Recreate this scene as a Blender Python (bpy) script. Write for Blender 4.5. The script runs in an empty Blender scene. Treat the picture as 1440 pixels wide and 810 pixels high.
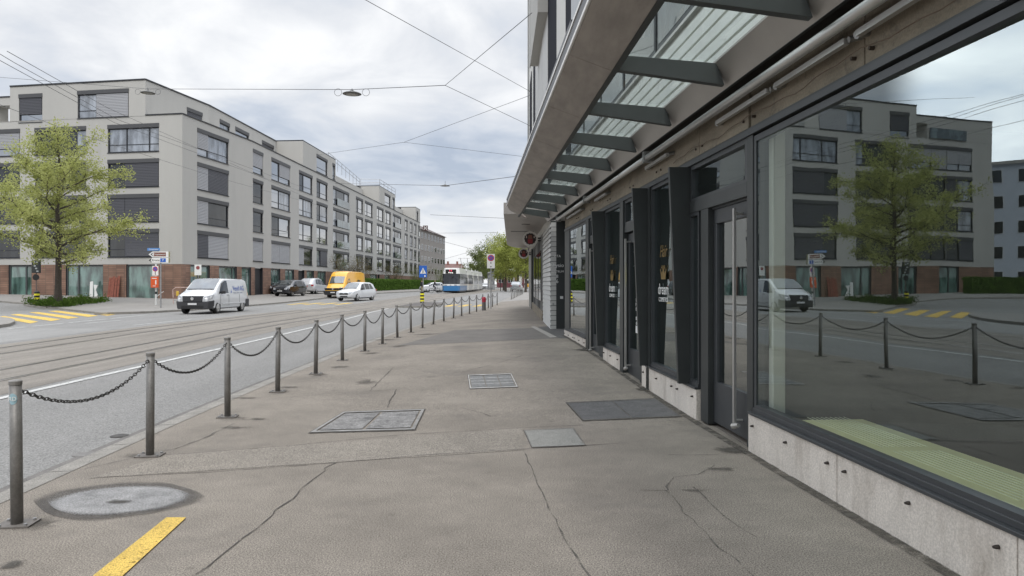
import bpy, bmesh, math, random
from mathutils import Vector, Matrix
R = math.radians
random.seed(7)
sc = bpy.context.scene
COL = sc.collection

# ------------------------------------------------------------------ camera, sky, sun, exposure
cam_d = bpy.data.cameras.new("camera"); cam = bpy.data.objects.new("camera", cam_d); COL.objects.link(cam)
cam.location = (0, 0, 1.58); cam.rotation_euler = (R(90), 0, 0)
cam_d.sensor_width = 36; cam_d.lens = 25.0; cam_d.shift_y = -6 / 1440
cam_d.clip_start = 0.05; cam_d.clip_end = 5000
sc.camera = cam
sc.view_settings.view_transform = 'Standard'; sc.view_settings.look = 'None'
sc.view_settings.gamma = 1; sc.view_settings.use_curve_mapping = False
sc.view_settings.exposure = 0.5
SUN_EL, SUN_AZ = 52, 176       # overcast: one very soft sun
world = bpy.data.worlds.new("World"); sc.world = world; world.use_nodes = True
def make_world():
    nt = world.node_tree; N = nt.nodes; L = nt.links; N.clear()
    out = N.new('ShaderNodeOutputWorld'); bg = N.new('ShaderNodeBackground'); bg.inputs[1].default_value = 0.1
    sky = N.new('ShaderNodeTexSky'); sky.sky_type = 'NISHITA'; sky.sun_disc = False
    sky.sun_elevation = R(SUN_EL); sky.sun_rotation = R(SUN_AZ); sky.air_density = 1.0; sky.dust_density = 2.0
    tc = N.new('ShaderNodeTexCoord'); sep = N.new('ShaderNodeSeparateXYZ'); L.new(tc.outputs['Generated'], sep.inputs[0])
    # project the direction on a cloud layer
    mx = N.new('ShaderNodeMath'); mx.operation = 'MAXIMUM'; L.new(sep.outputs['Z'], mx.inputs[0]); mx.inputs[1].default_value = 0.0
    ad = N.new('ShaderNodeMath'); ad.operation = 'ADD'; L.new(mx.outputs[0], ad.inputs[0]); ad.inputs[1].default_value = 0.22
    dv = N.new('ShaderNodeVectorMath'); dv.operation = 'DIVIDE'
    cb = N.new('ShaderNodeCombineXYZ')
    for i in range(3): L.new(ad.outputs[0], cb.inputs[i])
    L.new(tc.outputs['Generated'], dv.inputs[0]); L.new(cb.outputs[0], dv.inputs[1])
    def noise(scale, det, rough, off, dist=0.0):
        mp = N.new('ShaderNodeMapping'); mp.inputs['Location'].default_value = off
        L.new(dv.outputs[0], mp.inputs[0])
        n = N.new('ShaderNodeTexNoise'); n.inputs['Scale'].default_value = scale; n.inputs['Detail'].default_value = det
        n.inputs['Roughness'].default_value = rough; n.inputs['Distortion'].default_value = dist
        L.new(mp.outputs[0], n.inputs[0]); return n
    n1 = noise(1.1, 7, 0.5, (3.1, 1.7, 0.4), 0.5)
    n2 = noise(3.0, 8, 0.55, (7.3, 2.2, 1.0), 0.4)
    add = N.new('ShaderNodeMix'); add.data_type = 'FLOAT'; add.inputs[0].default_value = 0.38
    L.new(n1.outputs[0], add.inputs[2]); L.new(n2.outputs[0], add.inputs[3])
    zb = N.new('ShaderNodeValToRGB'); L.new(sep.outputs['Z'], zb.inputs[0]); zc = zb.color_ramp; zc.interpolation = 'EASE'
    zc.elements[0].position = 0.0; zc.elements[0].color = (.8, .8, .8, 1); zc.elements[1].position = 1.0; zc.elements[1].color = (.5, .5, .5, 1)
    for p_, v_ in ((.09, .68), (.17, .22), (.25, .74), (.31, .66), (.40, .40), (.6, .5)):
        q_ = zc.elements.new(p_); q_.color = (v_, v_, v_, 1)
    az0 = N.new('ShaderNodeMath'); az0.operation = 'ARCTAN2'; L.new(sep.outputs['X'], az0.inputs[0]); L.new(sep.outputs['Y'], az0.inputs[1])
    am = N.new('ShaderNodeMapRange'); am.interpolation_type = 'SMOOTHSTEP'; L.new(az0.outputs[0], am.inputs[0]); am.inputs[1].default_value = -.55; am.inputs[2].default_value = -.12; am.inputs[3].default_value = .08; am.inputs[4].default_value = .22
    sb = N.new('ShaderNodeMath'); sb.operation = 'SUBTRACT'; L.new(zb.outputs[0], sb.inputs[0]); sb.inputs[1].default_value = .5
    ml = N.new('ShaderNodeMath'); ml.operation = 'MULTIPLY_ADD'; L.new(sb.outputs[0], ml.inputs[0]); L.new(am.outputs[0], ml.inputs[1]); L.new(add.outputs[0], ml.inputs[2])
    ramp = N.new('ShaderNodeValToRGB'); L.new(ml.outputs[0], ramp.inputs[0])
    e = ramp.color_ramp.elements
    e[0].position = 0.38; e[0].color = (0.43, 0.49, 0.59, 1)
    e[1].position = 0.635; e[1].color = (0.93, 0.935, 0.94, 1)
    k = e.new(0.46); k.color = (0.58, 0.625, 0.70, 1)
    k = e.new(0.545); k.color = (0.735, 0.755, 0.79, 1)
    # overcast sky: brighter towards the zenith
    lum = N.new('ShaderNodeMapRange'); lum.interpolation_type = 'SMOOTHSTEP'; L.new(sep.outputs['Z'], lum.inputs[0])
    lum.inputs[1].default_value = 0.33; lum.inputs[2].default_value = 1.0; lum.inputs[3].default_value = 8.0; lum.inputs[4].default_value = 26.0
    # unseen bright sky patch, added left of the view to lighten the window reflection
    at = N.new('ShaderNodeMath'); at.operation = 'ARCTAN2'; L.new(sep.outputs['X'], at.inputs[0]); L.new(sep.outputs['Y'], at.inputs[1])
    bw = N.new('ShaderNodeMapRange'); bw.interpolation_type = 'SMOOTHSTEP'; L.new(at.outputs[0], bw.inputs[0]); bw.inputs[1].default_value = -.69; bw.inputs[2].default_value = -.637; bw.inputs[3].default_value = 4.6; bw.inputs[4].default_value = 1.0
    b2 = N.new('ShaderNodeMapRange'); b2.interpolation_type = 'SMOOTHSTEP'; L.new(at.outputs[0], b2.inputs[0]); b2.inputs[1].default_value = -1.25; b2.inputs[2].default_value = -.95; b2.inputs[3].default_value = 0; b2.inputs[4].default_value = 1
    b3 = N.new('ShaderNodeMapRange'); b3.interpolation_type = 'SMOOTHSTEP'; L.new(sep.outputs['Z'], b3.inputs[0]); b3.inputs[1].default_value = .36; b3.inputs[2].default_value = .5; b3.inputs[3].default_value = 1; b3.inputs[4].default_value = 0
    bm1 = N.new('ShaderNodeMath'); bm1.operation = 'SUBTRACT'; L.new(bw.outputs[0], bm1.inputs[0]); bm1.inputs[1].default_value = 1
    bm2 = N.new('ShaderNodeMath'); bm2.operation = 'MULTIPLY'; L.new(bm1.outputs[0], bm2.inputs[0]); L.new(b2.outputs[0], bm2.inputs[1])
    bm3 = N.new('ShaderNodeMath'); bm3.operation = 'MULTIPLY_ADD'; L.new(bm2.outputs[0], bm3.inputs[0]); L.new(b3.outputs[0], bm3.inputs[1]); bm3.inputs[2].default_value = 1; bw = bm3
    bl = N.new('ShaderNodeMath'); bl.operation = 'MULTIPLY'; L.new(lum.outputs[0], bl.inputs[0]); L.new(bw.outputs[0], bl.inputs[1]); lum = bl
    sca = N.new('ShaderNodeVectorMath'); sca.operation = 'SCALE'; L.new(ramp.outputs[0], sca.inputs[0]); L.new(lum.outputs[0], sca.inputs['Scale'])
    mix = N.new('ShaderNodeMix'); mix.data_type = 'RGBA'; mix.inputs[0].default_value = 0.93
    L.new(sky.outputs[0], mix.inputs[6]); L.new(sca.outputs[0], mix.inputs[7])
    # bright gap low above the horizon
    hz = N.new('ShaderNodeMapRange'); hz.interpolation_type = 'SMOOTHSTEP'; L.new(sep.outputs['Z'], hz.inputs[0])
    hz.inputs[1].default_value = 0.0; hz.inputs[2].default_value = 0.14; hz.inputs[3].default_value = 0.75; hz.inputs[4].default_value = 0.0
    m2 = N.new('ShaderNodeMix'); m2.data_type = 'RGBA'; L.new(hz.outputs[0], m2.inputs[0]); L.new(mix.outputs[2], m2.inputs[6])
    m2.inputs[7].default_value = (6.9, 7.0, 7.1, 1)
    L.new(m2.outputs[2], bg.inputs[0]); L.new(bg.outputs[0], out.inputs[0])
make_world()
sun_d = bpy.data.lights.new("sun", 'SUN'); sun_d.energy = 1.1; sun_d.angle = R(25); sun_d.color = (1, 0.96, 0.9)
sun = bpy.data.objects.new("sun", sun_d); COL.objects.link(sun)
_a = R(SUN_AZ)
_dir = Vector((math.sin(_a) * math.cos(R(SUN_EL)), math.cos(_a) * math.cos(R(SUN_EL)), math.sin(R(SUN_EL))))
sun.rotation_euler = _dir.to_track_quat('Z', 'Y').to_euler()

# ------------------------------------------------------------------ materials
MATS = {}
def mat(name, col, rough=0.7, metal=0.0, var=0.0, vscale=2.0, speck=0.0, sscale=120.0, bump=0.0, bscale=60.0, spec=0.5, col2=None, coat=0.0, stretch=None, dirt=None, spots=0.0, wear=None):
    """plain principled surface with world-scale procedural variation"""
    if name in MATS: return MATS[name]
    m = bpy.data.materials.new(name); m.use_nodes = True; MATS[name] = m
    nt = m.node_tree; N = nt.nodes; L = nt.links
    b = N['Principled BSDF']; b.inputs['Roughness'].default_value = rough; b.inputs['Metallic'].default_value = metal
    b.inputs['Specular IOR Level'].default_value = spec; b.inputs['Coat Weight'].default_value = coat; b.inputs['Coat Roughness'].default_value = 0.05
    b.inputs['Base Color'].default_value = (*col, 1)
    src = None
    geo = N.new('ShaderNodeNewGeometry'); vec = geo.outputs['Position']
    if stretch:
        mp = N.new('ShaderNodeMapping'); mp.inputs['Scale'].default_value = stretch; L.new(vec, mp.inputs[0]); vec2 = mp.outputs[0]
    else: vec2 = vec
    if var > 0:
        n = N.new('ShaderNodeTexNoise'); n.inputs['Scale'].default_value = vscale; n.inputs['Detail'].default_value = 6; n.inputs['Roughness'].default_value = .62
        L.new(vec2, n.inputs[0])
        r = N.new('ShaderNodeValToRGB'); L.new(n.outputs[0], r.inputs[0])
        c2 = col2 or tuple(c * (1 - var) for c in col)
        c1 = tuple(min(1, c * (1 + var * .6)) for c in col)
        r.color_ramp.elements[0].position = .32; r.color_ramp.elements[0].color = (*c2, 1)
        r.color_ramp.elements[1].position = .68; r.color_ramp.elements[1].color = (*c1, 1)
        src = r.outputs[0]
    if speck > 0:
        n = N.new('ShaderNodeTexNoise'); n.inputs['Scale'].default_value = sscale; n.inputs['Detail'].default_value = 3; n.inputs['Roughness'].default_value = .7
        L.new(vec, n.inputs[0])
        mr = N.new('ShaderNodeMapRange'); L.new(n.outputs[0], mr.inputs[0]); mr.inputs[1].default_value = .38; mr.inputs[2].default_value = .62
        mr.inputs[3].default_value = 1 - speck; mr.inputs[4].default_value = 1 + speck
        vm = N.new('ShaderNodeVectorMath'); vm.operation = 'SCALE'
        if src: L.new(src, vm.inputs[0])
        else: vm.inputs[0].default_value = col
        L.new(mr.outputs[0], vm.inputs['Scale']); src = vm.outputs[0]
    if dirt:   # (colour, scale, threshold, softness, amount)
        n = N.new('ShaderNodeTexNoise'); n.inputs['Scale'].default_value = dirt[1]; n.inputs['Detail'].default_value = 8; n.inputs['Roughness'].default_value = .7
        L.new(vec2, n.inputs[0])
        mr = N.new('ShaderNodeMapRange'); L.new(n.outputs[0], mr.inputs[0]); mr.inputs[1].default_value = dirt[2]; mr.inputs[2].default_value = dirt[2] + dirt[3]
        mr.inputs[3].default_value = 0; mr.inputs[4].default_value = dirt[4]
        mm = N.new('ShaderNodeMix'); mm.data_type = 'RGBA'; L.new(mr.outputs[0], mm.inputs[0])
        if src: L.new(src, mm.inputs[6])
        else: mm.inputs[6].default_value = (*col, 1)
        mm.inputs[7].default_value = (*dirt[0], 1); src = mm.outputs[2]
    if spots:      # trodden gum and oil spots of irregular size, mottled ageing
        vo = N.new('ShaderNodeTexVoronoi'); vo.inputs['Scale'].default_value = 1.9; L.new(vec, vo.inputs[0])
        sp_ = N.new('ShaderNodeSeparateColor'); L.new(vo.outputs['Color'], sp_.inputs[0])
        th = N.new('ShaderNodeMath'); th.operation = 'MULTIPLY'; L.new(sp_.outputs[0], th.inputs[0]); th.inputs[1].default_value = .075
        df = N.new('ShaderNodeMath'); df.operation = 'SUBTRACT'; L.new(vo.outputs['Distance'], df.inputs[0]); L.new(th.outputs[0], df.inputs[1])
        mr = N.new('ShaderNodeMapRange'); L.new(df.outputs[0], mr.inputs[0]); mr.inputs[1].default_value = -.02; mr.inputs[2].default_value = .02; mr.inputs[3].default_value = 1 - spots; mr.inputs[4].default_value = 1
        n5 = N.new('ShaderNodeTexNoise'); n5.inputs['Scale'].default_value = 4.5; n5.inputs['Detail'].default_value = 9; n5.inputs['Roughness'].default_value = .75; L.new(vec, n5.inputs[0])
        m5 = N.new('ShaderNodeMapRange'); L.new(n5.outputs[0], m5.inputs[0]); m5.inputs[1].default_value = .3; m5.inputs[2].default_value = .7; m5.inputs[3].default_value = .89; m5.inputs[4].default_value = 1.11
        mm2 = N.new('ShaderNodeMath'); mm2.operation = 'MULTIPLY'; L.new(mr.outputs[0], mm2.inputs[0]); L.new(m5.outputs[0], mm2.inputs[1])
        vs = N.new('ShaderNodeVectorMath'); vs.operation = 'SCALE'; L.new(src, vs.inputs[0]); L.new(mm2.outputs[0], vs.inputs['Scale']); src = vs.outputs[0]
    if wear:       # (scale, from, to): worn-away places let the surface below show through
        n6 = N.new('ShaderNodeTexNoise'); n6.inputs['Scale'].default_value = wear[0]; n6.inputs['Detail'].default_value = 8; n6.inputs['Roughness'].default_value = .7; L.new(vec, n6.inputs[0])
        m6 = N.new('ShaderNodeMapRange'); L.new(n6.outputs[0], m6.inputs[0]); m6.inputs[1].default_value = wear[1]; m6.inputs[2].default_value = wear[2]; L.new(m6.outputs[0], b.inputs['Alpha'])
    if src: L.new(src, b.inputs['Base Color'])
    if bump > 0:
        n = N.new('ShaderNodeTexNoise'); n.inputs['Scale'].default_value = bscale; n.inputs['Detail'].default_value = 4
        L.new(vec, n.inputs[0]); bp = N.new('ShaderNodeBump'); bp.inputs['Strength'].default_value = bump; bp.inputs['Distance'].default_value = .01
        L.new(n.outputs[0], bp.inputs['Height']); L.new(bp.outputs[0], b.inputs['Normal'])
    return m

def fres(N, L, refl):
    """two-sided Schlick reflectance plus a constant"""
    lw = N.new('ShaderNodeLayerWeight'); lw.inputs[0].default_value = .5
    p = N.new('ShaderNodeMath'); p.operation = 'POWER'; L.new(lw.outputs['Facing'], p.inputs[0]); p.inputs[1].default_value = 5
    a = N.new('ShaderNodeMath'); a.operation = 'MULTIPLY_ADD'; a.use_clamp = True; L.new(p.outputs[0], a.inputs[0]); a.inputs[1].default_value = .92 - refl; a.inputs[2].default_value = .05 + refl
    return a.outputs[0]
def glass_mat(name, refl, tint=(.85, .95, .92), rough=0.0, refl_tint=(1, 1, 1)):
    if name in MATS: return MATS[name]
    m = bpy.data.materials.new(name); m.use_nodes = True; MATS[name] = m
    nt = m.node_tree; N = nt.nodes; L = nt.links; N.clear()
    o = N.new('ShaderNodeOutputMaterial'); t = N.new('ShaderNodeBsdfTransparent'); t.inputs[0].default_value = (*tint, 1)
    g = N.new('ShaderNodeBsdfGlossy'); g.inputs['Roughness'].default_value = rough; g.inputs[0].default_value = (*refl_tint, 1)
    gg = N.new('ShaderNodeNewGeometry'); gn = N.new('ShaderNodeTexNoise'); gn.inputs['Scale'].default_value = 1.3; gn.inputs['Detail'].default_value = 1; L.new(gg.outputs['Position'], gn.inputs[0])
    gb = N.new('ShaderNodeBump'); gb.inputs['Strength'].default_value = 1; gb.inputs['Distance'].default_value = .0012; L.new(gn.outputs[0], gb.inputs['Height']); L.new(gb.outputs[0], g.inputs['Normal'])
    fo = fres(N, L, refl)
    mx = N.new('ShaderNodeMixShader'); L.new(fo, mx.inputs[0]); L.new(t.outputs[0], mx.inputs[1]); L.new(g.outputs[0], mx.inputs[2])
    L.new(mx.outputs[0], o.inputs[0]); return m

def pane_mat(name, base, refl, rough=0.03):
    """opaque window pane: dark room behind it plus a mirror-like coat"""
    if name in MATS: return MATS[name]
    m = bpy.data.materials.new(name); m.use_nodes = True; MATS[name] = m
    nt = m.node_tree; N = nt.nodes; L = nt.links; N.clear()
    o = N.new('ShaderNodeOutputMaterial'); t = N.new('ShaderNodeBsdfDiffuse')
    geo = N.new('ShaderNodeNewGeometry'); n = N.new('ShaderNodeTexNoise'); n.inputs['Scale'].default_value = 1.1; n.inputs['Detail'].default_value = 5
    mp = N.new('ShaderNodeMapping'); mp.inputs['Scale'].default_value = (1.6, 1.6, .5); L.new(geo.outputs['Position'], mp.inputs[0]); L.new(mp.outputs[0], n.inputs[0])
    r = N.new('ShaderNodeValToRGB'); L.new(n.outputs[0], r.inputs[0])
    r.color_ramp.elements[0].position = .4; r.color_ramp.elements[0].color = (*[c * .45 for c in base], 1)
    r.color_ramp.elements[1].position = .62; r.color_ramp.elements[1].color = (*[c * 1.5 for c in base], 1)
    L.new(r.outputs[0], t.inputs[0])
    g = N.new('ShaderNodeBsdfGlossy'); g.inputs['Roughness'].default_value = rough
    gg = N.new('ShaderNodeNewGeometry'); gn = N.new('ShaderNodeTexNoise'); gn.inputs['Scale'].default_value = 1.3; gn.inputs['Detail'].default_value = 1; L.new(gg.outputs['Position'], gn.inputs[0])
    gb = N.new('ShaderNodeBump'); gb.inputs['Strength'].default_value = 1; gb.inputs['Distance'].default_value = .0012; L.new(gn.outputs[0], gb.inputs['Height']); L.new(gb.outputs[0], g.inputs['Normal'])
    fo = fres(N, L, refl)
    mx = N.new('ShaderNodeMixShader'); L.new(fo, mx.inputs[0]); L.new(t.outputs[0], mx.inputs[1]); L.new(g.outputs[0], mx.inputs[2])
    L.new(mx.outputs[0], o.inputs[0]); return m

def leaf_mat(name, c1, c2, trans=.35):
    if name in MATS: return MATS[name]
    m = bpy.data.materials.new(name); m.use_nodes = True; MATS[name] = m
    nt = m.node_tree; N = nt.nodes; L = nt.links; N.clear()
    o = N.new('ShaderNodeOutputMaterial'); d = N.new('ShaderNodeBsdfDiffuse'); t = N.new('ShaderNodeBsdfTranslucent')
    geo = N.new('ShaderNodeNewGeometry'); n = N.new('ShaderNodeTexNoise'); n.inputs['Scale'].default_value = 1.3; n.inputs['Detail'].default_value = 6
    n.inputs['Roughness'].default_value = .75
    L.new(geo.outputs['Position'], n.inputs[0])
    r = N.new('ShaderNodeValToRGB'); L.new(n.outputs[0], r.inputs[0])
    r.color_ramp.elements[0].position = .35; r.color_ramp.elements[0].color = (*c1, 1)
    r.color_ramp.elements[1].position = .65; r.color_ramp.elements[1].color = (*c2, 1)
    L.new(r.outputs[0], d.inputs[0]); L.new(r.outputs[0], t.inputs[0])
    mx = N.new('ShaderNodeMixShader'); mx.inputs[0].default_value = trans
    L.new(d.outputs[0], mx.inputs[1]); L.new(t.outputs[0], mx.inputs[2]); L.new(mx.outputs[0], o.inputs[0]); return m

def emit_mat(name, col, s):
    if name in MATS: return MATS[name]
    m = bpy.data.materials.new(name); m.use_nodes = True; MATS[name] = m
    b = m.node_tree.nodes['Principled BSDF']; b.inputs['Base Color'].default_value = (*col, 1)
    b.inputs['Emission Color'].default_value = (*col, 1); b.inputs['Emission Strength'].default_value = s; return m

def tile_mat(name, c1, c2, mortar, sx, sz):
    """brick / clapboard pattern for vertical walls in either direction"""
    if name in MATS: return MATS[name]
    m = bpy.data.materials.new(name); m.use_nodes = True; MATS[name] = m
    nt = m.node_tree; N = nt.nodes; L = nt.links; b = N['Principled BSDF']; b.inputs['Roughness'].default_value = .75
    geo = N.new('ShaderNodeNewGeometry'); sp = N.new('ShaderNodeSeparateXYZ'); L.new(geo.outputs['Position'], sp.inputs[0])
    ad = N.new('ShaderNodeMath'); L.new(sp.outputs[0], ad.inputs[0]); L.new(sp.outputs[1], ad.inputs[1])
    cb = N.new('ShaderNodeCombineXYZ'); L.new(ad.outputs[0], cb.inputs[0]); L.new(sp.outputs[2], cb.inputs[1])
    br = N.new('ShaderNodeTexBrick'); L.new(cb.outputs[0], br.inputs[0])
    br.inputs['Color1'].default_value = (*c1, 1); br.inputs['Color2'].default_value = (*c2, 1); br.inputs['Mortar'].default_value = (*mortar, 1)
    br.inputs['Scale'].default_value = 1; br.inputs['Brick Width'].default_value = sx; br.inputs['Row Height'].default_value = sz
    br.inputs['Mortar Size'].default_value = .018; br.offset = 0
    n = N.new('ShaderNodeTexNoise'); n.inputs['Scale'].default_value = .8; L.new(geo.outputs['Position'], n.inputs[0])
    vm = N.new('ShaderNodeVectorMath'); vm.operation = 'SCALE'; L.new(br.outputs[0], vm.inputs[0])
    mr = N.new('ShaderNodeMapRange'); L.new(n.outputs[0], mr.inputs[0]); mr.inputs[1].default_value = .3; mr.inputs[2].default_value = .7; mr.inputs[3].default_value = .8; mr.inputs[4].default_value = 1.2
    L.new(mr.outputs[0], vm.inputs['Scale']); L.new(vm.outputs[0], b.inputs['Base Color']); return m

ASPH = mat('pavement asphalt', (.232, .206, .175), .93, var=.20, vscale=.7, speck=.55, sscale=110, bump=.06, bscale=200, spec=.25, spots=.22, dirt=((.15, .135, .12), .55, .54, .14, .6))
ASPH_D = mat('dark asphalt patch', (.165, .153, .14), .93, var=.15, vscale=1.5, speck=.3, sscale=95, bump=.5, bscale=140, spec=.25)
ROADM = mat('road asphalt', (.228, .223, .214), .93, var=.12, vscale=.35, speck=.35, sscale=60, bump=.6, bscale=90, spec=.25, stretch=(2.5, .35, 1))
BED = mat('track bed concrete', (.225, .205, .18), .93, var=.2, vscale=.8, speck=.28, sscale=60, bump=.5, bscale=90, spec=.25, stretch=(3.5, .3, 1))
PAVL = mat('plaza paving', (.235, .222, .205), .9, var=.12, vscale=.5, speck=.15, sscale=40)
KERB = mat('kerb granite', (.25, .235, .21), .9, var=.25, vscale=4, speck=.35, sscale=90, bump=.4)
GROUND = mat('far ground', (.14, .14, .12), .95, var=.3, vscale=.02)
WHITE_P = mat('white road paint', (.52, .52, .50), .8, var=.15, vscale=3, speck=.15, sscale=50, dirt=((.25, .25, .24), 3.0, .58, .1, .6), wear=(14, .34, .46))
YEL_P = mat('yellow road paint', (.60, .41, .09), .85, var=.18, vscale=4, speck=.4, sscale=110, dirt=((.3, .22, .08), 5.0, .56, .14, .7), wear=(26, .32, .42))
STEEL = mat('rail steel', (.30, .27, .24), .35, .9, var=.3, vscale=3)
GROOVE = mat('rail groove', (.03, .027, .024), .8)
RENDER = mat('grey render', (.43, .42, .395), .93, var=.05, vscale=.35, speck=.03, sscale=25, dirt=((.37, .362, .34), .5, .54, .2, .6), stretch=(1, 1, .25))
RENDER2 = mat('darker render', (.40, .39, .365), .93, var=.05, vscale=.5)
FRAME = mat('window frame anthracite', (.022, .024, .030), .45)
BOX = mat('blind box', (.085, .085, .088), .55, .3)
BLIND = mat('metal blind', (.36, .36, .37), .5, .3)
BLIND_D = mat('dark blind', (.085, .085, .095), .5, .3)
PANE = pane_mat('window pane', (.06, .065, .075), .60)
PANE_D = pane_mat('dark window pane', (.016, .018, .020), .06)
PANE_C = pane_mat('curtained pane', (.22, .24, .27), .25)
SHOPG = pane_mat('green shop glass', (.10, .165, .145), .12)
BRICK = tile_mat('brown ceramic tile', (.25, .145, .10), (.18, .10, .07), (.12, .085, .065), .62, .16)
DARK = mat('door dark', (.01, .01, .012), .6)
STEELD = mat('dark steel cladding', (.038, .042, .042), .42, .15, var=.12, vscale=2.5, bump=.08, bscale=8)
STEELF = mat('steel window profile', (.058, .062, .066), .4, .3, var=.1, vscale=4)
BEAM = mat('beam paint', (.07, .076, .076), .5, .15, var=.1, vscale=2)
SOFFIT = mat('soffit sheet', (.36, .335, .31), .42, .5, var=.10, vscale=.9, bump=.05, bscale=3)
FASCIA = mat('fascia sheet', (.33, .295, .265), .45, .45, var=.22, vscale=7, stretch=(1, .25, 1), bump=.1, bscale=30, dirt=((.07, .062, .055), 2.2, .55, .2, .6))
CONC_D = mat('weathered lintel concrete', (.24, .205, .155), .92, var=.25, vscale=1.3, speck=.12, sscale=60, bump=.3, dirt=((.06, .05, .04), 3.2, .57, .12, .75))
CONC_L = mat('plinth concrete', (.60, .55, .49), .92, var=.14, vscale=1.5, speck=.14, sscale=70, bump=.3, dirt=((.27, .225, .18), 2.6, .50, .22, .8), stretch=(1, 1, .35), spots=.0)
ALU = mat('aluminium', (.50, .49, .47), .35, .7, var=.08, vscale=3)
ALU_D = mat('dull aluminium', (.30, .30, .29), .4, .6, var=.12, vscale=3)
WIRE = mat('cable', (.11, .11, .115), .7)
POST = mat('post grey paint', (.20, .192, .18), .5, .25, var=.2, vscale=7, speck=.1, sscale=60, bump=.1)
CHAIN = mat('chain steel', (.06, .055, .05), .45, .7, var=.4, vscale=20)
TYRE = mat('tyre', (.015, .015, .015), .8)
BLKP = mat('black plastic', (.02, .02, .022), .55)
WPAINT = mat('white car paint', (.60, .61, .62), .3, 0, coat=.8)
SPAINT = mat('silver car paint', (.42, .43, .45), .3, .5, coat=.8)
BKPAINT = mat('black car paint', (.012, .013, .018), .2, 0, coat=1)
YPAINT = mat('yellow van paint', (.80, .40, .02), .3, 0, coat=.8)
CGLASS = pane_mat('car glass', (.02, .024, .028), .07)
WSHIELD = pane_mat('windscreen glass', (.05, .06, .065), .22)
CHROME = mat('chrome', (.7, .7, .7), .15, 1)
LAMPG = mat('headlamp', (.42, .43, .45), .15, .4, coat=1)
REDL = mat('red lamp', (.4, .015, .015), .3)
PLATE = mat('number plate', (.6, .6, .6), .5)
BARK = mat('bark', (.075, .062, .050), .95, var=.4, vscale=8, bump=.8, bscale=25)
LEAF = leaf_mat('spring leaf', (.25, .275, .08), (.52, .54, .22), .5)
LEAF2 = leaf_mat('bright leaf', (.18, .21, .05), (.37, .40, .11), .45)
LEAF3 = leaf_mat('green leaf', (.085, .11, .04), (.17, .20, .07), .4)
LEAFB = leaf_mat('budding brown twigs', (.07, .055, .035), (.15, .13, .06), .2)
HEDGE = leaf_mat('hedge leaf', (.045, .085, .018), (.10, .17, .035), .25)
GRASS = leaf_mat('ground cover leaf', (.035, .065, .015), (.10, .17, .03), .25)
WHITE = mat('white panel', (.70, .69, .67), .6, var=.06, vscale=2)
CREAM = mat('cream cladding', (.52, .51, .475), .6, var=.07, vscale=1)
SWHITE = mat('sign white', (.72, .72, .70), .45)
SBLUE = mat('sign blue', (.015, .10, .42), .4)
SRED = mat('sign red', (.50, .02, .03), .4)
SBROWN = mat('sign brown', (.16, .045, .025), .4)
SBLACK = mat('sign black', (.012, .012, .012), .45)
SYEL = mat('sign yellow', (.80, .72, .03), .4)
SORANGE = mat('orange red', (.62, .09, .015), .45)
GALV = mat('galvanised', (.33, .33, .33), .45, .6, var=.15, vscale=8)
GOLD = mat('gold film', (.22, .14, .04), .4, .3)
INT = mat('dark interior', (.09, .095, .085), .8, var=.2, vscale=1)
INTF = mat('interior floor', (.05, .045, .04), .5, var=.2, vscale=1)
RADI = mat('convector cover', (.86, .88, .52), .5)
RADS = mat('convector slot', (.75, .80, .62), .5)
COLM = mat('interior column', (.62, .66, .62), .6)

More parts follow.
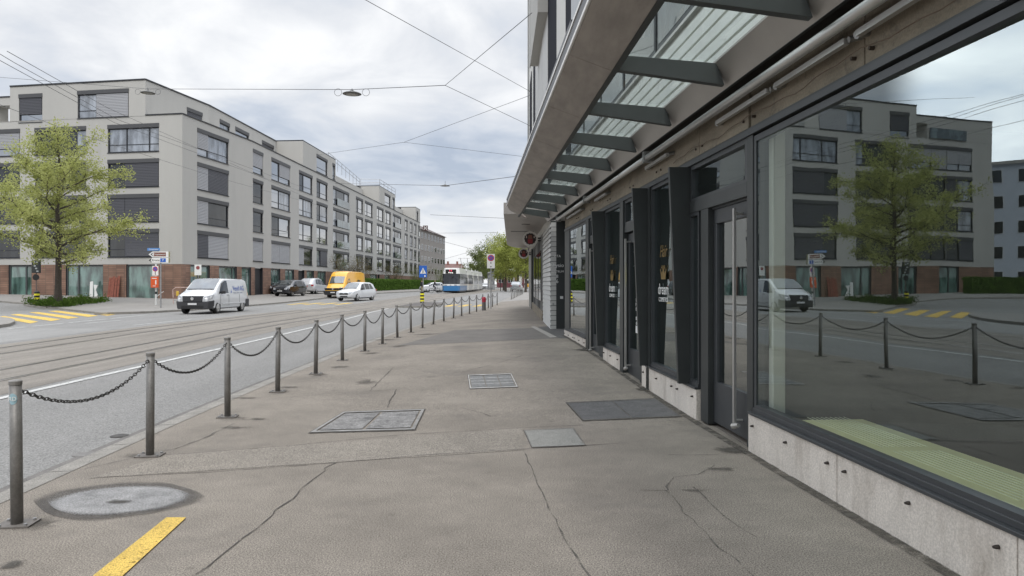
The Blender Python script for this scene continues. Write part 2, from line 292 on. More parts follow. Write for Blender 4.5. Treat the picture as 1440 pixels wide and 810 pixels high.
# ------------------------------------------------------------------ mesh helpers
class MB:
    def __init__(s): s.v = []; s.f = []; s.m = []; s.ms = []
    def mi(s, m):
        if m not in s.ms: s.ms.append(m)
        return s.ms.index(m)
    def face(s, pts, m):
        i = len(s.v); s.v += [tuple(p) for p in pts]; s.f.append(tuple(range(i, i + len(pts)))); s.m.append(s.mi(m))
    def hexa(s, p, m):      # p: 4 bottom ccw, 4 top
        i = len(s.v); s.v += [tuple(q) for q in p]
        for f in ((3, 2, 1, 0), (4, 5, 6, 7), (0, 1, 5, 4), (1, 2, 6, 5), (2, 3, 7, 6), (3, 0, 4, 7)):
            s.f.append(tuple(i + k for k in f)); s.m.append(s.mi(m))
    def box(s, x0, x1, y0, y1, z0, z1, m):
        x0, x1 = min(x0, x1), max(x0, x1); y0, y1 = min(y0, y1), max(y0, y1); z0, z1 = min(z0, z1), max(z0, z1)
        s.hexa([(x0, y0, z0), (x1, y0, z0), (x1, y1, z0), (x0, y1, z0), (x0, y0, z1), (x1, y0, z1), (x1, y1, z1), (x0, y1, z1)], m)
    def tube(s, pts, r, m, n=8, cap=True, r2=None):
        pts = [Vector(p) for p in pts]; k = len(pts); base = len(s.v)
        prev = None
        for i, p in enumerate(pts):
            d = (pts[min(i + 1, k - 1)] - pts[max(i - 1, 0)])
            if d.length < 1e-9: d = Vector((0, 0, 1))
            d.normalize()
            if prev is None:
                a = d.orthogonal().normalized()
            else:
                a = (prev - d * prev.dot(d))
                a = a.normalized() if a.length > 1e-6 else d.orthogonal().normalized()
            prev = a; b = d.cross(a)
            rr = r[i] if isinstance(r, (list, tuple)) else (r if r2 is None else r + (r2 - r) * i / (k - 1))
            for j in range(n):
                t = 2 * math.pi * j / n; q = p + (a * math.cos(t) + b * math.sin(t)) * rr; s.v.append(tuple(q))
        mi = s.mi(m)
        for i in range(k - 1):
            for j in range(n):
                s.f.append((base + i * n + j, base + i * n + (j + 1) % n, base + (i + 1) * n + (j + 1) % n, base + (i + 1) * n + j)); s.m.append(mi)
        if cap:
            s.f.append(tuple(base + j for j in reversed(range(n)))); s.m.append(mi)
            s.f.append(tuple(base + (k - 1) * n + j for j in range(n))); s.m.append(mi)
    def lathe(s, prof, m, n=16, c=(0, 0, 0)):   # prof [(r,z)]
        base = len(s.v); mi = s.mi(m)
        for r, z in prof:
            for j in range(n):
                t = 2 * math.pi * j / n; s.v.append((c[0] + r * math.cos(t), c[1] + r * math.sin(t), c[2] + z))
        for i in range(len(prof) - 1):
            for j in range(n):
                s.f.append((base + i * n + j, base + i * n + (j + 1) % n, base + (i + 1) * n + (j + 1) % n, base + (i + 1) * n + j)); s.m.append(mi)
        s.f.append(tuple(base + j for j in reversed(range(n)))); s.m.append(mi)
        e = base + (len(prof) - 1) * n; s.f.append(tuple(e + j for j in range(n))); s.m.append(mi)
    def prism(s, poly, h, m, M=None):    # poly in xy, thickness h in z, transformed by M
        n = len(poly); i = len(s.v)
        for z in (0, h):
            for p in poly:
                q = Vector((p[0], p[1], z)); s.v.append(tuple(M @ q) if M else tuple(q))
        mi = s.mi(m)
        s.f.append(tuple(i + k for k in reversed(range(n)))); s.m.append(mi)
        s.f.append(tuple(i + n + k for k in range(n))); s.m.append(mi)
        for k in range(n):
            s.f.append((i + k, i + (k + 1) % n, i + n + (k + 1) % n, i + n + k)); s.m.append(mi)
    def xf(s, M, start=0):
        for i in range(start, len(s.v)): s.v[i] = tuple(M @ Vector(s.v[i]))
    def mesh(s, name, smooth=False):
        me = bpy.data.meshes.new(name); me.from_pydata(s.v, [], s.f)
        for m in s.ms: me.materials.append(m)
        me.polygons.foreach_set('material_index', s.m)
        if smooth: me.polygons.foreach_set('use_smooth', [True] * len(s.f))
        me.update(); return me
    def build(s, name, parent=None, smooth=False, bevel=0):
        o = bpy.data.objects.new(name, s.mesh(name, smooth)); COL.objects.link(o)
        if parent: o.parent = parent
        if bevel:
            b = o.modifiers.new('bevel', 'BEVEL'); b.width = bevel; b.segments = 2; b.limit_method = 'ANGLE'
        return o

def tag(o, label, cat, group=None):
    o['label'] = label; o['category'] = cat
    if group: o['group'] = group
    return o
def thing(name, label, cat, loc=(0, 0, 0), rz=0, group=None):
    o = bpy.data.objects.new(name, None); COL.objects.link(o); o.location = loc; o.rotation_euler = (0, 0, rz); o.empty_display_size = .2
    return tag(o, label, cat, group)
def struct(o, kind='structure'): o['kind'] = kind; return o
def copy_tree(o, parent=None):
    c = o.copy(); COL.objects.link(c)
    if parent: c.parent = parent
    for ch in list(o.children): copy_tree(ch, c)
    return c
FONT = None
def text(name, body, size, m, parent, M, ext=.002, sx=1.0, shear=0, align='CENTER'):
    cu = bpy.data.curves.new(name, 'FONT'); cu.body = body; cu.size = size; cu.extrude = ext; cu.align_x = align; cu.align_y = 'CENTER'; cu.shear = shear
    cu.resolution_u = 3
    cu.materials.append(m); tmp = bpy.data.objects.new('tmp', cu); COL.objects.link(tmp)
    bpy.context.view_layer.update(); me = bpy.data.meshes.new_from_object(tmp.evaluated_get(bpy.context.evaluated_depsgraph_get()))
    bpy.data.objects.remove(tmp); bpy.data.curves.remove(cu)
    o = bpy.data.objects.new(name, me); COL.objects.link(o)
    if parent: o.parent = parent
    o.matrix_local = M @ Matrix.Diagonal((sx, 1, 1, 1)); return o
def basis(origin, ex, ez=(0, 0, 1)):
    """matrix: local x along ex, local y up, local z = normal (ex x up)"""
    ex = Vector(ex).normalized(); up = Vector(ez).normalized(); nz = ex.cross(up).normalized(); up = nz.cross(ex)
    M = Matrix(((ex.x, up.x, nz.x, origin[0]), (ex.y, up.y, nz.y, origin[1]), (ex.z, up.z, nz.z, origin[2]), (0, 0, 0, 1))); return M

# ------------------------------------------------------------------ layout functions
def interp(tab, y):
    if y <= tab[0][0]:
        (a, b), (c, d) = tab[0], tab[1]
    elif y >= tab[-1][0]:
        (a, b), (c, d) = tab[-2], tab[-1]
    else:
        for i in range(len(tab) - 1):
            if tab[i][0] <= y <= tab[i + 1][0]: (a, b), (c, d) = tab[i], tab[i + 1]; break
    return b + (d - b) * (y - a) / (c - a)
def smooth_tab(tab, step=.5, win=4):
    out = []; y = tab[0][0]
    while y <= tab[-1][0]:
        s = 0; w = 0
        for k in range(-4, 5):
            q = y + k * win / 4; ww = 1 - abs(k) / 5; s += interp(tab, q) * ww; w += ww
        out.append((y, s / w)); y += step
    return out
def ss(a, b, x):
    t = max(0, min(1, (x - a) / (b - a))); return t * t * (3 - 2 * t)
C_TAB = smooth_tab([(-12, -2.9), (0, -3.1), (4.66, -3.24), (8.45, -3.39), (12.4, -3.43), (16.6, -3.43), (20.8, -3.34), (25.4, -3.17), (29.9, -2.87), (34.7, -2.45), (39.6, -1.97), (44.9, -1.5), (51, -1.05), (65.8, -.1), (86, 1.3), (120, 3.7), (170, 7.5), (260, 14)], .5, 3)
def C(y): return interp(C_TAB, y) if y < C_TAB[0][0] or y > C_TAB[-1][0] else _fast(C_TAB, y)
def _fast(tab, y):
    st = tab[1][0] - tab[0][0]; i = min(len(tab) - 2, max(0, int((y - tab[0][0]) / st))); a, b = tab[i], tab[i + 1]
    return a[1] + (b[1] - a[1]) * (y - a[0]) / (b[0] - a[0])
FA, FB = 2.73, -.067
F_TAB = [(-12, FA - 12 * FB), (20, FA + 20 * FB), (26, 1.17), (39.5, 1.2)]
def F(y): return interp(F_TAB, y)
T2_TAB = smooth_tab([(-20, -10.9), (0, -11.6), (16, -12.4), (26.6, -13.1), (40, -12.7), (60, -11.3), (95, -8.3), (130, -6.8), (170, -3.4), (260, 5)], .5, 6)
def T2(y): return _fast(T2_TAB, max(-20, min(260, y)))
def T1(y): return T2(y) + 3.05 + .15 * ss(10, 30, y)
W1_TAB = smooth_tab([(-20, -7.1), (10, -7.3), (20, -7.35), (27, -7.45), (34, -7.7), (41, -8.1), (50, -8.2)], .5, 4)
L_TAB = smooth_tab([(36, -21.2), (41, -19.6), (48, -19.1), (60, -18.6), (70, -18.3), (85, -17.6), (100, -16.6), (150, -12.5), (260, -2)], .5, 3)
def Lk(y): return _fast(L_TAB, max(36, min(259, y)))
def base(x, y): return .35 * ss(50, 90, y) + .30 * ss(-27, -44, x) * ss(40, 58, y)
def z_road(x, y): return base(x, y) - .06
def z_pav(x, y):
    f, c = F(y), C(y)
    return base(x, y) + .2 * ss(7.5, 18.5, y) * max(0, min(1, (x - c) / max(.5, f - c)))
PLZ = [(37.6, -21.6), (42.4, -26.3), (46.0, -29.6), (52.0, -35.5), (54.5, -39.5), (55.5, -48), (56.3, -75), (57, -110)]
def plaza_l(y):     # left limit: the side street cuts in
    return interp(PLZ, y) if y < 57 else -110
def z_left(x, y): return base(x, y) + .05 + .24 * max(0, min(1, (Lk(y) - x) / 8.5, (x - plaza_l(y)) / 5 if y < 57 else 1))
def gp(px, py, zf=z_pav, up=0.0):
    """ground point seen at photo pixel (px,py): walk along the ray until it meets the ground sheet"""
    dx, dz = (px - 720) / 1000, (399 - py) / 1000
    z = 0
    for _ in range(25):
        y = (z - 1.58) / dz; z = zf(dx * y, y) + up
    y = (z - 1.58) / dz
    return Vector((dx * y, y, z))

# ------------------------------------------------------------------ ground sheets
def sheet(name, xf0, xf1, ys, nx, zf, m, up=0.0, kind='structure', vary=None):
    mb = MB(); rows = []
    for y in ys:
        a, b = xf0(y), xf1(y); rows.append([(a + (b - a) * i / nx, y, zf(a + (b - a) * i / nx, y) + up) for i in range(nx + 1)])
    i0 = 0
    for r in rows: mb.v += r
    n = nx + 1
    for j in range(len(rows) - 1):
        for i in range(nx):
            mb.f.append((j * n + i, j * n + i + 1, (j + 1) * n + i + 1, (j + 1) * n + i)); mb.m.append(mb.mi(m))
    o = mb.build(name, smooth=True)
    if kind: struct(o, kind)
    return o
def fr(a, b, s):
    n = max(1, int(round((b - a) / s))); return [a + (b - a) * i / n for i in range(n + 1)]
gm = MB(); gm.face([(-2500, -400, -.7), (2500, -400, -.7), (2500, 3500, -.7), (-2500, 3500, -.7)], GROUND); struct(gm.build('ground'))
sheet('road', lambda y: -110, lambda y: 110, fr(-20, 420, 2), 110, z_road, ROADM)
sheet('tram_track_bed', lambda y: T2(y) - 1.15, lambda y: T1(y) + .95 + .6 * (1 - ss(30, 45, y)), fr(-20, 250, 2), 6, z_road, BED, .004)
# seams of the track bed
def strip(name, cf, w, y0, y1, zf, m, up, st=1.0, kind='structure'):
    return sheet(name, lambda y: cf(y) - w / 2, lambda y: cf(y) + w / 2, fr(y0, y1, st), 1, zf, m, up, kind)
for T in (T2, T1):
    for s in (-.5, .5):
        mb = MB(); ys = fr(-18, 240, 1.5)
        for i in range(len(ys) - 1):
            a, b = ys[i], ys[i + 1]
            for off0, off1, mm, u in ((-.075, .0, STEEL, .010), (.0, .045, GROOVE, .009), (.045, .07, STEEL, .010)):
                sg = 1 if s > 0 else -1
                def q(y, o_): x = T(y) + s - sg * o_; return (x, y, z_road(x, y) + u)
                mb.face([q(a, off0), q(a, off1), q(b, off1), q(b, off0)], mm)
        struct(mb.build('tram_rail'))
strip('lane_line', lambda y: _fast(W1_TAB, y), .14, -15, 47, z_road, WHITE_P, .009)
# outer lane lines on the far side
def poly_line(name, pts, w, zf, m, up=.009, close=False, dens=1.0):
    """painted line / crack of width w through world points (x,y)"""
    P = []
    for i in range(len(pts) - 1):
        a, b = Vector(pts[i][:2]), Vector(pts[i + 1][:2]); n = max(1, int((b - a).length / dens))
        for k in range(n): P.append(a.lerp(b, k / n))
    P.append(Vector(pts[-1][:2]))
    mb = MB(); L_, R_ = [], []
    for i, p in enumerate(P):
        d = (P[min(i + 1, len(P) - 1)] - P[max(i - 1, 0)]).normalized(); nn = Vector((-d.y, d.x)) * (w(i / (len(P) - 1)) if callable(w) else w) / 2
        for lst, q in ((L_, p + nn), (R_, p - nn)): lst.append((q.x, q.y, zf(q.x, q.y) + up))
    for i in range(len(P) - 1): mb.face([R_[i], R_[i + 1], L_[i + 1], L_[i]], m)
    return struct(mb.build(name))
for a, b in (((188, 457.6), (268, 449.8)), ((425, 436), (470, 431.5))):
    poly_line('lane_line', [gp(*a, z_road), gp(*b, z_road)], .13, z_road, WHITE_P)
for a, b in (((11, 462.5), (35, 460.2)), ((45, 459.3), (90, 454.8)), ((96, 454.2), (150, 448.8)), ((156, 448.2), (207, 442.7)), ((120, 455), (170, 450.5)), ((455, 439), (500, 436.5)), ((388, 430), (400, 429.2))):
    poly_line('edge_line', [gp(*a, z_road), gp(*b, z_road)], .13, z_road, WHITE_P)
sheet('lane_patch', lambda y: -18.3, lambda y: T2(y) - 1.4, fr(-10, 26, 2), 4, z_road, mat('pale worn asphalt', (.255, .25, .24), .93, var=.12, vscale=.5, speck=.28, sscale=60, bump=.4, bscale=90, spec=.25, stretch=(2.5, .3, 1)), .004)
def quad_mark(name, pp, zf, m, up=.009, n=4):
    P = [gp(*p, zf) for p in pp]; mb = MB()
    for i in range(n):
        for j in range(n):
            def q(u, v):
                a = P[0].lerp(P[1], u); b = P[3].lerp(P[2], u); p = a.lerp(b, v); return (p.x, p.y, zf(p.x, p.y) + up)
            mb.face([q(i / n, j / n), q((i + 1) / n, j / n), q((i + 1) / n, (j + 1) / n), q(i / n, (j + 1) / n)], m)
    o = mb.build(name); return o
for q in (((-6, 446.2), (6, 444.6), (54, 452.5), (43, 455)), ((14.4, 442.5), (27, 441.7), (86, 449.2), (72, 451.7)), ((40.6, 439.4), (54, 439), (111, 446.6), (96, 448.6)),
          ((67, 437.6), (81, 437), (138, 444), (124.5, 445.9)), ((132, 441.8), (144, 440.8), (162, 442.3), (151, 444.2))):
    struct(quad_mark('crosswalk_stripe', q, z_road, YEL_P))
for i in range(4):
    x = -5.0 + i * 1.05; mb = MB(); zz = z_road(x, 53) + .009
    mb.face([(x, 51, z_road(x, 51) + .009), (x + .5, 51, z_road(x, 51) + .009), (x + .9, 55, z_road(x, 55) + .009), (x + .4, 55, z_road(x, 55) + .009)], YEL_P); struct(mb.build('crosswalk_stripe'))
for i in range(4):
    x = -17.5 + i * 1.2; mb = MB()
    mb.face([(x, 55, z_road(x, 55) + .009), (x + .5, 55, z_road(x, 55) + .009), (x + .8, 59, z_road(x, 59) + .009), (x + .3, 59, z_road(x, 59) + .009)], YEL_P); struct(mb.build('crosswalk_stripe'))

# near pavement, its kerb
KO = .42
sheet('pavement', lambda y: C(y) - KO, lambda y: F(y) + .25 if y < 39.4 else 60, fr(-8, 39, .5) + fr(39.4, 60, 1), 24, z_pav, ASPH)
sheet('far_pavement', lambda y: C(y) - KO, lambda y: 60, fr(60, 240, 4), 6, lambda x, y: base(x, y) + .0, PAVL)
mb = MB()
ys = fr(-8, 240, .5)
KW = .20
for i in range(len(ys) - 1):
    a, b = ys[i], ys[i + 1] - (.012 if i % 2 and ys[i] < 40 else 0)
    def kp(y, o_, z): x = C(y) - KO - o_; return (x, y, z)
    za, zb = base(0, a) + .004, base(0, b) + .004
    mb.face([kp(a, KW, za - .012), kp(a, -.01, za), kp(b, -.01, zb), kp(b, KW, zb - .012)], KERB)
    mb.face([kp(a, KW + .02, za - .2), kp(a, KW, za - .012), kp(b, KW, zb - .012), kp(b, KW + .02, zb - .2)], KERB)
struct(mb.build('kerb'))
# gutter stain strip beside the kerb
strip('gutter', lambda y: C(y) - KO - KW - .10, .16, -8, 60, z_road, mat('gutter dirt', (.15, .14, .13), .95, var=.3, vscale=3, speck=.3), .006)

# far side pavement (plaza) in front of the big building, with kerb
def left_edge_pts():
    P = []
    nose = [gp(-60, 421.5, z_road), gp(0, 421.8, z_road), gp(28, 422.5, z_road), gp(43, 424, z_road), gp(60, 424.2, z_road)]
    for p in nose: P.append((p.x, p.y))
    return P
mb = MB()
# plaza polygon rows: for each Y an x-range
def plaza_x(y):
    if y < 37.6: return None
    if y < 40: return -21.4 + .8 * (y - 37.6)
    return Lk(y)
rows = fr(37.6, 58, .5) + fr(59, 240, 1)
sheet('plaza_pavement', plaza_l, lambda y: min(plaza_x(y), Lk(y)), rows, 14, z_left, PAVL)
for (nm, fn, ya, yb) in (('plaza_kerb', lambda y: min(plaza_x(y), Lk(y)), 37.6, 240), ('plaza_side_kerb', plaza_l, 37.6, 57)):
    mb = MB(); ys = fr(ya, yb, .8) if nm == 'plaza_kerb' else fr(ya, yb, .25)
    for i in range(len(ys) - 1):
        a, b = ys[i], ys[i + 1]; sgn = 1 if nm == 'plaza_kerb' else -1
        xa, xb = fn(a), fn(b)
        za, zb = z_left(xa, a) + .006, z_left(xb, b) + .006
        mb.face([(xa - .18 * sgn, a, za), (xa + .02 * sgn, a, za), (xb + .02 * sgn, b, zb), (xb - .18 * sgn, b, zb)], KERB)
        mb.face([(xa + .02 * sgn, a, za), (xa + .02 * sgn, a, za - .3), (xb + .02 * sgn, b, zb - .3), (xb + .02 * sgn, b, zb)], KERB)
    struct(mb.build(nm))
mb = MB(); pts = [(-21.4, 37.6), (-21.9, 37.6)]
mb.box(-22.0, -21.3, 37.45, 37.65, -.1, z_left(-21.5, 37.6) + .006, KERB); struct(mb.build('kerb_nose'))

# island with planting, island nose in the near left, refuge island
def island(name, poly, h, top, kw=.18, zf=z_road):
    mb = MB(); c = Vector((sum(p[0] for p in poly) / len(poly), sum(p[1] for p in poly) / len(poly)))
    inner = []
    for p in poly:
        v = Vector(p) - c; inner.append(c + v * (1 - kw / v.length))
    n = len(poly)
    for i in range(n):
        a, b = poly[i], poly[(i + 1) % n]; ia, ib = inner[i], inner[(i + 1) % n]
        za, zb = zf(*a) + h, zf(*b) + h
        mb.face([(a[0], a[1], za - h - .1), (b[0], b[1], zb - h - .1), (b[0], b[1], zb), (a[0], a[1], za)], KERB)
        mb.face([(a[0], a[1], za), (b[0], b[1], zb), (ib.x, ib.y, zb), (ia.x, ia.y, za)], KERB)
        mb.face([(ia.x, ia.y, za), (ib.x, ib.y, zb), (c.x, c.y, zf(c.x, c.y) + h)], top)
    return struct(mb.build(name)), inner
def gpx(px, py): p = gp(px, py, z_road); return (p.x, p.y)
SOIL = mat('planting soil', (.06, .05, .035), .95, var=.3, vscale=5)
isl_poly = [gpx(*p) for p in ((33, 429.8), (45, 432.5), (62, 434.4), (80, 435.2), (110, 434.2), (140, 432.8), (156, 431.4), (158, 429.6), (140, 427.8), (100, 426.2), (60, 426.2), (40, 427.6))]
isl, isl_in = island('planting_island', isl_poly, .12, SOIL)
island('street_corner_pavement', [gpx(*p) for p in ((21, 453), (20.5, 456), (14, 459), (2, 461), (-60, 470), (-200, 490), (-200, 460), (-60, 449.5), (0, 449), (14, 450.5))], .12, PAVL, .25)
ref_poly = [(-7.9, 49.0), (-7.2, 48.4), (-6.0, 48.6), (-5.5, 49.4), (-5.3, 56.0), (-5.6, 57.2), (-6.9, 57.6), (-7.6, 56.8)]
island('refuge_island', ref_poly, .12, mat('island asphalt', (.10, .09, .085), .9, var=.2), .2)

# pavement details (patches, covers, cracks, stains)
struct(quad_mark('asphalt_patch', ((560, 486), (640, 464), (790, 461), (806, 475)), z_pav, ASPH_D, .004, 10))
PTC = mat('paler asphalt patch', (.245, .220, .188), .93, var=.16, vscale=.8, speck=.55, sscale=110, bump=.06, bscale=200, spec=.25, spots=.22)
struct(quad_mark('asphalt_patch', ((232, 641), (560, 612.5), (735, 602), (737, 632), (462, 652.5), (125, 672.5))[0:1] + ((735, 602), (737, 633), (125, 673)), z_pav, PTC, .0028, 12))
PTD = mat('browner asphalt patch', (.205, .183, .158), .93, var=.22, vscale=1.1, speck=.6, sscale=125, bump=.2, bscale=160, spec=.25)
struct(quad_mark('asphalt_patch', ((820, 600), (1060, 596), (1500, 812), (832, 812)), z_pav, PTD, .0025, 12)) if False else None
struct(quad_mark('drain_gutter', ((746, 459.5), (752, 459), (783, 474), (774, 475)), z_pav, mat('pale drain stone', (.30, .285, .26), .8, var=.2, vscale=5), .007, 4))
struct(quad_mark('entrance_apron', ((756, 459.8), (790, 459), (812, 476), (786, 476)), z_pav, mat('apron asphalt', (.085, .083, .08), .9, var=.2, vscale=2, speck=.2), .006, 4))
def crack(pp, w, m=None, jit=.02, seed=1, zf=z_pav, dens=.12, up=.005):
    rnd = random.Random(seed); P = [gp(*p, zf) for p in pp]; Q = []
    for i in range(len(P) - 1):
        n = max(1, int((P[i + 1] - P[i]).length / dens))
        for k in range(n):
            q = P[i].lerp(P[i + 1], k / n); Q.append((q.x + rnd.uniform(-jit, jit), q.y + rnd.uniform(-jit, jit)))
    Q.append((P[-1].x, P[-1].y))
    ww = [w * rnd.uniform(.35, 1.5) for _ in range(600)]
    return poly_line('pavement_crack', Q, lambda t: ww[int(t * 599)], zf, m or CRK, up, dens=10)
CRK = mat('crack dirt', (.075, .068, .06), .95, var=.4, vscale=9, wear=(9, .34, .52))  # dark crack filling, broken up by noise
CRK2 = mat('joint sealing', (.12, .108, .095), .95, var=.35, vscale=3, wear=(5, .38, .62))
crack([(468, 652), (430, 682), (375, 733), (330, 768), (270, 812)], .011, seed=2, jit=.024)
crack([(130, 672), (300, 664), (462, 652), (600, 640), (735, 632), (870, 624)], .014, CRK2, .006, 3)
crack([(240, 640), (400, 628), (560, 612), (735, 602), (820, 598)], .012, CRK2, .006, 4)
crack([(737, 636), (765, 700), (800, 770), (830, 812)], .012, CRK2, .008, 5)
crack([(940, 592), (1000, 596), (1070, 640)], .01, CRK2, .008, 6)
crack([(975, 685), (1030, 735), (1064, 756)], .012, CRK2, .012, 7)
crack([(558, 548), (551, 560), (545, 573)], .016, seed=8, jit=.01)
crack([(553, 517), (536, 534), (520, 550)], .014, seed=9, jit=.012)
crack([(600, 531), (650, 523), (700, 511), (735, 500)], .016, CRK2, .01, 10)
crack([(560, 548), (480, 552), (400, 560)], .012, CRK2, .008, 11)
crack([(650, 574), (675, 580), (690, 586)], .012, CRK2, .01, 12)
crack([(120, 660), (260, 628), (330, 596)], .02, CRK2, .02, 13)
crack([(1010, 655), (980, 668), (950, 672), (935, 690), (900, 690)], .012, CRK2, .03, 14)
crack([(1085, 632), (1010, 640), (940, 640)], .01, CRK2, .01, 15)
crack([(640, 492), (780, 489), (880, 500)], .012, CRK2, .01, 16)
crack([(935, 690), (990, 750), (1060, 812)], .008, CRK2, .02, 17)
def soft_mat(name, col, inner=.25, outer=.5, amount=.8, var=.3, nscale=3.0, ring=None, namp=.6):
    """stain that fades into the surface around it: its own irregular outline from noise, in object space"""
    if name in MATS: return MATS[name]
    m = mat(name, col, .88, var=var, vscale=5, speck=.3, sscale=90, spec=.25)
    nt = m.node_tree; N = nt.nodes; L = nt.links; b = N['Principled BSDF']
    tc = N.new('ShaderNodeTexCoord'); sub = N.new('ShaderNodeVectorMath'); sub.operation = 'SUBTRACT'; L.new(tc.outputs['Generated'], sub.inputs[0]); sub.inputs[1].default_value = (.5, .5, .5)
    mu = N.new('ShaderNodeVectorMath'); mu.operation = 'MULTIPLY'; L.new(sub.outputs[0], mu.inputs[0]); mu.inputs[1].default_value = (1, 1, 0)
    le = N.new('ShaderNodeVectorMath'); le.operation = 'LENGTH'; L.new(mu.outputs[0], le.inputs[0])
    geo = N.new('ShaderNodeNewGeometry'); n = N.new('ShaderNodeTexNoise'); n.inputs['Scale'].default_value = nscale; n.inputs['Detail'].default_value = 8; n.inputs['Roughness'].default_value = .65; L.new(geo.outputs['Position'], n.inputs[0])
    ma = N.new('ShaderNodeMath'); ma.operation = 'MULTIPLY_ADD'; L.new(n.outputs[0], ma.inputs[0]); ma.inputs[1].default_value = namp; L.new(le.outputs['Value'], ma.inputs[2])
    r = N.new('ShaderNodeMapRange'); r.interpolation_type = 'SMOOTHSTEP'; L.new(ma.outputs[0], r.inputs[0]); r.inputs[1].default_value = inner + namp * .45; r.inputs[2].default_value = outer + namp * .38; r.inputs[3].default_value = amount; r.inputs[4].default_value = 0
    fac = r.outputs[0]
    L.new(fac, b.inputs['Alpha']); return m
def blob(name, px, py, rx, ry, m, up=.005, seed=0, zf=z_pav, n=28, irr=.18, sk=0):
    rnd = random.Random(seed); ph = [rnd.uniform(0, 6.28) for _ in range(5)]
    P = []
    for i in range(n):
        t = 2 * math.pi * i / n; k = 1 + irr * (math.sin(2 * t + ph[0]) * .5 + math.sin(3 * t + ph[1]) * .35 + math.sin(5 * t + ph[2]) * .3 + math.sin(9 * t + ph[3]) * .2)
        P.append(gp(px + rx * k * math.cos(t) - sk * ry * k * math.sin(t), py + ry * k * math.sin(t), zf))
    c = gp(px, py, zf); mb = MB()
    for i in range(n):
        a, b = P[i], P[(i + 1) % n]; mb.face([(c.x, c.y, c.z + up), (a.x, a.y, zf(a.x, a.y) + up), (b.x, b.y, zf(b.x, b.y) + up)], m)
    return struct(mb.build(name))
STAIN = soft_mat('damp stain', (.085, .078, .068), .12, .42, .75, nscale=11)
PUD = soft_mat('dried puddle', (.34, .335, .33), .35, .45, .8, nscale=5, namp=.12)
PUDE = soft_mat('puddle rim', (.12, .11, .10), .38, .48, .7, namp=.14)
blob('puddle_rim', 168, 706, 118, 32, PUDE, .005, 3, irr=.05)
blob('dried_puddle', 170, 706, 103, 26, PUD, .009, 3, irr=.04)
blob('puddle_centre', 166, 708, 30, 4, STAIN, .012, 6, irr=.45)
blob('damp_stain', 1027, 634, 27, 9, STAIN, .007, 7, irr=.3)
blob('damp_stain', 905, 548, 16, 4, STAIN, .007, 8, irr=.4)
blob('damp_stain', 820, 492, 22, 3, STAIN, .007, 9, irr=.4)
blob('damp_stain', 20, 795, 26, 9, STAIN, .007, 10, irr=.4)
for i, (px, py, rx, ry) in enumerate(((40, 738, 60, 14), (211, 641, 40, 7), (322, 588, 30, 5), (360, 590, 26, 3), (392, 552, 24, 4), (350, 560, 30, 3), (450, 528, 20, 3), (480, 516, 26, 2.5), (405, 545, 20, 2.5),
                                      (520, 497, 26, 2.5), (560, 487, 24, 2.2), (515, 538, 20, 6), (330, 602, 26, 4), (1010, 660, 34, 5), (975, 690, 24, 3), (545, 478, 30, 2), (600, 470, 26, 1.6))):
    blob('dirt_stain', px, py, rx, ry, soft_mat('worn asphalt', (.12, .108, .095), .02, .40, .7, nscale=11), .0035 + i * .0001, 20 + i, irr=.55)
strip('wall_foot_dirt', lambda y: F(y) - .055 - .04, .09, -4, 19, z_pav, mat('wall foot grime', (.10, .09, .075), .95, var=.4, vscale=6, wear=(5, .36, .6)), .006, .5)
# yellow cycle-lane mark
struct(quad_mark('pavement_stripe', ((234, 729), (262, 729), (172, 812), (130, 812)), z_pav, YEL_P, .008, 5))

def cover(label, quads, frame_quad, top_m, frame_m, bar=None, lines=0):
    P = [gp(*p) for p in frame_quad]
    t = thing('manhole_cover', label, 'manhole cover', tuple(sum((Vector(p) for p in P), Vector()) / 4))
    inv = t.location
    def L(P, u, v, up):
        a = P[0].lerp(P[1], u); b = P[3].lerp(P[2], u); p = a.lerp(b, v); return (p.x - inv.x, p.y - inv.y, z_pav(p.x, p.y) + up - inv.z)
    mb = MB(); n = 4
    w1, w2 = frame_m[1], frame_m[2]
    for (u0, u1, v0, v1) in ((0, 1, 0, w2), (0, 1, 1 - w2, 1), (0, w1, w2, 1 - w2), (1 - w1, 1, w2, 1 - w2)):
        mb.face([L(P, u0, v1, .010), L(P, u1, v1, .010), L(P, u1, v0, .010), L(P, u0, v0, .010)], frame_m[0])
    mb.build('frame', t)
    for (u0, u1, v0, v1) in quads:
        mb = MB()
        mb.face([L(P, u0, v1, .008), L(P, u1, v1, .008), L(P, u1, v0, .008), L(P, u0, v0, .008)], top_m)
        if lines:
            for k in range(1, lines):
                v = v0 + (v1 - v0) * k / lines
                mb.face([L(P, u0, v + .012, .011), L(P, u1, v + .012, .011), L(P, u1, v - .012, .011), L(P, u0, v - .012, .011)], frame_m[0])
        mb.build('plate', t)
    mb = MB(); e = .012
    for (u0, u1, v0, v1) in ((-e, 1 + e, -2.5 * e, -.0), (-e, 1 + e, 1, 1 + 2.5 * e), (-e, 0, 0, 1), (1, 1 + e, 0, 1)):
        mb.face([L(P, u0, v1, .006), L(P, u1, v1, .006), L(P, u1, v0, .006), L(P, u0, v0, .006)], CRK)
    mb.build('joint', t)
    return t
CVC = mat('cover concrete', (.22, .213, .205), .9, var=.3, vscale=8, speck=.4, sscale=60, dirt=((.06, .058, .056), 5, .52, .15, .7))
CVC2 = mat('cover pale concrete', (.24, .235, .215), .9, var=.1, vscale=6, speck=.3, sscale=90)
CVD = mat('cover dark asphalt', (.11, .107, .106), .9, var=.2, vscale=5, speck=.35, sscale=80)
CVG = mat('cover ribbed steel', (.19, .19, .185), .6, .4, var=.35, vscale=22, speck=.3, sscale=50)
FRP = mat('cover frame pale', (.27, .26, .245), .7, .2, var=.3, vscale=7)
FRW = mat('chalk white line', (.52, .51, .49), .8, var=.4, vscale=14)
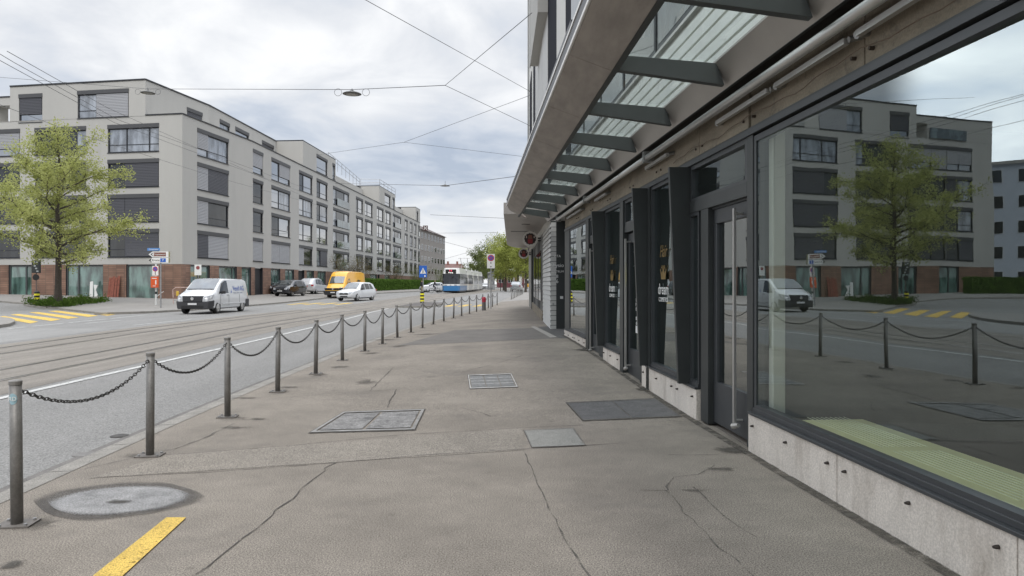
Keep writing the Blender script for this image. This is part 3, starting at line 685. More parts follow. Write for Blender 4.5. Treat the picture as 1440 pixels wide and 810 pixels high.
cover('double concrete manhole cover with pale steel frame left of the path middle', [(.055, .47, .1, .9), (.5, .945, .1, .9)], ((483, 580), (597, 576), (583, 605), (436, 609)), CVC, (FRP, .035, .06))
cover('ribbed steel manhole cover divided by white chalky lines', [(.04, .34, .08, .93), (.36, .65, .08, .93), (.67, .96, .08, .93)], ((658, 528), (719, 526), (728, 544.5), (661, 547)), CVG, (FRW, .018, .04), lines=4)
cover('dark asphalt-filled double manhole cover by the shop plinth', [(.01, .495, .04, .96), (.505, .99, .04, .96)], ((797, 567), (921, 561), (957, 586), (820, 592)), CVD, (mat('cover frame worn', (.13, .125, .115), .8, .2, var=.3), .012, .03))
cover('small square pale manhole cover in the middle of the pavement', [(.015, .985, .03, .97)], ((737, 606), (806, 603), (823, 627), (748, 630)), CVC2, (FRP, .008, .02))
for i, (px, py, r, l) in enumerate(((168, 613.5, 12, 'small round dark water valve cap on the road beside the second post'), (118, 639.5, 15, 'small round grey valve cap on the road near the first post'))):
    p = gp(px, py, z_road); mb = MB(); rr = r / 1000 * p.y
    mb.lathe([(rr, -.0), (rr, .008), (rr * .8, .012)], mat('valve iron' + str(i), (.07, .065, .06) if i == 0 else (.2, .19, .18), .7, .3, var=.3, vscale=20), 20)
    o = mb.build('valve_cap'); o.location = p; tag(o, l, 'valve cap')

# ------------------------------------------------------------------ posts and chains
posts = [(24, 738), (211, 641), (320, 586.5), (390.5, 551), (444, 526), (481.5, 507), (513, 494), (537.8, 484), (558.9, 475), (578, 467.6), (594.2, 461.3), (609.4, 456.1), (624.1, 451.9), (637.8, 447.8), (649.2, 444.4), (660.3, 441.3), (670.2, 438.9), (678.9, 436.5), (686.7, 434.2), (692.6, 432), (699.1, 430)]
PP = []
for px, py in posts:
    y = 1.58 / ((py - 399) / 1000); PP.append(Vector(((px - 720) / 1000 * y, y, 0)))
PH = .95
tilt = {8: (-.03, 0), 9: (-.022, 0), 11: (.05, 0), 13: (.025, 0), 4: (.012, 0), 2: (.0, .01)}
pl_names = {0: 'grey steel bollard with a round blue white RD sticker near its top'}
ordn = 'first second third fourth fifth sixth seventh eighth ninth tenth eleventh twelfth thirteenth fourteenth fifteenth sixteenth seventeenth eighteenth nineteenth twentieth twenty-first'.split()
def make_post():
    t = thing('bollard', '', 'bollard', group='chained grey bollards along the kerb')
    mb = MB(); mb.lathe([(.036, .012), (.036, PH - .03)], POST, 16); mb.build('post', t, smooth=False)
    for p in t.children[0].data.polygons: p.use_smooth = len(p.vertices) == 4
    mb = MB(); mb.lathe([(.0385, PH - .03), (.0385, PH - .006), (.03, PH)], mat('post cap', (.21, .20, .185), .5, .3, var=.2, vscale=10), 16); mb.build('cap', t)
    mb = MB(); mb.box(-.11, .11, -.08, .08, .0, .012, mat('base plate', (.17, .155, .14), .7, .3, var=.3, vscale=20))
    for sx in (-1, 1):
        for sy in (-1, 1): mb.lathe([(.012, .012), (.012, .024)], GALV, 6, (sx * .08, sy * .055, 0))
    mb.build('base_plate', t); return t
post0 = make_post(); tops = []; prnd = random.Random(21)
for i, p in enumerate(PP):
    o = post0 if i == 0 else copy_tree(post0)
    o.location = p; tx, ty = tilt.get(i, (prnd.uniform(-.012, .012), prnd.uniform(-.012, .012))); o.rotation_euler = (ty, tx, .12)
    n = i
    o['label'] = pl_names.get(i) or (f'plain grey steel bollard, {ordn[n - 1]} along the kerb after the RD stickered one')
    tops.append(o.location + Vector((math.sin(tx) * (PH - .07), 0, PH - .07)))
plain_post = o      # the last bollard of the chained row has no sticker
# RD sticker on first visible post
pst = [o for o in bpy.data.objects if o.get('label') == pl_names[0]][0]
mb = MB(); n = 14; zc = .83
for k in range(n):
    t0 = -math.pi / 2 - .75 + 1.5 * k / n; t1 = -math.pi / 2 - .75 + 1.5 * (k + 1) / n
    def hz(t): u = (t + math.pi / 2) / .75; return .036 * math.sqrt(max(0, 1 - u * u))
    mb.face([(.0368 * math.cos(t0), .0368 * math.sin(t0), zc - hz(t0)), (.0368 * math.cos(t1), .0368 * math.sin(t1), zc - hz(t1)), (.0368 * math.cos(t1), .0368 * math.sin(t1), zc + hz(t1)), (.0368 * math.cos(t0), .0368 * math.sin(t0), zc + hz(t0))], mat('sticker blue', (.30, .45, .50), .5) if k % 1 == 0 else SWHITE)
stk = mb.build('sticker', pst)
text('lettering', 'RD', .038, SWHITE, stk, Matrix.Translation((0, -.0385, zc)) @ Matrix.Rotation(R(90), 4, 'X'), .001)
def link_mesh(mb, c, d, roll, rl=.026, rw=.013, r=.0045, m=CHAIN):
    d = d.normalized(); a = d.orthogonal().normalized(); a = Matrix.Rotation(roll, 3, d) @ a; b = d.cross(a)
    N, K = 8, 4; base_i = len(mb.v)
    for i in range(N):
        t = 2 * math.pi * i / N; cc = c + d * (rl * math.cos(t)) + a * (rw * math.sin(t)); out = (d * math.cos(t) + a * math.sin(t))
        for j in range(K):
            s = 2 * math.pi * j / K; mb.v.append(tuple(cc + out * (r * math.cos(s)) + b * (r * math.sin(s))))
    mi = mb.mi(m)
    for i in range(N):
        for j in range(K):
            mb.f.append((base_i + i * K + j, base_i + ((i + 1) % N) * K + j, base_i + ((i + 1) % N) * K + (j + 1) % K, base_i + i * K + (j + 1) % K)); mb.m.append(mi)
sags = [.25, .22, .24, .24, .22, .22, .27, .22, .22, .2, .22, .24, .22, .22, .2, .22, .22, .3, .2, .22, .3]
for i in range(len(tops) - 1):
    a, b = tops[i], tops[i + 1]; ln = (b - a).length; sag = sags[i % len(sags)] * (.8 if i < 1 else 1.0); n = int(ln * 1.07 / .042)
    dd = (b - a).normalized(); a2 = a + dd * .038; b2 = b - dd * .038
    pts = [a2.lerp(b2, k / n) - Vector((0, 0, 4 * sag * (k / n) * (1 - k / n))) for k in range(n + 1)]
    mb = MB(); o0 = a
    for k in range(n):
        link_mesh(mb, (pts[k] + pts[k + 1]) / 2 - o0, pts[k + 1] - pts[k], 0 if k % 2 else math.pi / 2)
    mb.tube([(a2 - dd * .02) - o0, a2 - o0 + Vector((0, 0, -.004))], .007, CHAIN, 6); mb.tube([(b2 + dd * .02) - o0, b2 - o0 + Vector((0, 0, -.004))], .007, CHAIN, 6)
    o = mb.build('chain', smooth=True); o.location = a
    tag(o, 'drooping dark steel chain hung from the ' + ('RD stickered bollard to the first plain one' if i == 0 else f'{ordn[i - 1]} to the {ordn[i]} plain bollard'), 'chain', 'chains hung between the bollards')
# second short row of posts further on
far_posts = []
for k in range(9):
    y = 66 + k * 2.4; far_posts.append((C(y) + .02, y))
for k, (x, y) in enumerate(far_posts):
    o = copy_tree(plain_post); o.location = (x, y, base(x, y)); o.rotation_euler = (0, 0, 0); o['group'] = 'unchained bollards before the parked silver car'
    o['label'] = f'slim unchained bollard in the far row, {ordn[k]} from the near end'

# ------------------------------------------------------------------ near building (right)
ANG = math.atan2(-FB, 1)           # facade heads slightly left
U = Vector((FB, 1, 0)).normalized(); NRM = Vector((-1, FB, 0)).normalized()   # NRM points to the street
def fp(y, out, z): return Vector((FA + FB * y, y, z)) + NRM * out      # point on the facade line at camera distance y
shop = thing('shop_building', 'grey building with dark steel shopfront and large display window lining the pavement', 'building', (FA, 0, 0))
SO = Vector(shop.location)
def fbox(mb, y0, y1, o0, o1, z0, z1, m, z0b=None, z1b=None):
    """box in facade coordinates: along y, outward offset o (towards the street), height z"""
    z0b = z0 if z0b is None else z0b; z1b = z1 if z1b is None else z1b
    P = [fp(y0, o1, z0), fp(y0, o0, z0), fp(y1, o0, z0b), fp(y1, o1, z0b), fp(y0, o1, z1), fp(y0, o0, z1), fp(y1, o0, z1b), fp(y1, o1, z1b)]
    mb.hexa([tuple(p - SO) for p in P], m)
def part(name, fn, parent=None, smooth=False, bevel=0):
    mb = MB(); fn(mb); return mb.build(name, parent or shop, smooth, bevel)
ZP, ZL = .36, 2.98        # plinth top, lintel underside
GLASS = glass_mat('shop glass', .16, (.90, .92, .86), refl_tint=(.82, .92, .94))
GLASS2 = glass_mat('shop glass dim', .26, (.62, .68, .66), refl_tint=(.85, .95, .95))
GLASS3 = glass_mat('shop glass mirror', .33, (.5, .55, .54), refl_tint=(.95, 1, 1))
# plinth panels with bolts
def plinth(y0, y1, joints):
    ys = [y0] + joints + [y1]
    for a, b in zip(ys[:-1], ys[1:]):
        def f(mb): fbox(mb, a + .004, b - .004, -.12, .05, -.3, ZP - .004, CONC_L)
        pl = part('plinth_panel', f, bevel=.004)
        for yb in (a + .12, (a + b) / 2, b - .12):
            if b - a < 1.0 and yb == (a + b) / 2: continue
            p = fp(yb, .05, ZP - .10) - SO; mbb = MB()
            mbb.tube([p, p + NRM * .012, p + NRM * .03], [.012, .012, .007], mat('bolt', (.06, .05, .045), .5, .5), 8)
            mbb.build('bolt', pl)
plinth(-1.5, 6.72, [.2, 1.9, 3.45, 5.12]); plinth(8.22, 10.75, [9.05]); plinth(12.28, 13.75, []); plinth(15.75, 19.1, [17.4])
def sill(y0, y1):
    def f(mb):
        fbox(mb, y0, y1, -.10, .068, ZP - .002, ZP + .022, STEELF)
        fbox(mb, y0, y1, -.08, .03, ZP + .022, ZP + .06, STEELF)
    part('window_sill', f, bevel=.003)
for a, b in ((-1.5, 6.70), (8.22, 10.5), (12.28, 13.72), (15.75, 19.05)): sill(a, b)
def window(y0, y1, z0, z1, g, fw=.06, rot=0.0, label=None):
    def f(mb):
        fbox(mb, y0, y1, -.06, .02, z1 - fw, z1, STEELF); fbox(mb, y0, y1, -.06, .02, z0, z0 + fw * .6, STEELF)
        fbox(mb, y0, y0 + fw, -.06, .02, z0 + fw * .6, z1 - fw, STEELF); fbox(mb, y1 - fw, y1, -.06, .02, z0 + fw * .6, z1 - fw, STEELF)
    w = part('display_window', f)
    if label: w['label'] = label
    mb = MB(); a, b = y0 + fw, y1 - fw; sh = rot * (b - a)
    e = .01 + sh if rot else -.02
    P = [fp(a, e, z0 + fw * .6), fp(b, e - sh, z0 + fw * .6), fp(b, e - sh, z1 - fw), fp(a, e, z1 - fw)]
    # outward shift so the far end recedes a little (slightly turned pane)
    mb.face([tuple(p - SO) for p in P], g)
    mb.build('pane', w); return w
window(-1.4, 6.66, ZP + .06, ZL - .02, GLASS, .055, rot=-.0125)
# jamb right of the door
part('jamb', lambda mb: fbox(mb, 6.66, 6.80, -.12, .03, .02, ZL, STEELD), bevel=.004)
def door(y0, y1, zt, g, handle_y, side=None):
    def f(mb):
        fbox(mb, y0, y1, -.10, -.04, .05, .50, STEELF); fbox(mb, y0, y1, -.10, -.04, zt - .16, zt, STEELF)
        fbox(mb, y0, y0 + .1, -.10, -.04, .5, zt - .16, STEELF); fbox(mb, y1 - .1, y1, -.10, -.04, .5, zt - .16, STEELF)
    d = part('door', f, bevel=.004)
    part('pane', lambda mb: mb.face([tuple(fp(*q) - SO) for q in ((y0 + .1, -.07, .5), (y1 - .1, -.07, .5), (y1 - .1, -.07, zt - .16), (y0 + .1, -.07, zt - .16))], g), d)
    def h(mb):
        fbox(mb, handle_y - .02, handle_y + .02, .03, .055, .18, 2.33, ALU)
        for z in (.22, 2.28): mb.tube([fp(handle_y, -.04, z) - SO, fp(handle_y, .04, z) - SO], .014, ALU, 8)
        mb.tube([fp(handle_y - .1, .04, .19) - SO, fp(handle_y + .02, .045, .16) - SO], [.02, .032], ALU, 8)
    part('handle', h, d)
    return d
# door 1
part('door_post', lambda mb: fbox(mb, 7.90, 8.14, -.12, .025, .02, 2.42, STEELD), bevel=.004)
door(6.81, 7.90, 2.40, GLASS3, 7.08)
part('transom_bar', lambda mb: fbox(mb, 6.801, 8.53, -.10, .03, 2.42, 2.56, STEELD), bevel=.003)
part('door_lintel', lambda mb: fbox(mb, 6.801, 8.53, -.08, -.02, 2.40, 2.42, STEELF))
window(6.82, 8.52, 2.56, ZL, GLASS, .05)
window(8.22, 8.56, ZP + .06, 2.42, GLASS2, .04)
# window 2
window(8.58, 10.32, ZP + .06, ZL, GLASS2, .05)
part('jamb', lambda mb: fbox(mb, 10.32, 10.50, -.12, .05, .02, ZL, STEELD), bevel=.004)
# door 2
door(11.06, 12.02, 2.42, GLASS2, 11.86)
part('jamb', lambda mb: fbox(mb, 10.50, 11.05, -.12, .0, .02, ZL, STEELD))
part('door_post', lambda mb: fbox(mb, 12.03, 12.28, -.12, .05, .02, ZL, STEELD), bevel=.004)
part('transom_bar', lambda mb: fbox(mb, 11.05, 12.03, -.10, .02, 2.44, 2.58, STEELD))
window(11.06, 12.02, 2.58, ZL, GLASS, .05)
# window 3
window(12.30, 13.70, ZP + .06, ZL, GLASS2, .05)
part('jamb', lambda mb: fbox(mb, 13.70, 14.30, -.12, .02, .02, ZL, STEELD))
door(14.30, 15.35, 2.42, GLASS2, 15.18)
part('transom_bar', lambda mb: fbox(mb, 14.30, 15.38, -.10, .02, 2.44, 2.58, STEELD))
window(14.32, 15.36, 2.58, ZL, GLASS, .05)
part('door_post', lambda mb: fbox(mb, 15.38, 15.74, -.12, .05, .02, ZL, STEELD), bevel=.004)
# window 4
window(15.76, 18.3, ZP + .06, ZL, GLASS3, .05, rot=-.004)
part('jamb', lambda mb: fbox(mb, 18.30, 19.12, -.12, .03, ZP - .03, ZL, STEELD), bevel=.004)
# tapered steel fins
def fin(y, th=.06):
    def f(mb):
        o0, o1, o2 = -.02, .16, .275
        P = [fp(y, o1, ZP + .02), fp(y, o0, ZP + .02), fp(y + th, o0, ZP + .02), fp(y + th, o1, ZP + .02), fp(y, o2, ZL + .0), fp(y, o0, ZL), fp(y + th, o0, ZL), fp(y + th, o2, ZL)]
        mb.hexa([tuple(p - SO) for p in P], STEELD)
    fo = part('steel_fin', f, bevel=.004)
for y in (8.54, 10.42, 13.74): fin(y)
# lintel concrete panels
ls = [-1.5, .6, 2.7, 4.85, 6.78, 8.2, 9.9, 11.5, 13.3, 15.1, 17.0, 19.12]
for a, b in zip(ls[:-1], ls[1:]):
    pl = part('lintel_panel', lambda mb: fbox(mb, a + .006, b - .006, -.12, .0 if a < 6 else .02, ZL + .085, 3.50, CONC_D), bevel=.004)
    for yb in (a + .11, b - .11):
        mbb = MB(); p = fp(yb, .0, ZL + .17) - SO; mbb.tube([p, p + NRM * .035], .014, mat('rust bolt', (.05, .035, .025), .7), 7)
        mbb.build('bolt', pl)
part('lintel_rail', lambda mb: (fbox(mb, -1.5, 19.12, -.12, .05, ZL, ZL + .05, STEELF), fbox(mb, -1.5, 19.12, -.12, .02, ZL + .05, ZL + .083, STEELD)))
# interior behind the big window
def interior(mb):
    fbox(mb, -1.6, 19.2, -5.6, -5.5, 0, 3.1, INT); fbox(mb, -1.6, 19.2, -5.5, -.13, -.02, .05, INTF); fbox(mb, -1.6, 19.2, -5.5, -.13, 3.05, 3.15, INT)
    for y in (-1.6, 6.75, 10.45, 13.8, 19.1): fbox(mb, y, y + .08, -5.5, -.13, .05, 3.05, INT)
part('interior_room', interior)
part('interior_column', lambda mb: fbox(mb, 6.515, 6.61, -.22, -.10, .05, 3.05, COLM), bevel=.01)
def conv(mb):
    fbox(mb, -1.4, 6.25, -.80, -.10, .05, ZP + .02, RADI)
cv = part('convector_cover', conv, bevel=.005)
mb = MB()
y = -1.2
while y < 6.1:
    for k in range(9):
        o_ = -.34 - k * .042
        fbox(mb, y, y + 1.15, o_ - .008, o_, ZP + .020, ZP + .023, RADS)
    y += 1.28
mb.build('grille', cv)
mb = MB()
for y in (1.4, 2.3, 3.3, 4.0, 4.7, 5.5): fbox(mb, y, y + .11, -.18, -.14, ZP + .02, ZP + .032, SWHITE)
mb.build('clip', cv)
# window lettering
Mtxt = lambda y, z, o=.004: basis(fp(y, o, z) - SO, -U)
def glass_sign(y):
    text('lettering', 'Hair', .24, GOLD, shop, Mtxt(y, 2.02), .001, .8, .35)
    text('lettering', 'HAIR', .09, GOLD, shop, Mtxt(y, 1.80), .001)
    text('lettering', 'dream', .22, SWHITE, shop, Mtxt(y, 1.50), .001, .9)
    text('lettering', 'COSMETICS', .085, SWHITE, shop, Mtxt(y, 1.36), .001)
    mb = MB(); M = Mtxt(y, 1.76 - .12, .002)
    mb.prism([(-.10, 0), (.10, 0), (.15, .15), (.06, .08), (0, .17), (-.06, .08), (-.15, .15)], .001, GOLD, M); mb.build('crown_decal', shop)
    mb = MB()
    for z in (2.16, 1.9): fbox(mb, y - .55, y + .55, -.4, -.38, z, z + .012, ALU_D)
    mb.build('hanging_shelf', shop)
glass_sign(9.75); glass_sign(13.15)
def poster(mb):
    M = Mtxt(11.45, 1.72, -.060); mb.prism([(-.14, -.12), (.16, -.12), (.16, .12), (-.14, .12)], .002, SYEL, M)
    M = Mtxt(11.45, .78, -.060); mb.prism([(-.12, 0), (.1, 0), (.1, .12), (-.12, .12)], .002, SWHITE, M)
part('poster', poster)
for k in range(9): text('lettering', ('cut', 'colour', 'styling', 'beauty', 'Mo - Fr', '09 - 18', 'Sa', '08 - 16', 'dream')[k], .085, SWHITE, shop, Mtxt(11.45, 1.54 - k * .075, -.06), .001)

# end wall with door recess (beyond the last window) and white clapboard section
def wall_seg(p0, p1, z0, z1, th, m, mb):
    a = Vector((*p0, 0)); b = Vector((*p1, 0)); d = (b - a).normalized(); n = Vector((d.y, -d.x, 0)) * th
    P = [a, b, b + n, a + n]
    mb.hexa([tuple(Vector((q.x, q.y, z0)) - SO) for q in P] + [tuple(Vector((q.x, q.y, z1)) - SO) for q in P], m)
part('entrance_end_wall', lambda mb: mb.box(1.18 - SO.x, 2.0 - SO.x, 21.72, 21.82, 0, 3.5, STEELD))
part('entrance_back_wall', lambda mb: mb.box(1.66 - SO.x, 1.76 - SO.x, 19.1, 21.72, 0, 3.5, DARK))
part('entrance_return', lambda mb: mb.box(1.45 - SO.x, 1.95 - SO.x, 19.08, 19.13, ZP - .05, 3.5, STEELD))
for k, (tx, z, s) in enumerate((('VITA', 2.42, .10), ('physio', 2.14, .16), ('ZENTRUM', 1.95, .09), ('8', 1.80, .14), ('6', 1.65, .16))):
    text('lettering', tx, s, SWHITE, shop, Matrix.Translation((1.38 - SO.x, 21.715, z)) @ Matrix.Rotation(R(90), 4, 'X'), .001)
part('intercom', lambda mb: (mb.box(1.47 - SO.x, 1.56 - SO.x, 21.70, 21.719, 1.12, 1.20, SWHITE), mb.box(1.235 - SO.x, 1.285 - SO.x, 21.70, 21.719, .93, .99, GALV)))
WB = [(1.20, 21.72), (1.17, 26.0)]
def claps(mb):
    z = .02
    while z < 3.4:
        a = Vector((1.20, 21.715, 0)); b = Vector((1.165, 26.4, 0))
        for (q0, q1) in ((a, b),):
            P = [(q0.x, q0.y), (q1.x, q1.y), (q1.x + .15, q1.y), (q0.x + .15, q0.y)]
            lo = [(-.028, 0), (-.028, 0), (0, 0), (0, 0)]
            mb.hexa([(P[i][0] + (-.03 if i < 2 else 0) - SO.x, P[i][1], z) for i in range(4)] + [(P[i][0] + (-.004 if i < 2 else 0) - SO.x, P[i][1], z + .135) for i in range(4)], mat('white clapboard', (.50, .50, .48), .6, var=.08, vscale=2))
        z += .15
    mb.box(1.19 - SO.x, 1.3 - SO.x, 21.72, 26.35, 0, 3.45, DARK)
part('white_cladding', claps)
GW = mat('grey ribbed wall', (.15, .15, .148), .6, .2, var=.15, vscale=2)
def gwall(mb):
    mb.box(1.18 - SO.x, 1.5 - SO.x, 26.4, 39.5, -.1, 3.5, GW)
    y = 26.6
    while y < 39: mb.box(1.155 - SO.x, 1.18 - SO.x, y, y + .12, .5, 3.4, ALU_D if int(y * 3) % 2 else GW); y += .6
part('ribbed_wall', gwall)
part('wall_plinth', lambda mb: mb.box(1.10 - SO.x, 1.18 - SO.x, 26.4, 39.4, -.1, .55, CONC_D))
for y0, y1 in ((28.0, 30.2), (31.0, 33.4), (34.4, 37.0)):
    part('wall_window', lambda mb: mb.box(1.13 - SO.x, 1.178 - SO.x, y0, y1, .9, 2.9, PANE_D))
part('corner_pier', lambda mb: mb.box(1.08 - SO.x, 1.6 - SO.x, 39.5, 40.2, -.1, 4.0, STEELD))

# upper storeys: body polygon following the street, ending at about 43 m
UP = [(FA + FB * -14 + 0, -14), (FA + FB * 20, 20), (1.17, 26), (1.02, 44.2)]
H_UP = 21
part('upper_wall', lambda mb: [wall_seg(UP[i], UP[i + 1], 3.5, H_UP, .4, CREAM, mb) for i in range(3)] + [mb.box(1.05 - SO.x, 12, 44.0, 44.4, -.1, H_UP, CREAM)])
# horizontal ribs on the first floor cladding (seen through the canopy glass)
RIBW = mat('white ribbed sheet', (.80, .80, .76), .6, var=.08, vscale=2)
def ribs(mb):
    z = 3.60
    while z < 4.66:
        fbox(mb, -8, 20, .0, .035, z, z + .125, RIBW); z += .16
    fbox(mb, -8, 20, .0, .06, 4.76, 4.80, ALU)
part('ribbed_cladding', ribs)
# band windows above
UG = pane_mat('upper window glass', (.10, .12, .13), .25)
for fl in range(5):
    z0 = 4.82 + fl * 3.1
    y = -6.0
    while y < 17.4:
        w = part('upper_window', lambda mb: (fbox(mb, y, y + 1.9, .005, .045, z0, z0 + 2.0, FRAME),))
        part('pane', lambda mb: fbox(mb, y + .06, y + 1.84, .045, .05, z0 + .06, z0 + 1.94, UG), w)
        y += 2.0
# dark balcony recess beside the canopy edge
def ubox(mb, y0, y1, o, z0, z1, m, th=.06):
    # along upper facade between 20 and 44
    def X(y): return interp([(18, FA + FB * 18), (20, FA + FB * 20), (26, 1.17), (44.2, 1.02)], y)
    P = [(X(y0) - o, y0), (X(y0) - o + th, y0), (X(y1) - o + th, y1), (X(y1) - o, y1)]
    mb.hexa([(p[0] - SO.x, p[1], z0) for p in P] + [(p[0] - SO.x, p[1], z1) for p in P], m)
NAVY = mat('navy balcony glass', (.010, .011, .018), .8, spec=.1)
part('balcony_recess', lambda mb: ubox(mb, 17.6, 24.0, .03, 4.9, 20, NAVY))
for z0 in (8.0, 14.5): part('balcony_slab', lambda mb: ubox(mb, 17.6, 23.9, .10, z0, z0 + .12, FRAME, .12))
part('projecting_bay', lambda mb: ubox(mb, 24.0, 30.0, .38, 10.75, 13.6, RENDER2, .35))
PNL = mat('facade panel', (.44, .435, .42), .6, var=.05, vscale=1)
for (y0, y1) in ((24.1, 26.6), (26.7, 29.4), (29.5, 32.8)):
    part('facade_panel', lambda mb: ubox(mb, y0, y1, .035, 4.0, 20.5, PNL))
for (y0, y1, za, zb) in ((33.0, 35.6, 4.2, 8.6), (33.0, 35.6, 9.2, 14), (33, 35.6, 15, 20), (38.2, 41.0, 4.2, 7.8), (38.2, 41.0, 8.2, 13.0), (38.2, 41.0, 14, 20)):
    part('slot_window', lambda mb: ubox(mb, y0, y1, .03, za, zb, NAVY))
part('corner_trim', lambda mb: ubox(mb, 43.2, 44.4, .06, 3.6, 20.5, ALU_D))
part('roof', lambda mb: mb.box(-.1, 10, -14, 44, H_UP, H_UP + .2, RENDER2))
part('rear_mass', lambda mb: (mb.box(3.2, 10, -14, 39.2, 3.4, H_UP, RENDER2), mb.box(3.4, 10, -14, -13.8, -.3, 3.6, RENDER2), mb.box(9.8, 10, -14, 39.2, -.3, 3.6, RENDER2), mb.box(-.5, 10, 39.2, 39.5, -.3, 3.6, RENDER2)))

# ------------------------------------------------------------------ canopy
can = shop     # the canopy is a part of the shop building
def xo(y): return .886 - .052 * y      # outer edge line
def cbox(mb, y0, y1, fx0, z0, fx1, z1, th, m):
    """sheet from outer line fx0(y) at z0 to inner line fx1(y) at z1, thickness th up"""
    P = [(fx0(y0), y0, z0), (fx1(y0), y0, z1), (fx1(y1), y1, z1), (fx0(y1), y1, z0)]
    mb.hexa([(p[0] - SO.x, p[1], p[2]) for p in P] + [(p[0] - SO.x, p[1], p[2] + th) for p in P], m)
xi = lambda y: xo(y) + .40
ZO, ZI = 3.73, 3.58
bys = [5.03 + 1.7 * k for k in range(-3, 10)]
fj = [-1.5, 1.58, 3.28, 4.98, 6.68, 8.6, 10.6, 12.6, 14.7, 16.8, 19.0]
for a, b in zip(fj[:-1], fj[1:]):
    fo = part('canopy_fascia', lambda mb: cbox(mb, a + .004, b - .004, xo, ZO, xi, ZI, .03, FASCIA), bevel=.003)
# rounded far end of the fascia
def fend(mb):
    n = 8; prev = None
    for k in range(n + 1):
        t = k / n * math.pi / 2; yy = 19.0 + 2.7 * math.sin(t); ww = xo(yy) + .0 + (1 - math.cos(t)) * .5
        cur = (ww, yy); inn = (min(xi(yy) + (1 - math.cos(t)) * 0.3, ww + .4 + .2 * t), yy)
        if prev: 
            P = [prev[0], prev[1], inn, cur]; z = [ZO, ZI, ZI, ZO]
            mb.hexa([(p[0] - SO.x, p[1], z[i]) for i, p in enumerate(P)] + [(p[0] - SO.x, p[1], z[i] + .03) for i, p in enumerate(P)], FASCIA)
        prev = (cur, inn)
part('canopy_fascia', fend)
EDGE = mat('fascia edge bright', (.62, .60, .57), .35, .6)
part('fascia_edge', lambda mb: (cbox(mb, -1.5, 20, lambda y: xo(y) - .022, ZO + .002, xo, ZO - .002, .04, EDGE)), bevel=.006)
part('fascia_face', lambda mb: (cbox(mb, -1.5, 20, lambda y: xo(y) + .005, ZO + .042, lambda y: xo(y) + .03, ZO + .042, .16, FRAME), cbox(mb, -1.5, 20, lambda y: xo(y) - .005, ZO + .202, lambda y: xo(y) + .08, ZO + .202, .03, EDGE)))
part('edge_beam', lambda mb: cbox(mb, -1.5, 21.4, lambda y: xi(y) + .002, ZI + .0, lambda y: xi(y) + .06, ZI + .0, .20, BEAM))
xw = lambda y: FA + FB * y
# wall-side sloping grey soffit panel and black gap
part('wall_soffit', lambda mb: cbox(mb, -1.5, 21.4, lambda y: xw(y) - .37, 3.66, lambda y: xw(y) - .23, 3.44, .02, SOFFIT))
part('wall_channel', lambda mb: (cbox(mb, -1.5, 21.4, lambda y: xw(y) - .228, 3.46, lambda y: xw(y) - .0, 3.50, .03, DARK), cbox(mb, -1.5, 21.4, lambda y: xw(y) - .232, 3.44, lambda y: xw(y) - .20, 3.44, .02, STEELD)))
for k, y in enumerate(bys):
    def bm_(mb):
        th = .04
        a, b = xi(y) + .062, xw(y) - .28
        P = [(a, y - th, 3.59), (b, y - th, 3.45), (b, y + th, 3.45), (a, y + th, 3.59), (a, y - th, 3.735), (b - .07, y - th, 3.655), (b - .07, y + th, 3.655), (a, y + th, 3.735)]
        mb.hexa([(p[0] - SO.x, p[1], p[2]) for p in P], BEAM)
    part('canopy_beam', bm_, bevel=.003)
CG = glass_mat('canopy glass', .02, (.92, .96, .94))
for k in range(len(bys) - 1):
    part('canopy_glass', lambda mb: cbox(mb, bys[k] + .01, bys[k + 1] - .01, lambda y: xi(y) + .05, 3.745, lambda y: xw(y) - .345, 3.675, .012, CG))
# second, closed canopy round the bend
def can2(mb):
    n = 12; pts = []
    for k in range(n + 1):
        t = math.pi / 2 * k / n; pts.append((-.28 + (1 - math.cos(t)) * 1.5, 38.5 + 5.2 * math.sin(t)))
    poly = [(1.3, 22.0), (-.26, 22.0)] + pts + [(1.3, 43.7)]
    i = len(mb.v)
    mb.prism([(p[0] - SO.x, p[1]) for p in reversed(poly)], .35, SOFFIT, Matrix.Translation((0, 0, 3.74)))
part('round_canopy', can2)
part('canopy_slot', lambda mb: (mb.box(-.05 - SO.x, .9 - SO.x, 29.2, 29.5, 3.73, 3.745, SBLACK), mb.box(.35 - SO.x, .65 - SO.x, 25.7, 25.9, 3.73, 3.745, SBLACK)))
# awning cassettes and arms
def awn(y0, y1, lab):
    t = thing('awning_roller', lab, 'awning', tuple(fp(y0, .19, 3.33)), 0, 'rolled-up awnings under the canopy')
    mb = MB(); a = Vector((0, 0, 0)); b = fp(y1, .19, 3.33) - fp(y0, .19, 3.33)
    mb.tube([a, b], .042, ALU, 12); o = mb.build('roller', t, smooth=True)
    mb = MB()
    P = [a + Vector((.03, 0, .035)), b + Vector((.03, 0, .035))]
    mb.tube(P, .028, STEELD, 8); mb.build('housing', t)
    for q in (a, b): mb = MB(); mb.box(q.x - .05, q.x + .10, q.y - .02, q.y + .02, q.z - .06, q.z + .09, ALU_D); mb.build('bracket', t)
    return t
for (y0, y1, lab) in ((-1.2, 2.3, 'long pale awning roller nearest the camera above the display window'), (2.35, 9.9, 'long pale awning roller above the tall door and dream window'), (9.95, 14.9, 'long pale awning roller in the middle of the shop front'), (14.95, 19.4, 'long pale awning roller farthest along the shop front')):
    awn(y0, y1, lab)
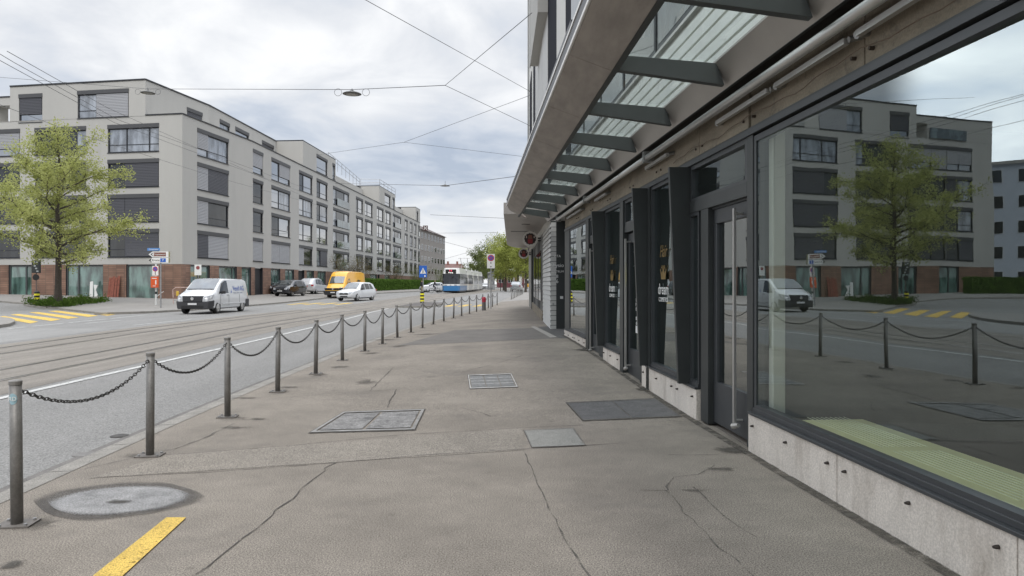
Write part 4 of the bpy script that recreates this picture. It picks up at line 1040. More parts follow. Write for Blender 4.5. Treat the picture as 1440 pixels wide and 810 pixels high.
for (y0, y1, lab) in ((1.2, 3.1, 'folded awning arm at the top right above the display window'), (3.6, 4.75, 'folded awning arm first left of the display window corner lamp'), (4.9, 6.0, 'folded aluminium awning arm above the display window left end'), (6.15, 7.4, 'folded aluminium awning arm above the first door'), (9.2, 10.3, 'folded aluminium awning arm over the first dream window'), (13.2, 14.3, 'folded aluminium awning arm over the third steel fin'), (16.0, 18.2, 'folded aluminium awning arm over the farthest window')):
    mb = MB(); a = Vector((0, 0, 0)); b = fp(y1, .10, 3.25) - fp(y0, .10, 3.25)
    s = len(mb.v); mb.tube([a, b], .030, ALU, 4)
    mb.tube([a + Vector((.0, -.03, -.0)), a + Vector((.09, -.03, .02))], .022, ALU_D, 8); mb.tube([b + Vector((0, .03, 0)), b + Vector((.1, .06, .03))], .028, ALU_D, 8)
    o = mb.build('folding_awning'); o.location = fp(y0, .10, 3.25); tag(o, lab, 'awning', 'folded awning arms under the canopy')
mb = MB(); pts = []
for k in range(40):
    y = 2.9 + k * .16; pts.append(fp(y, .045, 3.15 + .02 * math.sin(k * .6) + .012 * math.sin(k * 1.7)) - fp(2.9, .045, 3.15))
mb.tube(pts, .004, mat('brown cable', (.12, .08, .05), .6), 6); o = mb.build('cable'); o.location = fp(2.9, .045, 3.15); tag(o, 'thin loose brown cable running along the concrete lintel', 'cable')
mb = MB(); mb.box(-.10, .10, -.55, .55, -.05, .05, SWHITE); mb.box(-.08, .08, -.53, .53, -.056, -.05, ALU_D)
o = mb.build('lintel_lamp', bevel=.01); o.location = fp(3.02, .12, 3.05); o.rotation_euler = (0, 0, ANG); tag(o, 'white box fixture on the lintel at the top right corner', 'lamp')
# round hanging signs
def round_sign(y, r, z, x, lab):
    t = thing('round_sign', lab, 'sign', (x, y, z), 0, 'round illuminated signs under the closed canopy')
    mb = MB(); mb.lathe([(r, -.07), (r, .07)], mat('sign rim', (.65, .62, .58), .5), 32); mb.xf(Matrix.Rotation(R(90), 4, 'X'))
    mb.build('disc', t)
    em = MB(); DR = mat('emblem red', (.28, .03, .035), .5); DB = mat('emblem brown', (.22, .09, .06), .5); DK = mat('emblem dark', (.03, .02, .02), .5)
    Mx = Matrix.Rotation(R(90), 4, 'X') @ Matrix.Scale(r, 4); 
    n = 26; poly = [(math.cos(6.283 * k / n) * (.72 + .07 * (k % 2)), math.sin(6.283 * k / n) * (.70 + .07 * (k % 2))) for k in range(n)]
    em.prism(poly, .02, DK, Matrix.Translation((0, -.072, 0)) @ Mx)
    em.prism([(-.28, -.6), (.28, -.6), (.34, -.05), (-.34, -.05)], .02, DR, Matrix.Translation((0, -.08, 0)) @ Mx)
    em.prism([(-.3, .0), (.3, .0), (.22, .5), (-.22, .5)], .02, DB, Matrix.Translation((0, -.08, 0)) @ Mx)
    for a in (-.55, .45): em.prism([(a, .1), (a + .14, .1), (a + .1, .45), (a + .02, .4)], .02, mat('emblem pale', (.6, .5, .45), .5), Matrix.Translation((0, -.08, 0)) @ Mx)
    em.build('emblem', t)
    mb = MB(); mb.box(r, 1.2 - x, -.03, .03, .0, .06, SBLACK); mb.box(r, 1.2 - x, -.05, .05, -.10, -.04, SBLACK); mb.build('bracket', t)
    return t
round_sign(28.6, .31, 3.38, .73, 'nearer and larger round white shop sign with dark red emblem')
round_sign(42.5, .31, 3.39, .70, 'farther and smaller round white shop sign with brown emblem')
# ------------------------------------------------------------------ big apartment building across the road
GZ = .15
def holes_wall(mb, P0, P1, z0, z1, holes, m, depth=.18, mrev=None):
    """vertical wall from P0 to P1 (xy), outward normal to the right of P0->P1 ... (d.y,-d.x); holes: (u0,u1,za,zb) metres along"""
    a = Vector((*P0, 0)); b = Vector((*P1, 0)); L = (b - a).length; d = (b - a) / L; n = Vector((d.y, -d.x, 0))
    us = sorted({0, L} | {h[0] for h in holes} | {h[1] for h in holes}); zs = sorted({z0, z1} | {h[2] for h in holes} | {h[3] for h in holes})
    us = [u for u in us if 0 <= u <= L]; zs = [z for z in zs if z0 <= z <= z1]
    def q(u, z, o=0): p = a + d * u + n * o; return (p.x, p.y, z)
    for i in range(len(us) - 1):
        um = (us[i] + us[i + 1]) / 2; run = None
        for j in range(len(zs) - 1):
            zm = (zs[j] + zs[j + 1]) / 2; hole = any(h[0] < um < h[1] and h[2] < zm < h[3] for h in holes)
            if hole:
                if run is not None: mb.face([q(us[i], run), q(us[i + 1], run), q(us[i + 1], zs[j]), q(us[i], zs[j])], m); run = None
            elif run is None: run = zs[j]
        if run is not None: mb.face([q(us[i], run), q(us[i + 1], run), q(us[i + 1], z1), q(us[i], z1)], m)
    mr = mrev or m
    for (u0, u1, za, zb) in holes:
        mb.face([q(u0, za), q(u0, za, -depth), q(u0, zb, -depth), q(u0, zb)], mr); mb.face([q(u1, za, -depth), q(u1, za), q(u1, zb), q(u1, zb, -depth)], mr)
        mb.face([q(u0, za), q(u1, za), q(u1, za, -depth), q(u0, za, -depth)], mr); mb.face([q(u0, zb, -depth), q(u1, zb, -depth), q(u1, zb), q(u0, zb)], mr)
    return a, d, n
def win(parent, a, d, n, u0, u1, za, zb, style, rnd, name='window', splits=None, box=True):
    """one window: dark frame mesh, pane and blind as its children"""
    fw = .075 if (u1 - u0) > 1.4 else .06
    W = u1 - u0; o0 = -.16
    org = a + d * u0 + n * o0 + Vector((0, 0, za)); Hh = zb - za
    M = basis(org, d)   # x along, y up, z = d x up = outward?  (d.y,-d.x)=n
    def b(mb, x0, x1, y0, y1, zz0, zz1, m):
        i = len(mb.v); mb.box(x0, x1, y0, y1, zz0, zz1, m); mb.xf(M, i)
    hb = .33 if box else 0
    fr_ = MB(); top = Hh - hb
    b(fr_, 0, W, 0, fw, 0, .10, FRAME); b(fr_, 0, W, top - fw, top, 0, .08, FRAME); b(fr_, 0, fw, fw, top - fw, 0, .09, FRAME); b(fr_, W - fw, W, fw, top - fw, 0, .09, FRAME)
    sp = splits if splits is not None else ([.38] if W > 1.6 else [])
    for s in sp: b(fr_, W * s - fw * .6, W * s + fw * .6, fw, top - fw, 0, .07, FRAME)
    tr = fw + (top) * .27
    b(fr_, fw, W - fw, tr, tr + .05, 0, .06, FRAME)
    b(fr_, -.03, W + .03, -.05, 0, .1, .22, FRAME)
    if box: b(fr_, -.02, W + .02, top + .001, Hh, 0.02, .20, BOX)
    w = fr_.build(name, parent)
    xs = [fw] + [W * s for s in sp] + [W - fw]
    pm = MB()
    for i in range(len(xs) - 1):
        st = style[i % len(style)] if isinstance(style, (list, tuple)) else style
        mt = {'g': PANE, 'd': PANE_D, 'c': PANE_C}.get(st[0], PANE)
        b(pm, xs[i], xs[i + 1], fw, top - fw, .015, .02, mt)
    pm.build('pane', w)
    bm2 = MB(); any_b = False
    for i in range(len(xs) - 1):
        st = style[i % len(style)] if isinstance(style, (list, tuple)) else style
        if st[0] in 'bBhH':
            low = fw if st[0] in 'bB' else tr + .05; mt = BLIND if st[0] in 'bh' else BLIND_D; z = low
            x0, x1 = xs[i] + (.03 if i else 0), xs[i + 1] - .01
            while z < top - .02:
                i0 = len(bm2.v); bm2.hexa([(x0, z, .14), (x1, z, .14), (x1, z, .10), (x0, z, .10), (x0, z + .115, .125), (x1, z + .115, .125), (x1, z + .09, .06), (x0, z + .09, .06)], mt); bm2.xf(M, i0)
                z += .13
            any_b = True
    if any_b: bm2.build('blind', w)
    return w
apt = thing('apartment_building', 'long grey rendered apartment block with dark windows and tiled ground floor across the road', 'building', (-27.4, 59.1, 0))
AO = Vector(apt.location)
rnd = random.Random(5)
PC = Vector((-27.4, 59.1))      # corner
FD = Vector((-1, .168)).normalized()   # front face runs left/back from the corner
def front_u(px):    # px -> distance along front face from its left end
    # ray (t=(px-720)/1000): X = tY ; point on front line PC + FD*s
    t = (px - 720) / 1000; s = (t * PC.y - PC.x) / (FD.x - t * FD.y); return s
FL = 26.6
PL = PC + FD * FL              # left end
# front wall from PL to PC so that the normal (d.y,-d.x) looks to the camera
def fu(px): return FL - front_u(px)
ZW = [(3.80 + 2.95 * k, 6.17 + 2.95 * k) for k in range(4)] + [(12.66 + 2.95 * 0, 15.03)]
ZW = [(3.80 + 2.95 * k, 6.17 + 2.95 * k) for k in range(4)]
rowsF = [(3.83 + 2.945 * k, 6.19 + 2.945 * k) for k in range(4)]
ATT = (15.68, 18.05)
ZG = 3.22; ZPAR = 15.70 - .0; ZTOP = 18.70
loc2 = lambda p: (p[0] - AO.x, p[1] - AO.y)
cols = {'C': (fu(151.5), fu(223.5)), 'B': (fu(49), fu(121)), 'A': (fu(-38), fu(28)), 'D': (FL - (Vector((-47.2, 62.5)) - PC).length, FL - (Vector((-51, 63.1)) - PC).length)}
cols['D'] = tuple(sorted(cols['D']))
holesF = []; wl = []
stylesF = {('C', 3): ['c', 'c', 'c'], ('C', 2): ['d', 'B'], ('C', 1): ['B', 'B'], ('C', 0): ['d', 'B'],
           ('B', 3): ['d', 'd', 'c'], ('B', 2): ['d', 'd'], ('B', 1): ['d', 'd'], ('B', 0): ['d', 'd', 'd'],
           ('A', 3): ['b', 'h'], ('A', 2): ['d', 'd'], ('A', 1): ['d', 'd'], ('A', 0): ['d', 'd'],
           ('D', 3): ['h', 'h'], ('D', 2): ['c', 'B'], ('D', 1): ['c', 'd'], ('D', 0): ['B', 'd']}
splitF = {'C': [.33], 'B': [.74], 'A': [.4], 'D': [.5]}
for cn, (u0, u1) in cols.items():
    for r in range(4):
        z0, z1 = rowsF[r]; holesF.append((u0, u1, z0, z1)); sp = splitF[cn]
        if cn == 'C' and r == 3: sp = [.36, .80]
        if cn == 'B' and r in (3, 0): sp = [.10, .80]
        wl.append((u0, u1, z0, z1, stylesF[(cn, r)], sp))
# attic windows of the front face (upper row, x up to attic corner)
aC = (fu(109), fu(181)); aB = (fu(26.5), fu(59.5))
holesA = [(aC[0], aC[1], *ATT), (aB[0], aB[1], 15.55, 18.0)]
u_att0, u_att1 = fu(14), fu(204.5)
mb = MB()
a, d, n = holes_wall(mb, loc2(PL), loc2(PC), ZG, ZPAR, holesF, RENDER)
uw = lambda u: PL + (PC - PL).normalized() * u
a2, d2, n2 = holes_wall(mb, loc2(uw(u_att0)), loc2(uw(u_att1)), ZPAR, ZTOP, [(h[0] - u_att0, h[1] - u_att0, max(h[2], ZPAR + .001), h[3]) for h in holesA], RENDER)
holes_wall(mb, loc2(uw(0)), loc2(uw(u_att0) - (PC - PL).normalized() * .0), ZPAR, 17.8, [(u_att0 - 1.35, u_att0 - .02, ZPAR + .001, 17.1)], RENDER, 1.2)
front_wall = mb.build('front_wall', apt)
for (u0, u1, z0, z1, st, sp) in wl: win(apt, a, d, n, u0, u1, z0, z1, st, rnd, splits=sp)
win(apt, a, d, n, aC[0], aC[1], ATT[0], ATT[1], ['c', 'b'], rnd, splits=[.36]); win(apt, a, d, n, aB[0], aB[1], 15.55, 18.0, ['H'], rnd, splits=[])
# ground floor of the front: glass and tiled piers
gfF = [(fu(-60), fu(-24), 'g'), (fu(12), fu(44.5), 'g'), (fu(92.5), fu(145), 'g'), (fu(177.5), fu(222), 'g')]
mb = MB(); holes_wall(mb, loc2(PL), loc2(PC), 0.2, ZG, [(g[0], g[1], .21, ZG - .01) for g in gfF], BRICK, .25, FRAME); mb.build('tiled_base', apt)
def shopwin(parent, a, d, n, u0, u1, z0, z1, splits, mt=SHOPG):
    M = basis(a + d * u0 - n * .2 + Vector((0, 0, z0)), d); W, Hh = u1 - u0, z1 - z0
    f = MB()
    def b(mb, x0, x1, y0, y1, zz0, zz1, m): i = len(mb.v); mb.box(x0, x1, y0, y1, zz0, zz1, m); mb.xf(M, i)
    GF = mat('shop frame grey', (.07, .075, .075), .5, .2)
    b(f, 0, W, 0, .09, 0, .1, GF); b(f, 0, W, Hh - .14, Hh, 0, .1, GF); b(f, 0, .12, .09, Hh - .14, 0, .1, GF); b(f, W - .12, W, .09, Hh - .14, 0, .1, GF)
    for s in splits: b(f, W * s - .07, W * s + .07, .09, Hh - .14, 0, .09, GF)
    w = f.build('shop_window', parent); p = MB(); b(p, .1, W - .1, .05, Hh - .1, .01, .03, mt); p.build('pane', w); return w
for g, sp in zip(gfF, ([.5], [.72], [.32], [])): shopwin(apt, a, d, n, g[0], g[1], .25, ZG - .02, sp)

# long face along the road
LP = [Vector((-27.4, 59.1)), Vector((-25.75, 70.6)), Vector((-22.2, 147)), Vector((-21.35, 165.2))]
segs = []; acc = 0
for i in range(len(LP) - 1): segs.append((LP[i], LP[i + 1], acc)); acc += (LP[i + 1] - LP[i]).length
def long_hit(px):
    t = (px - 720) / 1000
    for (p, q, s0) in segs:
        dd = (q - p).normalized(); L_ = (q - p).length; s = (t * p.y - p.x) / (dd.x - t * dd.y)
        if -1e-6 <= s <= L_ + .3: return s0 + s
    return acc
colsL = [(277.5, 321.5, 'w'), (355.8, 370, 'n'), (381.7, 408, 'w'), (420.6, 439.4, 'm'), (445.2, 460.5, 'm'), (468.5, 491, 'L'), (500.6, 510.5, 'm'), (513.2, 524, 'm'), (530, 539.3, 'm'), (542, 549.5, 'm'), (552.5, 564, 'L'), (569, 573.2, 'm'), (576.3, 580.2, 'm'), (582.2, 585.6, 'm'), (588, 590.3, 'L')]
rng = random.Random(11)
zrow = [(3.83 + 2.945 * k, 6.19 + 2.945 * k) for k in range(4)]
wst = {(0, 3): ['h', 'c'], (0, 2): ['b', 'B'], (0, 1): ['b', 'd'], (0, 0): ['B', 'b'], (1, 3): ['h'], (1, 2): ['d'], (1, 1): ['d'], (1, 0): ['b'], (2, 3): ['g', 'h'], (2, 2): ['g', 'c'], (2, 1): ['d', 'g'], (2, 0): ['b', 'b'], (3, 0): ['b', 'd'], (4, 0): ['c', 'B']}
# tiled base of the long face, openings in px
gfL = [(268, 295, 'g', [.45]), (308, 333, 'g', [.8]), (340, 353, 'g', []), (358.5, 369.5, 'D', []), (381, 394, 'g', []), (401, 413.5, 'g', [.5]), (419.5, 428, 'D', []), (431.5, 441.5, 'g', []), (446.5, 458, 'g', [.5]), (500, 511, 'g', []), (520, 530, 'g', []), (531, 533.5, 'D', []), (541, 548, 'g', [])]
for si, (p, q, s0) in enumerate(segs):
    L_ = (q - p).length; hl = []; jobs = []
    for ci, (pa, pb, ty) in enumerate(colsL):
        u0, u1 = long_hit(pa) - s0, long_hit(pb) - s0
        if u0 < 0 or u1 > L_: continue
        for r in range(4):
            z0, z1 = zrow[r]
            if ty == 'L': z0 -= .15
            hl.append((u0, u1, z0, z1)); jobs.append((ci, r, u0, u1, z0, z1, ty))
    mb = MB(); a_, d_, n_ = holes_wall(mb, loc2(p), loc2(q), ZG, ZPAR, hl, RENDER); mb.build('street_wall', apt)
    for (ci, r, u0, u1, z0, z1, ty) in jobs:
        st = wst.get((ci, r))
        if st is None: st = [rng.choice('ggcgd'), rng.choice('gggcg')] if r > 0 else [rng.choice('dgd'), rng.choice('dcg')]
        sp = {'w': [.34 if ci == 0 else .42], 'n': [], 'm': [.36], 'L': [.22, .72]}[ty]
        if ty == 'L':
            w = win(apt, a_, d_, n_, u0, u1, z0, z1, ['c', 'd', 'c'], rnd, 'loggia_window', sp)
            mbb = MB(); M = basis(a_ + d_ * (u0 + (u1 - u0) * .22) + n_ * .05 + Vector((0, 0, z0)), d_)
            i = len(mbb.v); mbb.box(0, (u1 - u0) * .78, 0, 1.0, 0, .03, pane_mat('balcony glass', (.10, .13, .13), .2)); mbb.xf(M, i); mbb.build('balustrade', apt)
        else: win(apt, a_, d_, n_, u0, u1, z0, z1, st, rnd, splits=sp)
    hg = []; jb = []
    for (pa, pb, ty, sp) in gfL:
        u0, u1 = long_hit(pa) - s0, long_hit(pb) - s0
        if u0 < 0 or u1 > L_: continue
        hg.append((u0, u1, .21, ZG - .02)); jb.append((u0, u1, ty, sp))
    mb = MB(); a_, d_, n_ = holes_wall(mb, loc2(p), loc2(q), .15, ZG, hg, BRICK if si < 1 or True else RENDER, .25, FRAME); mb.build('tiled_base', apt)
    for (u0, u1, ty, sp) in jb:
        if ty == 'g': shopwin(apt, a_, d_, n_, u0, u1, .25, ZG - .03, sp)
        else:
            M = basis(a_ + d_ * u0 - n_ * .24 + Vector((0, 0, .2)), d_); m2 = MB(); m2.box(0, u1 - u0, 0, ZG - .25, 0, .04, DARK); m2.xf(M); m2.build('door', apt)
# attic setback on the street side
inw = Vector((-1, .05)).normalized()
def wall_line(name, pts, z0, z1, holes=None, m=RENDER, windows=True, st=None, box=True):
    mb = MB()
    for i in range(len(pts) - 1):
        hs = (holes or {}).get(i, [])
        a_, d_, n_ = holes_wall(mb, loc2(pts[i]), loc2(pts[i + 1]), z0, z1, [(h[0], h[1], h[2], h[3]) for h in hs], m)
        for h in hs: win(apt, a_, d_, n_, h[0], h[1], h[2], h[3], [h[4]] if len(h) > 4 else ['g'], rnd, splits=[], box=box)
    return mb.build(name, apt)
AC = Vector(uw(u_att1))                  # attic corner on the front face
def lpt(px): # point on long face at px
    s = long_hit(px)
    for (p, q, s0) in segs:
        if s <= s0 + (q - p).length + .01: return p + (q - p).normalized() * (s - s0)
    return LP[-1]
def seg_u(p, q, px):
    t = (px - 720) / 1000; dd = (q - p).normalized(); return (t * p.y - p.x) / (dd.x - t * dd.y)
P1 = Vector((-29.1, 68.4)); P2 = lpt(426) + Vector((-3.3, .3))
s1 = [(seg_u(AC, P1, 263), seg_u(AC, P1, 284.5), 15.8, 17.75, 'B')]
s2 = [(seg_u(P1, P2, x0), seg_u(P1, P2, x1), 15.75, z1_, s_) for (x0, x1, z1_, s_) in ((309, 323, 17.95, 'c'), (331, 350, 18.0, 'g'), (368.5, 385, 18.0, 'B'))]
wall_line('attic_wall', [AC, P1, P2], ZPAR, ZTOP, {0: s1, 1: [h for h in s2 if h[0] > 0]})
def block(px0, px1, hs):
    A_, B_ = lpt(px0), lpt(px1); back = Vector((-3.3, .3))
    dd = (B_ - A_).normalized()
    wall_line('roof_block_wall', [A_ + back, A_, B_, B_ + back], ZPAR + .002, ZTOP, {1: [((lpt(x0) - A_).length, (lpt(x1) - A_).length, 15.9, 18.1, s_) for (x0, x1, s_) in hs]})
    mb = MB(); c1 = [loc2(p) for p in (A_ + back * 3, A_, B_, B_ + back * 3)]
    mb.hexa([(*c, ZTOP + .002) for c in c1] + [(*c, ZTOP + .14) for c in c1], FRAME); mb.build('block_roof', apt)
block(426, 472, [(445.2, 460.5, 'g'), (467.5, 471.2, 'c')])
block(533.5, 555.5, [(541, 549, 'g'), (552, 555, 'c')])
block(584.5, 591, [(586, 588, 'd')])
for (a0, b0, hs) in ((472, 533.5, ((482, 489), (497, 507))), (555.5, 584.5, ((562, 566),))):
    A_, B_ = lpt(a0) + Vector((-2.9, .3)), lpt(b0) + Vector((-2.9, .3))
    wall_line('attic_wall', [A_, B_], ZPAR, ZTOP - .6, {0: [(seg_u(A_, B_, x0), seg_u(A_, B_, x1), 15.8, 17.2, 'd') for (x0, x1) in hs]})
# roof slabs / parapet caps
def capline(pts, z, w=.35, h=.10, m=FRAME):
    mb = MB()
    for i in range(len(pts) - 1):
        p, q = pts[i], pts[i + 1]; dd = (q - p).normalized(); nn = Vector((dd.y, -dd.x)) * .06; bk = Vector((-dd.y, dd.x)) * w
        c1 = [loc2(v) for v in (p + nn, q + nn, q + bk, p + bk)]
        mb.hexa([(*c, z) for c in c1] + [(*c, z + h) for c in c1], m)
    return mb.build('parapet_cap', apt)
capline([uw(u_att0), AC], ZTOP); capline([AC, P1, P2], ZTOP); capline([uw(0), uw(u_att0)], 17.8)
capline([PL + Vector((0, 0)), uw(u_att0)][:0] + [AC, PC] + LP[1:], ZPAR, .3, .08)
mb = MB()
roofp = [AC, P1, P2, P2 + Vector((-9, 1)), Vector((-42, 90)), uw(u_att0) + Vector((2, 12)), uw(u_att0)]
mb.prism([loc2(p) for p in roofp], .05, RENDER2, Matrix.Translation((0, 0, ZTOP - .06))); mb.build('roof', apt)
mb = MB()
rp = [PL, PC] + LP[1:] + [LP[-1] + Vector((-14, 0)), Vector((-40, 75)), PL + Vector((2, 14))]
mb.prism([loc2(p) for p in rp], .05, RENDER2, Matrix.Translation((0, 0, ZPAR - .07))); mb.build('terrace', apt)
mb = MB()
holes_wall(mb, loc2(PL + Vector((2, 14))), loc2(PL), .15, 17.8, [], RENDER); holes_wall(mb, loc2(LP[-1]), loc2(LP[-1] + Vector((-14, 0))), .15, ZPAR, [], RENDER)
holes_wall(mb, loc2(uw(u_att0) + Vector((2, 12))), loc2(uw(u_att0)), 15, ZTOP, [], RENDER)
mb.build('side_wall', apt)
# roof railings
mb = MB(); A_ = lpt(473); B_ = lpt(556)
for (p, q) in ((lpt(474) + Vector((-1.2, 0)), lpt(533) + Vector((-3.4, 0))), (lpt(533) + Vector((-3.2, 0)), lpt(534)), (lpt(534), lpt(556))):
    L_ = (q - p).length; dd = (q - p).normalized(); n_ = max(1, int(L_ / 3))
    zr = ZTOP + .1
    for z in (.55, 1.1): mb.tube([(*loc2(p), zr + z), (*loc2(q), zr + z)], .035, GALV, 5)
    for k in range(n_ + 1):
        c = p + dd * (L_ * k / n_); mb.tube([(*loc2(c), zr - .6), (*loc2(c), zr + 1.1)], .035, GALV, 5)
mb.build('roof_railing', apt)
mb = MB(); c = uw(u_att0 - 1.4)
mb.box(0, 1.4, 0, .05, 0, 1.0, pane_mat('balcony glass', (.10, .13, .13), .2)); mb.xf(basis((*loc2(uw(u_att0 - 6.5)), ZPAR), (PC - PL).normalized().to_3d()) @ Matrix.Rotation(R(0), 4, 'X')); 
mb2 = MB(); M = basis(Vector((*loc2(uw(u_att0 - 6.5)), ZPAR)), Vector((*(PC - PL).normalized(), 0))); mb2.box(0, 5.0, 0, 1.0, .1, .13, pane_mat('balcony glass', (.10, .13, .13), .2)); mb2.xf(M); mb2.build('balustrade', apt)

# leaning planks, white object in the window
t = thing('plank_stack', 'reddish brown boards leaning upright on the tiled wall between the shop windows', 'boards')
pk = gp(162, 418, z_left); s_ = FL - fu(162); pw = PC + FD * s_
t.location = (pw.x, pw.y - .25, z_left(pw.x, pw.y))
for k in range(5):
    mb = MB(); x = -.42 + k * .19 + rng.uniform(-.03, .03); h_ = 1.75 + rng.uniform(-.15, .1)
    mb.hexa([(x, -.25, 0), (x + .16, -.25, 0), (x + .16, -.22, 0), (x, -.22, 0), (x + rng.uniform(-.03, .06), .03, h_), (x + .18, .03, h_), (x + .18, .06, h_), (x + .02, .06, h_)], mat('red brown board', (.22, .07, .045), .8, var=.3, vscale=6)); mb.build('board', t)
pw = PC + FD * (FL - fu(134))
t = thing('white_sculpture', 'pale white shaped display stand leaning outside the shop glass', 'display', (pw.x, pw.y - .25, z_left(pw.x, pw.y)))
mb = MB(); mb.prism([(-.3, 0), (-.02, 0), (.0, 1.3), (-.25, 1.25)], .08, SWHITE, Matrix.Rotation(R(90), 4, 'X')); mb.build('panel', t)
mb = MB(); mb.prism([(.1, 0), (.42, 0), (.22, .55), (.40, .95), (.05, 1.0), (.12, .5)], .08, SWHITE, Matrix.Rotation(R(90), 4, 'X')); mb.build('foot', t)

# pale apartment building further left (seen mirrored in the display window)
def simple_block(name, lab, loc, rz, w, dp, h, nfl, ncol, m, roofm=RENDER2, pitched=0, wm=PANE_D):
    t = thing(name, lab, 'building', loc, rz); mb = MB(); mb.box(-w / 2, w / 2, 0, dp, -1, h, m); mb.build('wall', t)
    mb = MB()
    if pitched:
        mb.hexa([(-w / 2 - .5, -.5, h), (w / 2 + .5, -.5, h), (w / 2 + .5, dp + .5, h), (-w / 2 - .5, dp + .5, h), (-w / 2 + 2, dp / 2 - .3, h + pitched), (w / 2 - 2, dp / 2 - .3, h + pitched), (w / 2 - 2, dp / 2 + .3, h + pitched), (-w / 2 + 2, dp / 2 + .3, h + pitched)], roofm)
    else: mb.box(-w / 2 - .3, w / 2 + .3, -.3, dp + .3, h, h + .4, roofm)
    mb.build('roof', t)
    fh = h / nfl; fm = MB(); proto = None
    cw = w / ncol
    for i in range(ncol):
        for j in range(nfl):
            if proto is None:
                mb = MB(); mb.box(-cw * .28, cw * .28, -.05, .0, 0, fh * .5, mat('white window frame', (.6, .6, .6), .5)); proto = mb.build('window', t)
                mb = MB(); mb.box(-cw * .26, -.05, -.07, -.05, .06, fh * .5 - .06, wm); mb.box(.05, cw * .26, -.07, -.05, .06, fh * .5 - .06, wm); mb.build('pane', proto); o = proto
            else: o = copy_tree(proto, t)
            o.location = (-w / 2 + cw * (i + .5), 0, j * fh + fh * .3)
    return t
simple_block('apartment_house', 'pale bluish white apartment house mirrored at the right end of the display window', (-76, 82, .5), R(52), 26, 12, 17, 5, 7, mat('pale blue render', (.50, .54, .60), .9, var=.06))
# side face of the far grey house at the end of the street and other distant houses
gh = simple_block('grey_house', 'dark grey house with a pitched roof just beyond the long apartment block', (-20.9, 186, .3), R(84), 34, 14, 14.5, 5, 9, mat('old grey render', (.26, .24, .22), .9, var=.1), mat('roof brown', (.10, .08, .075), .8), 3.2)
gh2 = simple_block('red_roof_house', 'distant house with a steep red tiled roof above the tram', (-22.5, 262, .3), R(10), 13, 12, 4.6, 2, 5, mat('far house cream', (.42, .40, .36), .9), mat('red roof tile', (.17, .10, .09), .85, var=.25), 4.2)
mb = MB()
for x, z in ((-3.5, 8.2), (-1, 8.9), (2.5, 8.9), (4, 8.0)): mb.box(x, x + .7, 5, 5.8, z - 2, z + .8, mat('chimney brick', (.22, .10, .08), .9))
mb.build('chimney', gh2)
simple_block('far_white_house', 'pale distant house left of the tram behind the small tree', (-30, 235, .3), R(15), 12, 10, 8.5, 3, 4, mat('far house pale', (.55, .53, .46), .9), RENDER2, 2.5)
simple_block('far_red_house', 'low dark red brick house under the trees at the street end', (-.5, 232, .3), 0, 9, 8, 5.2, 1, 3, mat('far brick', (.13, .045, .05), .9, var=.2), RENDER2, 0)
simple_block('far_pale_house', 'small white house right of the street end trees', (4.0, 250, .3), 0, 5, 8, 5.0, 1, 2, mat('far house white', (.62, .60, .57), .9), RENDER2, 1.0)

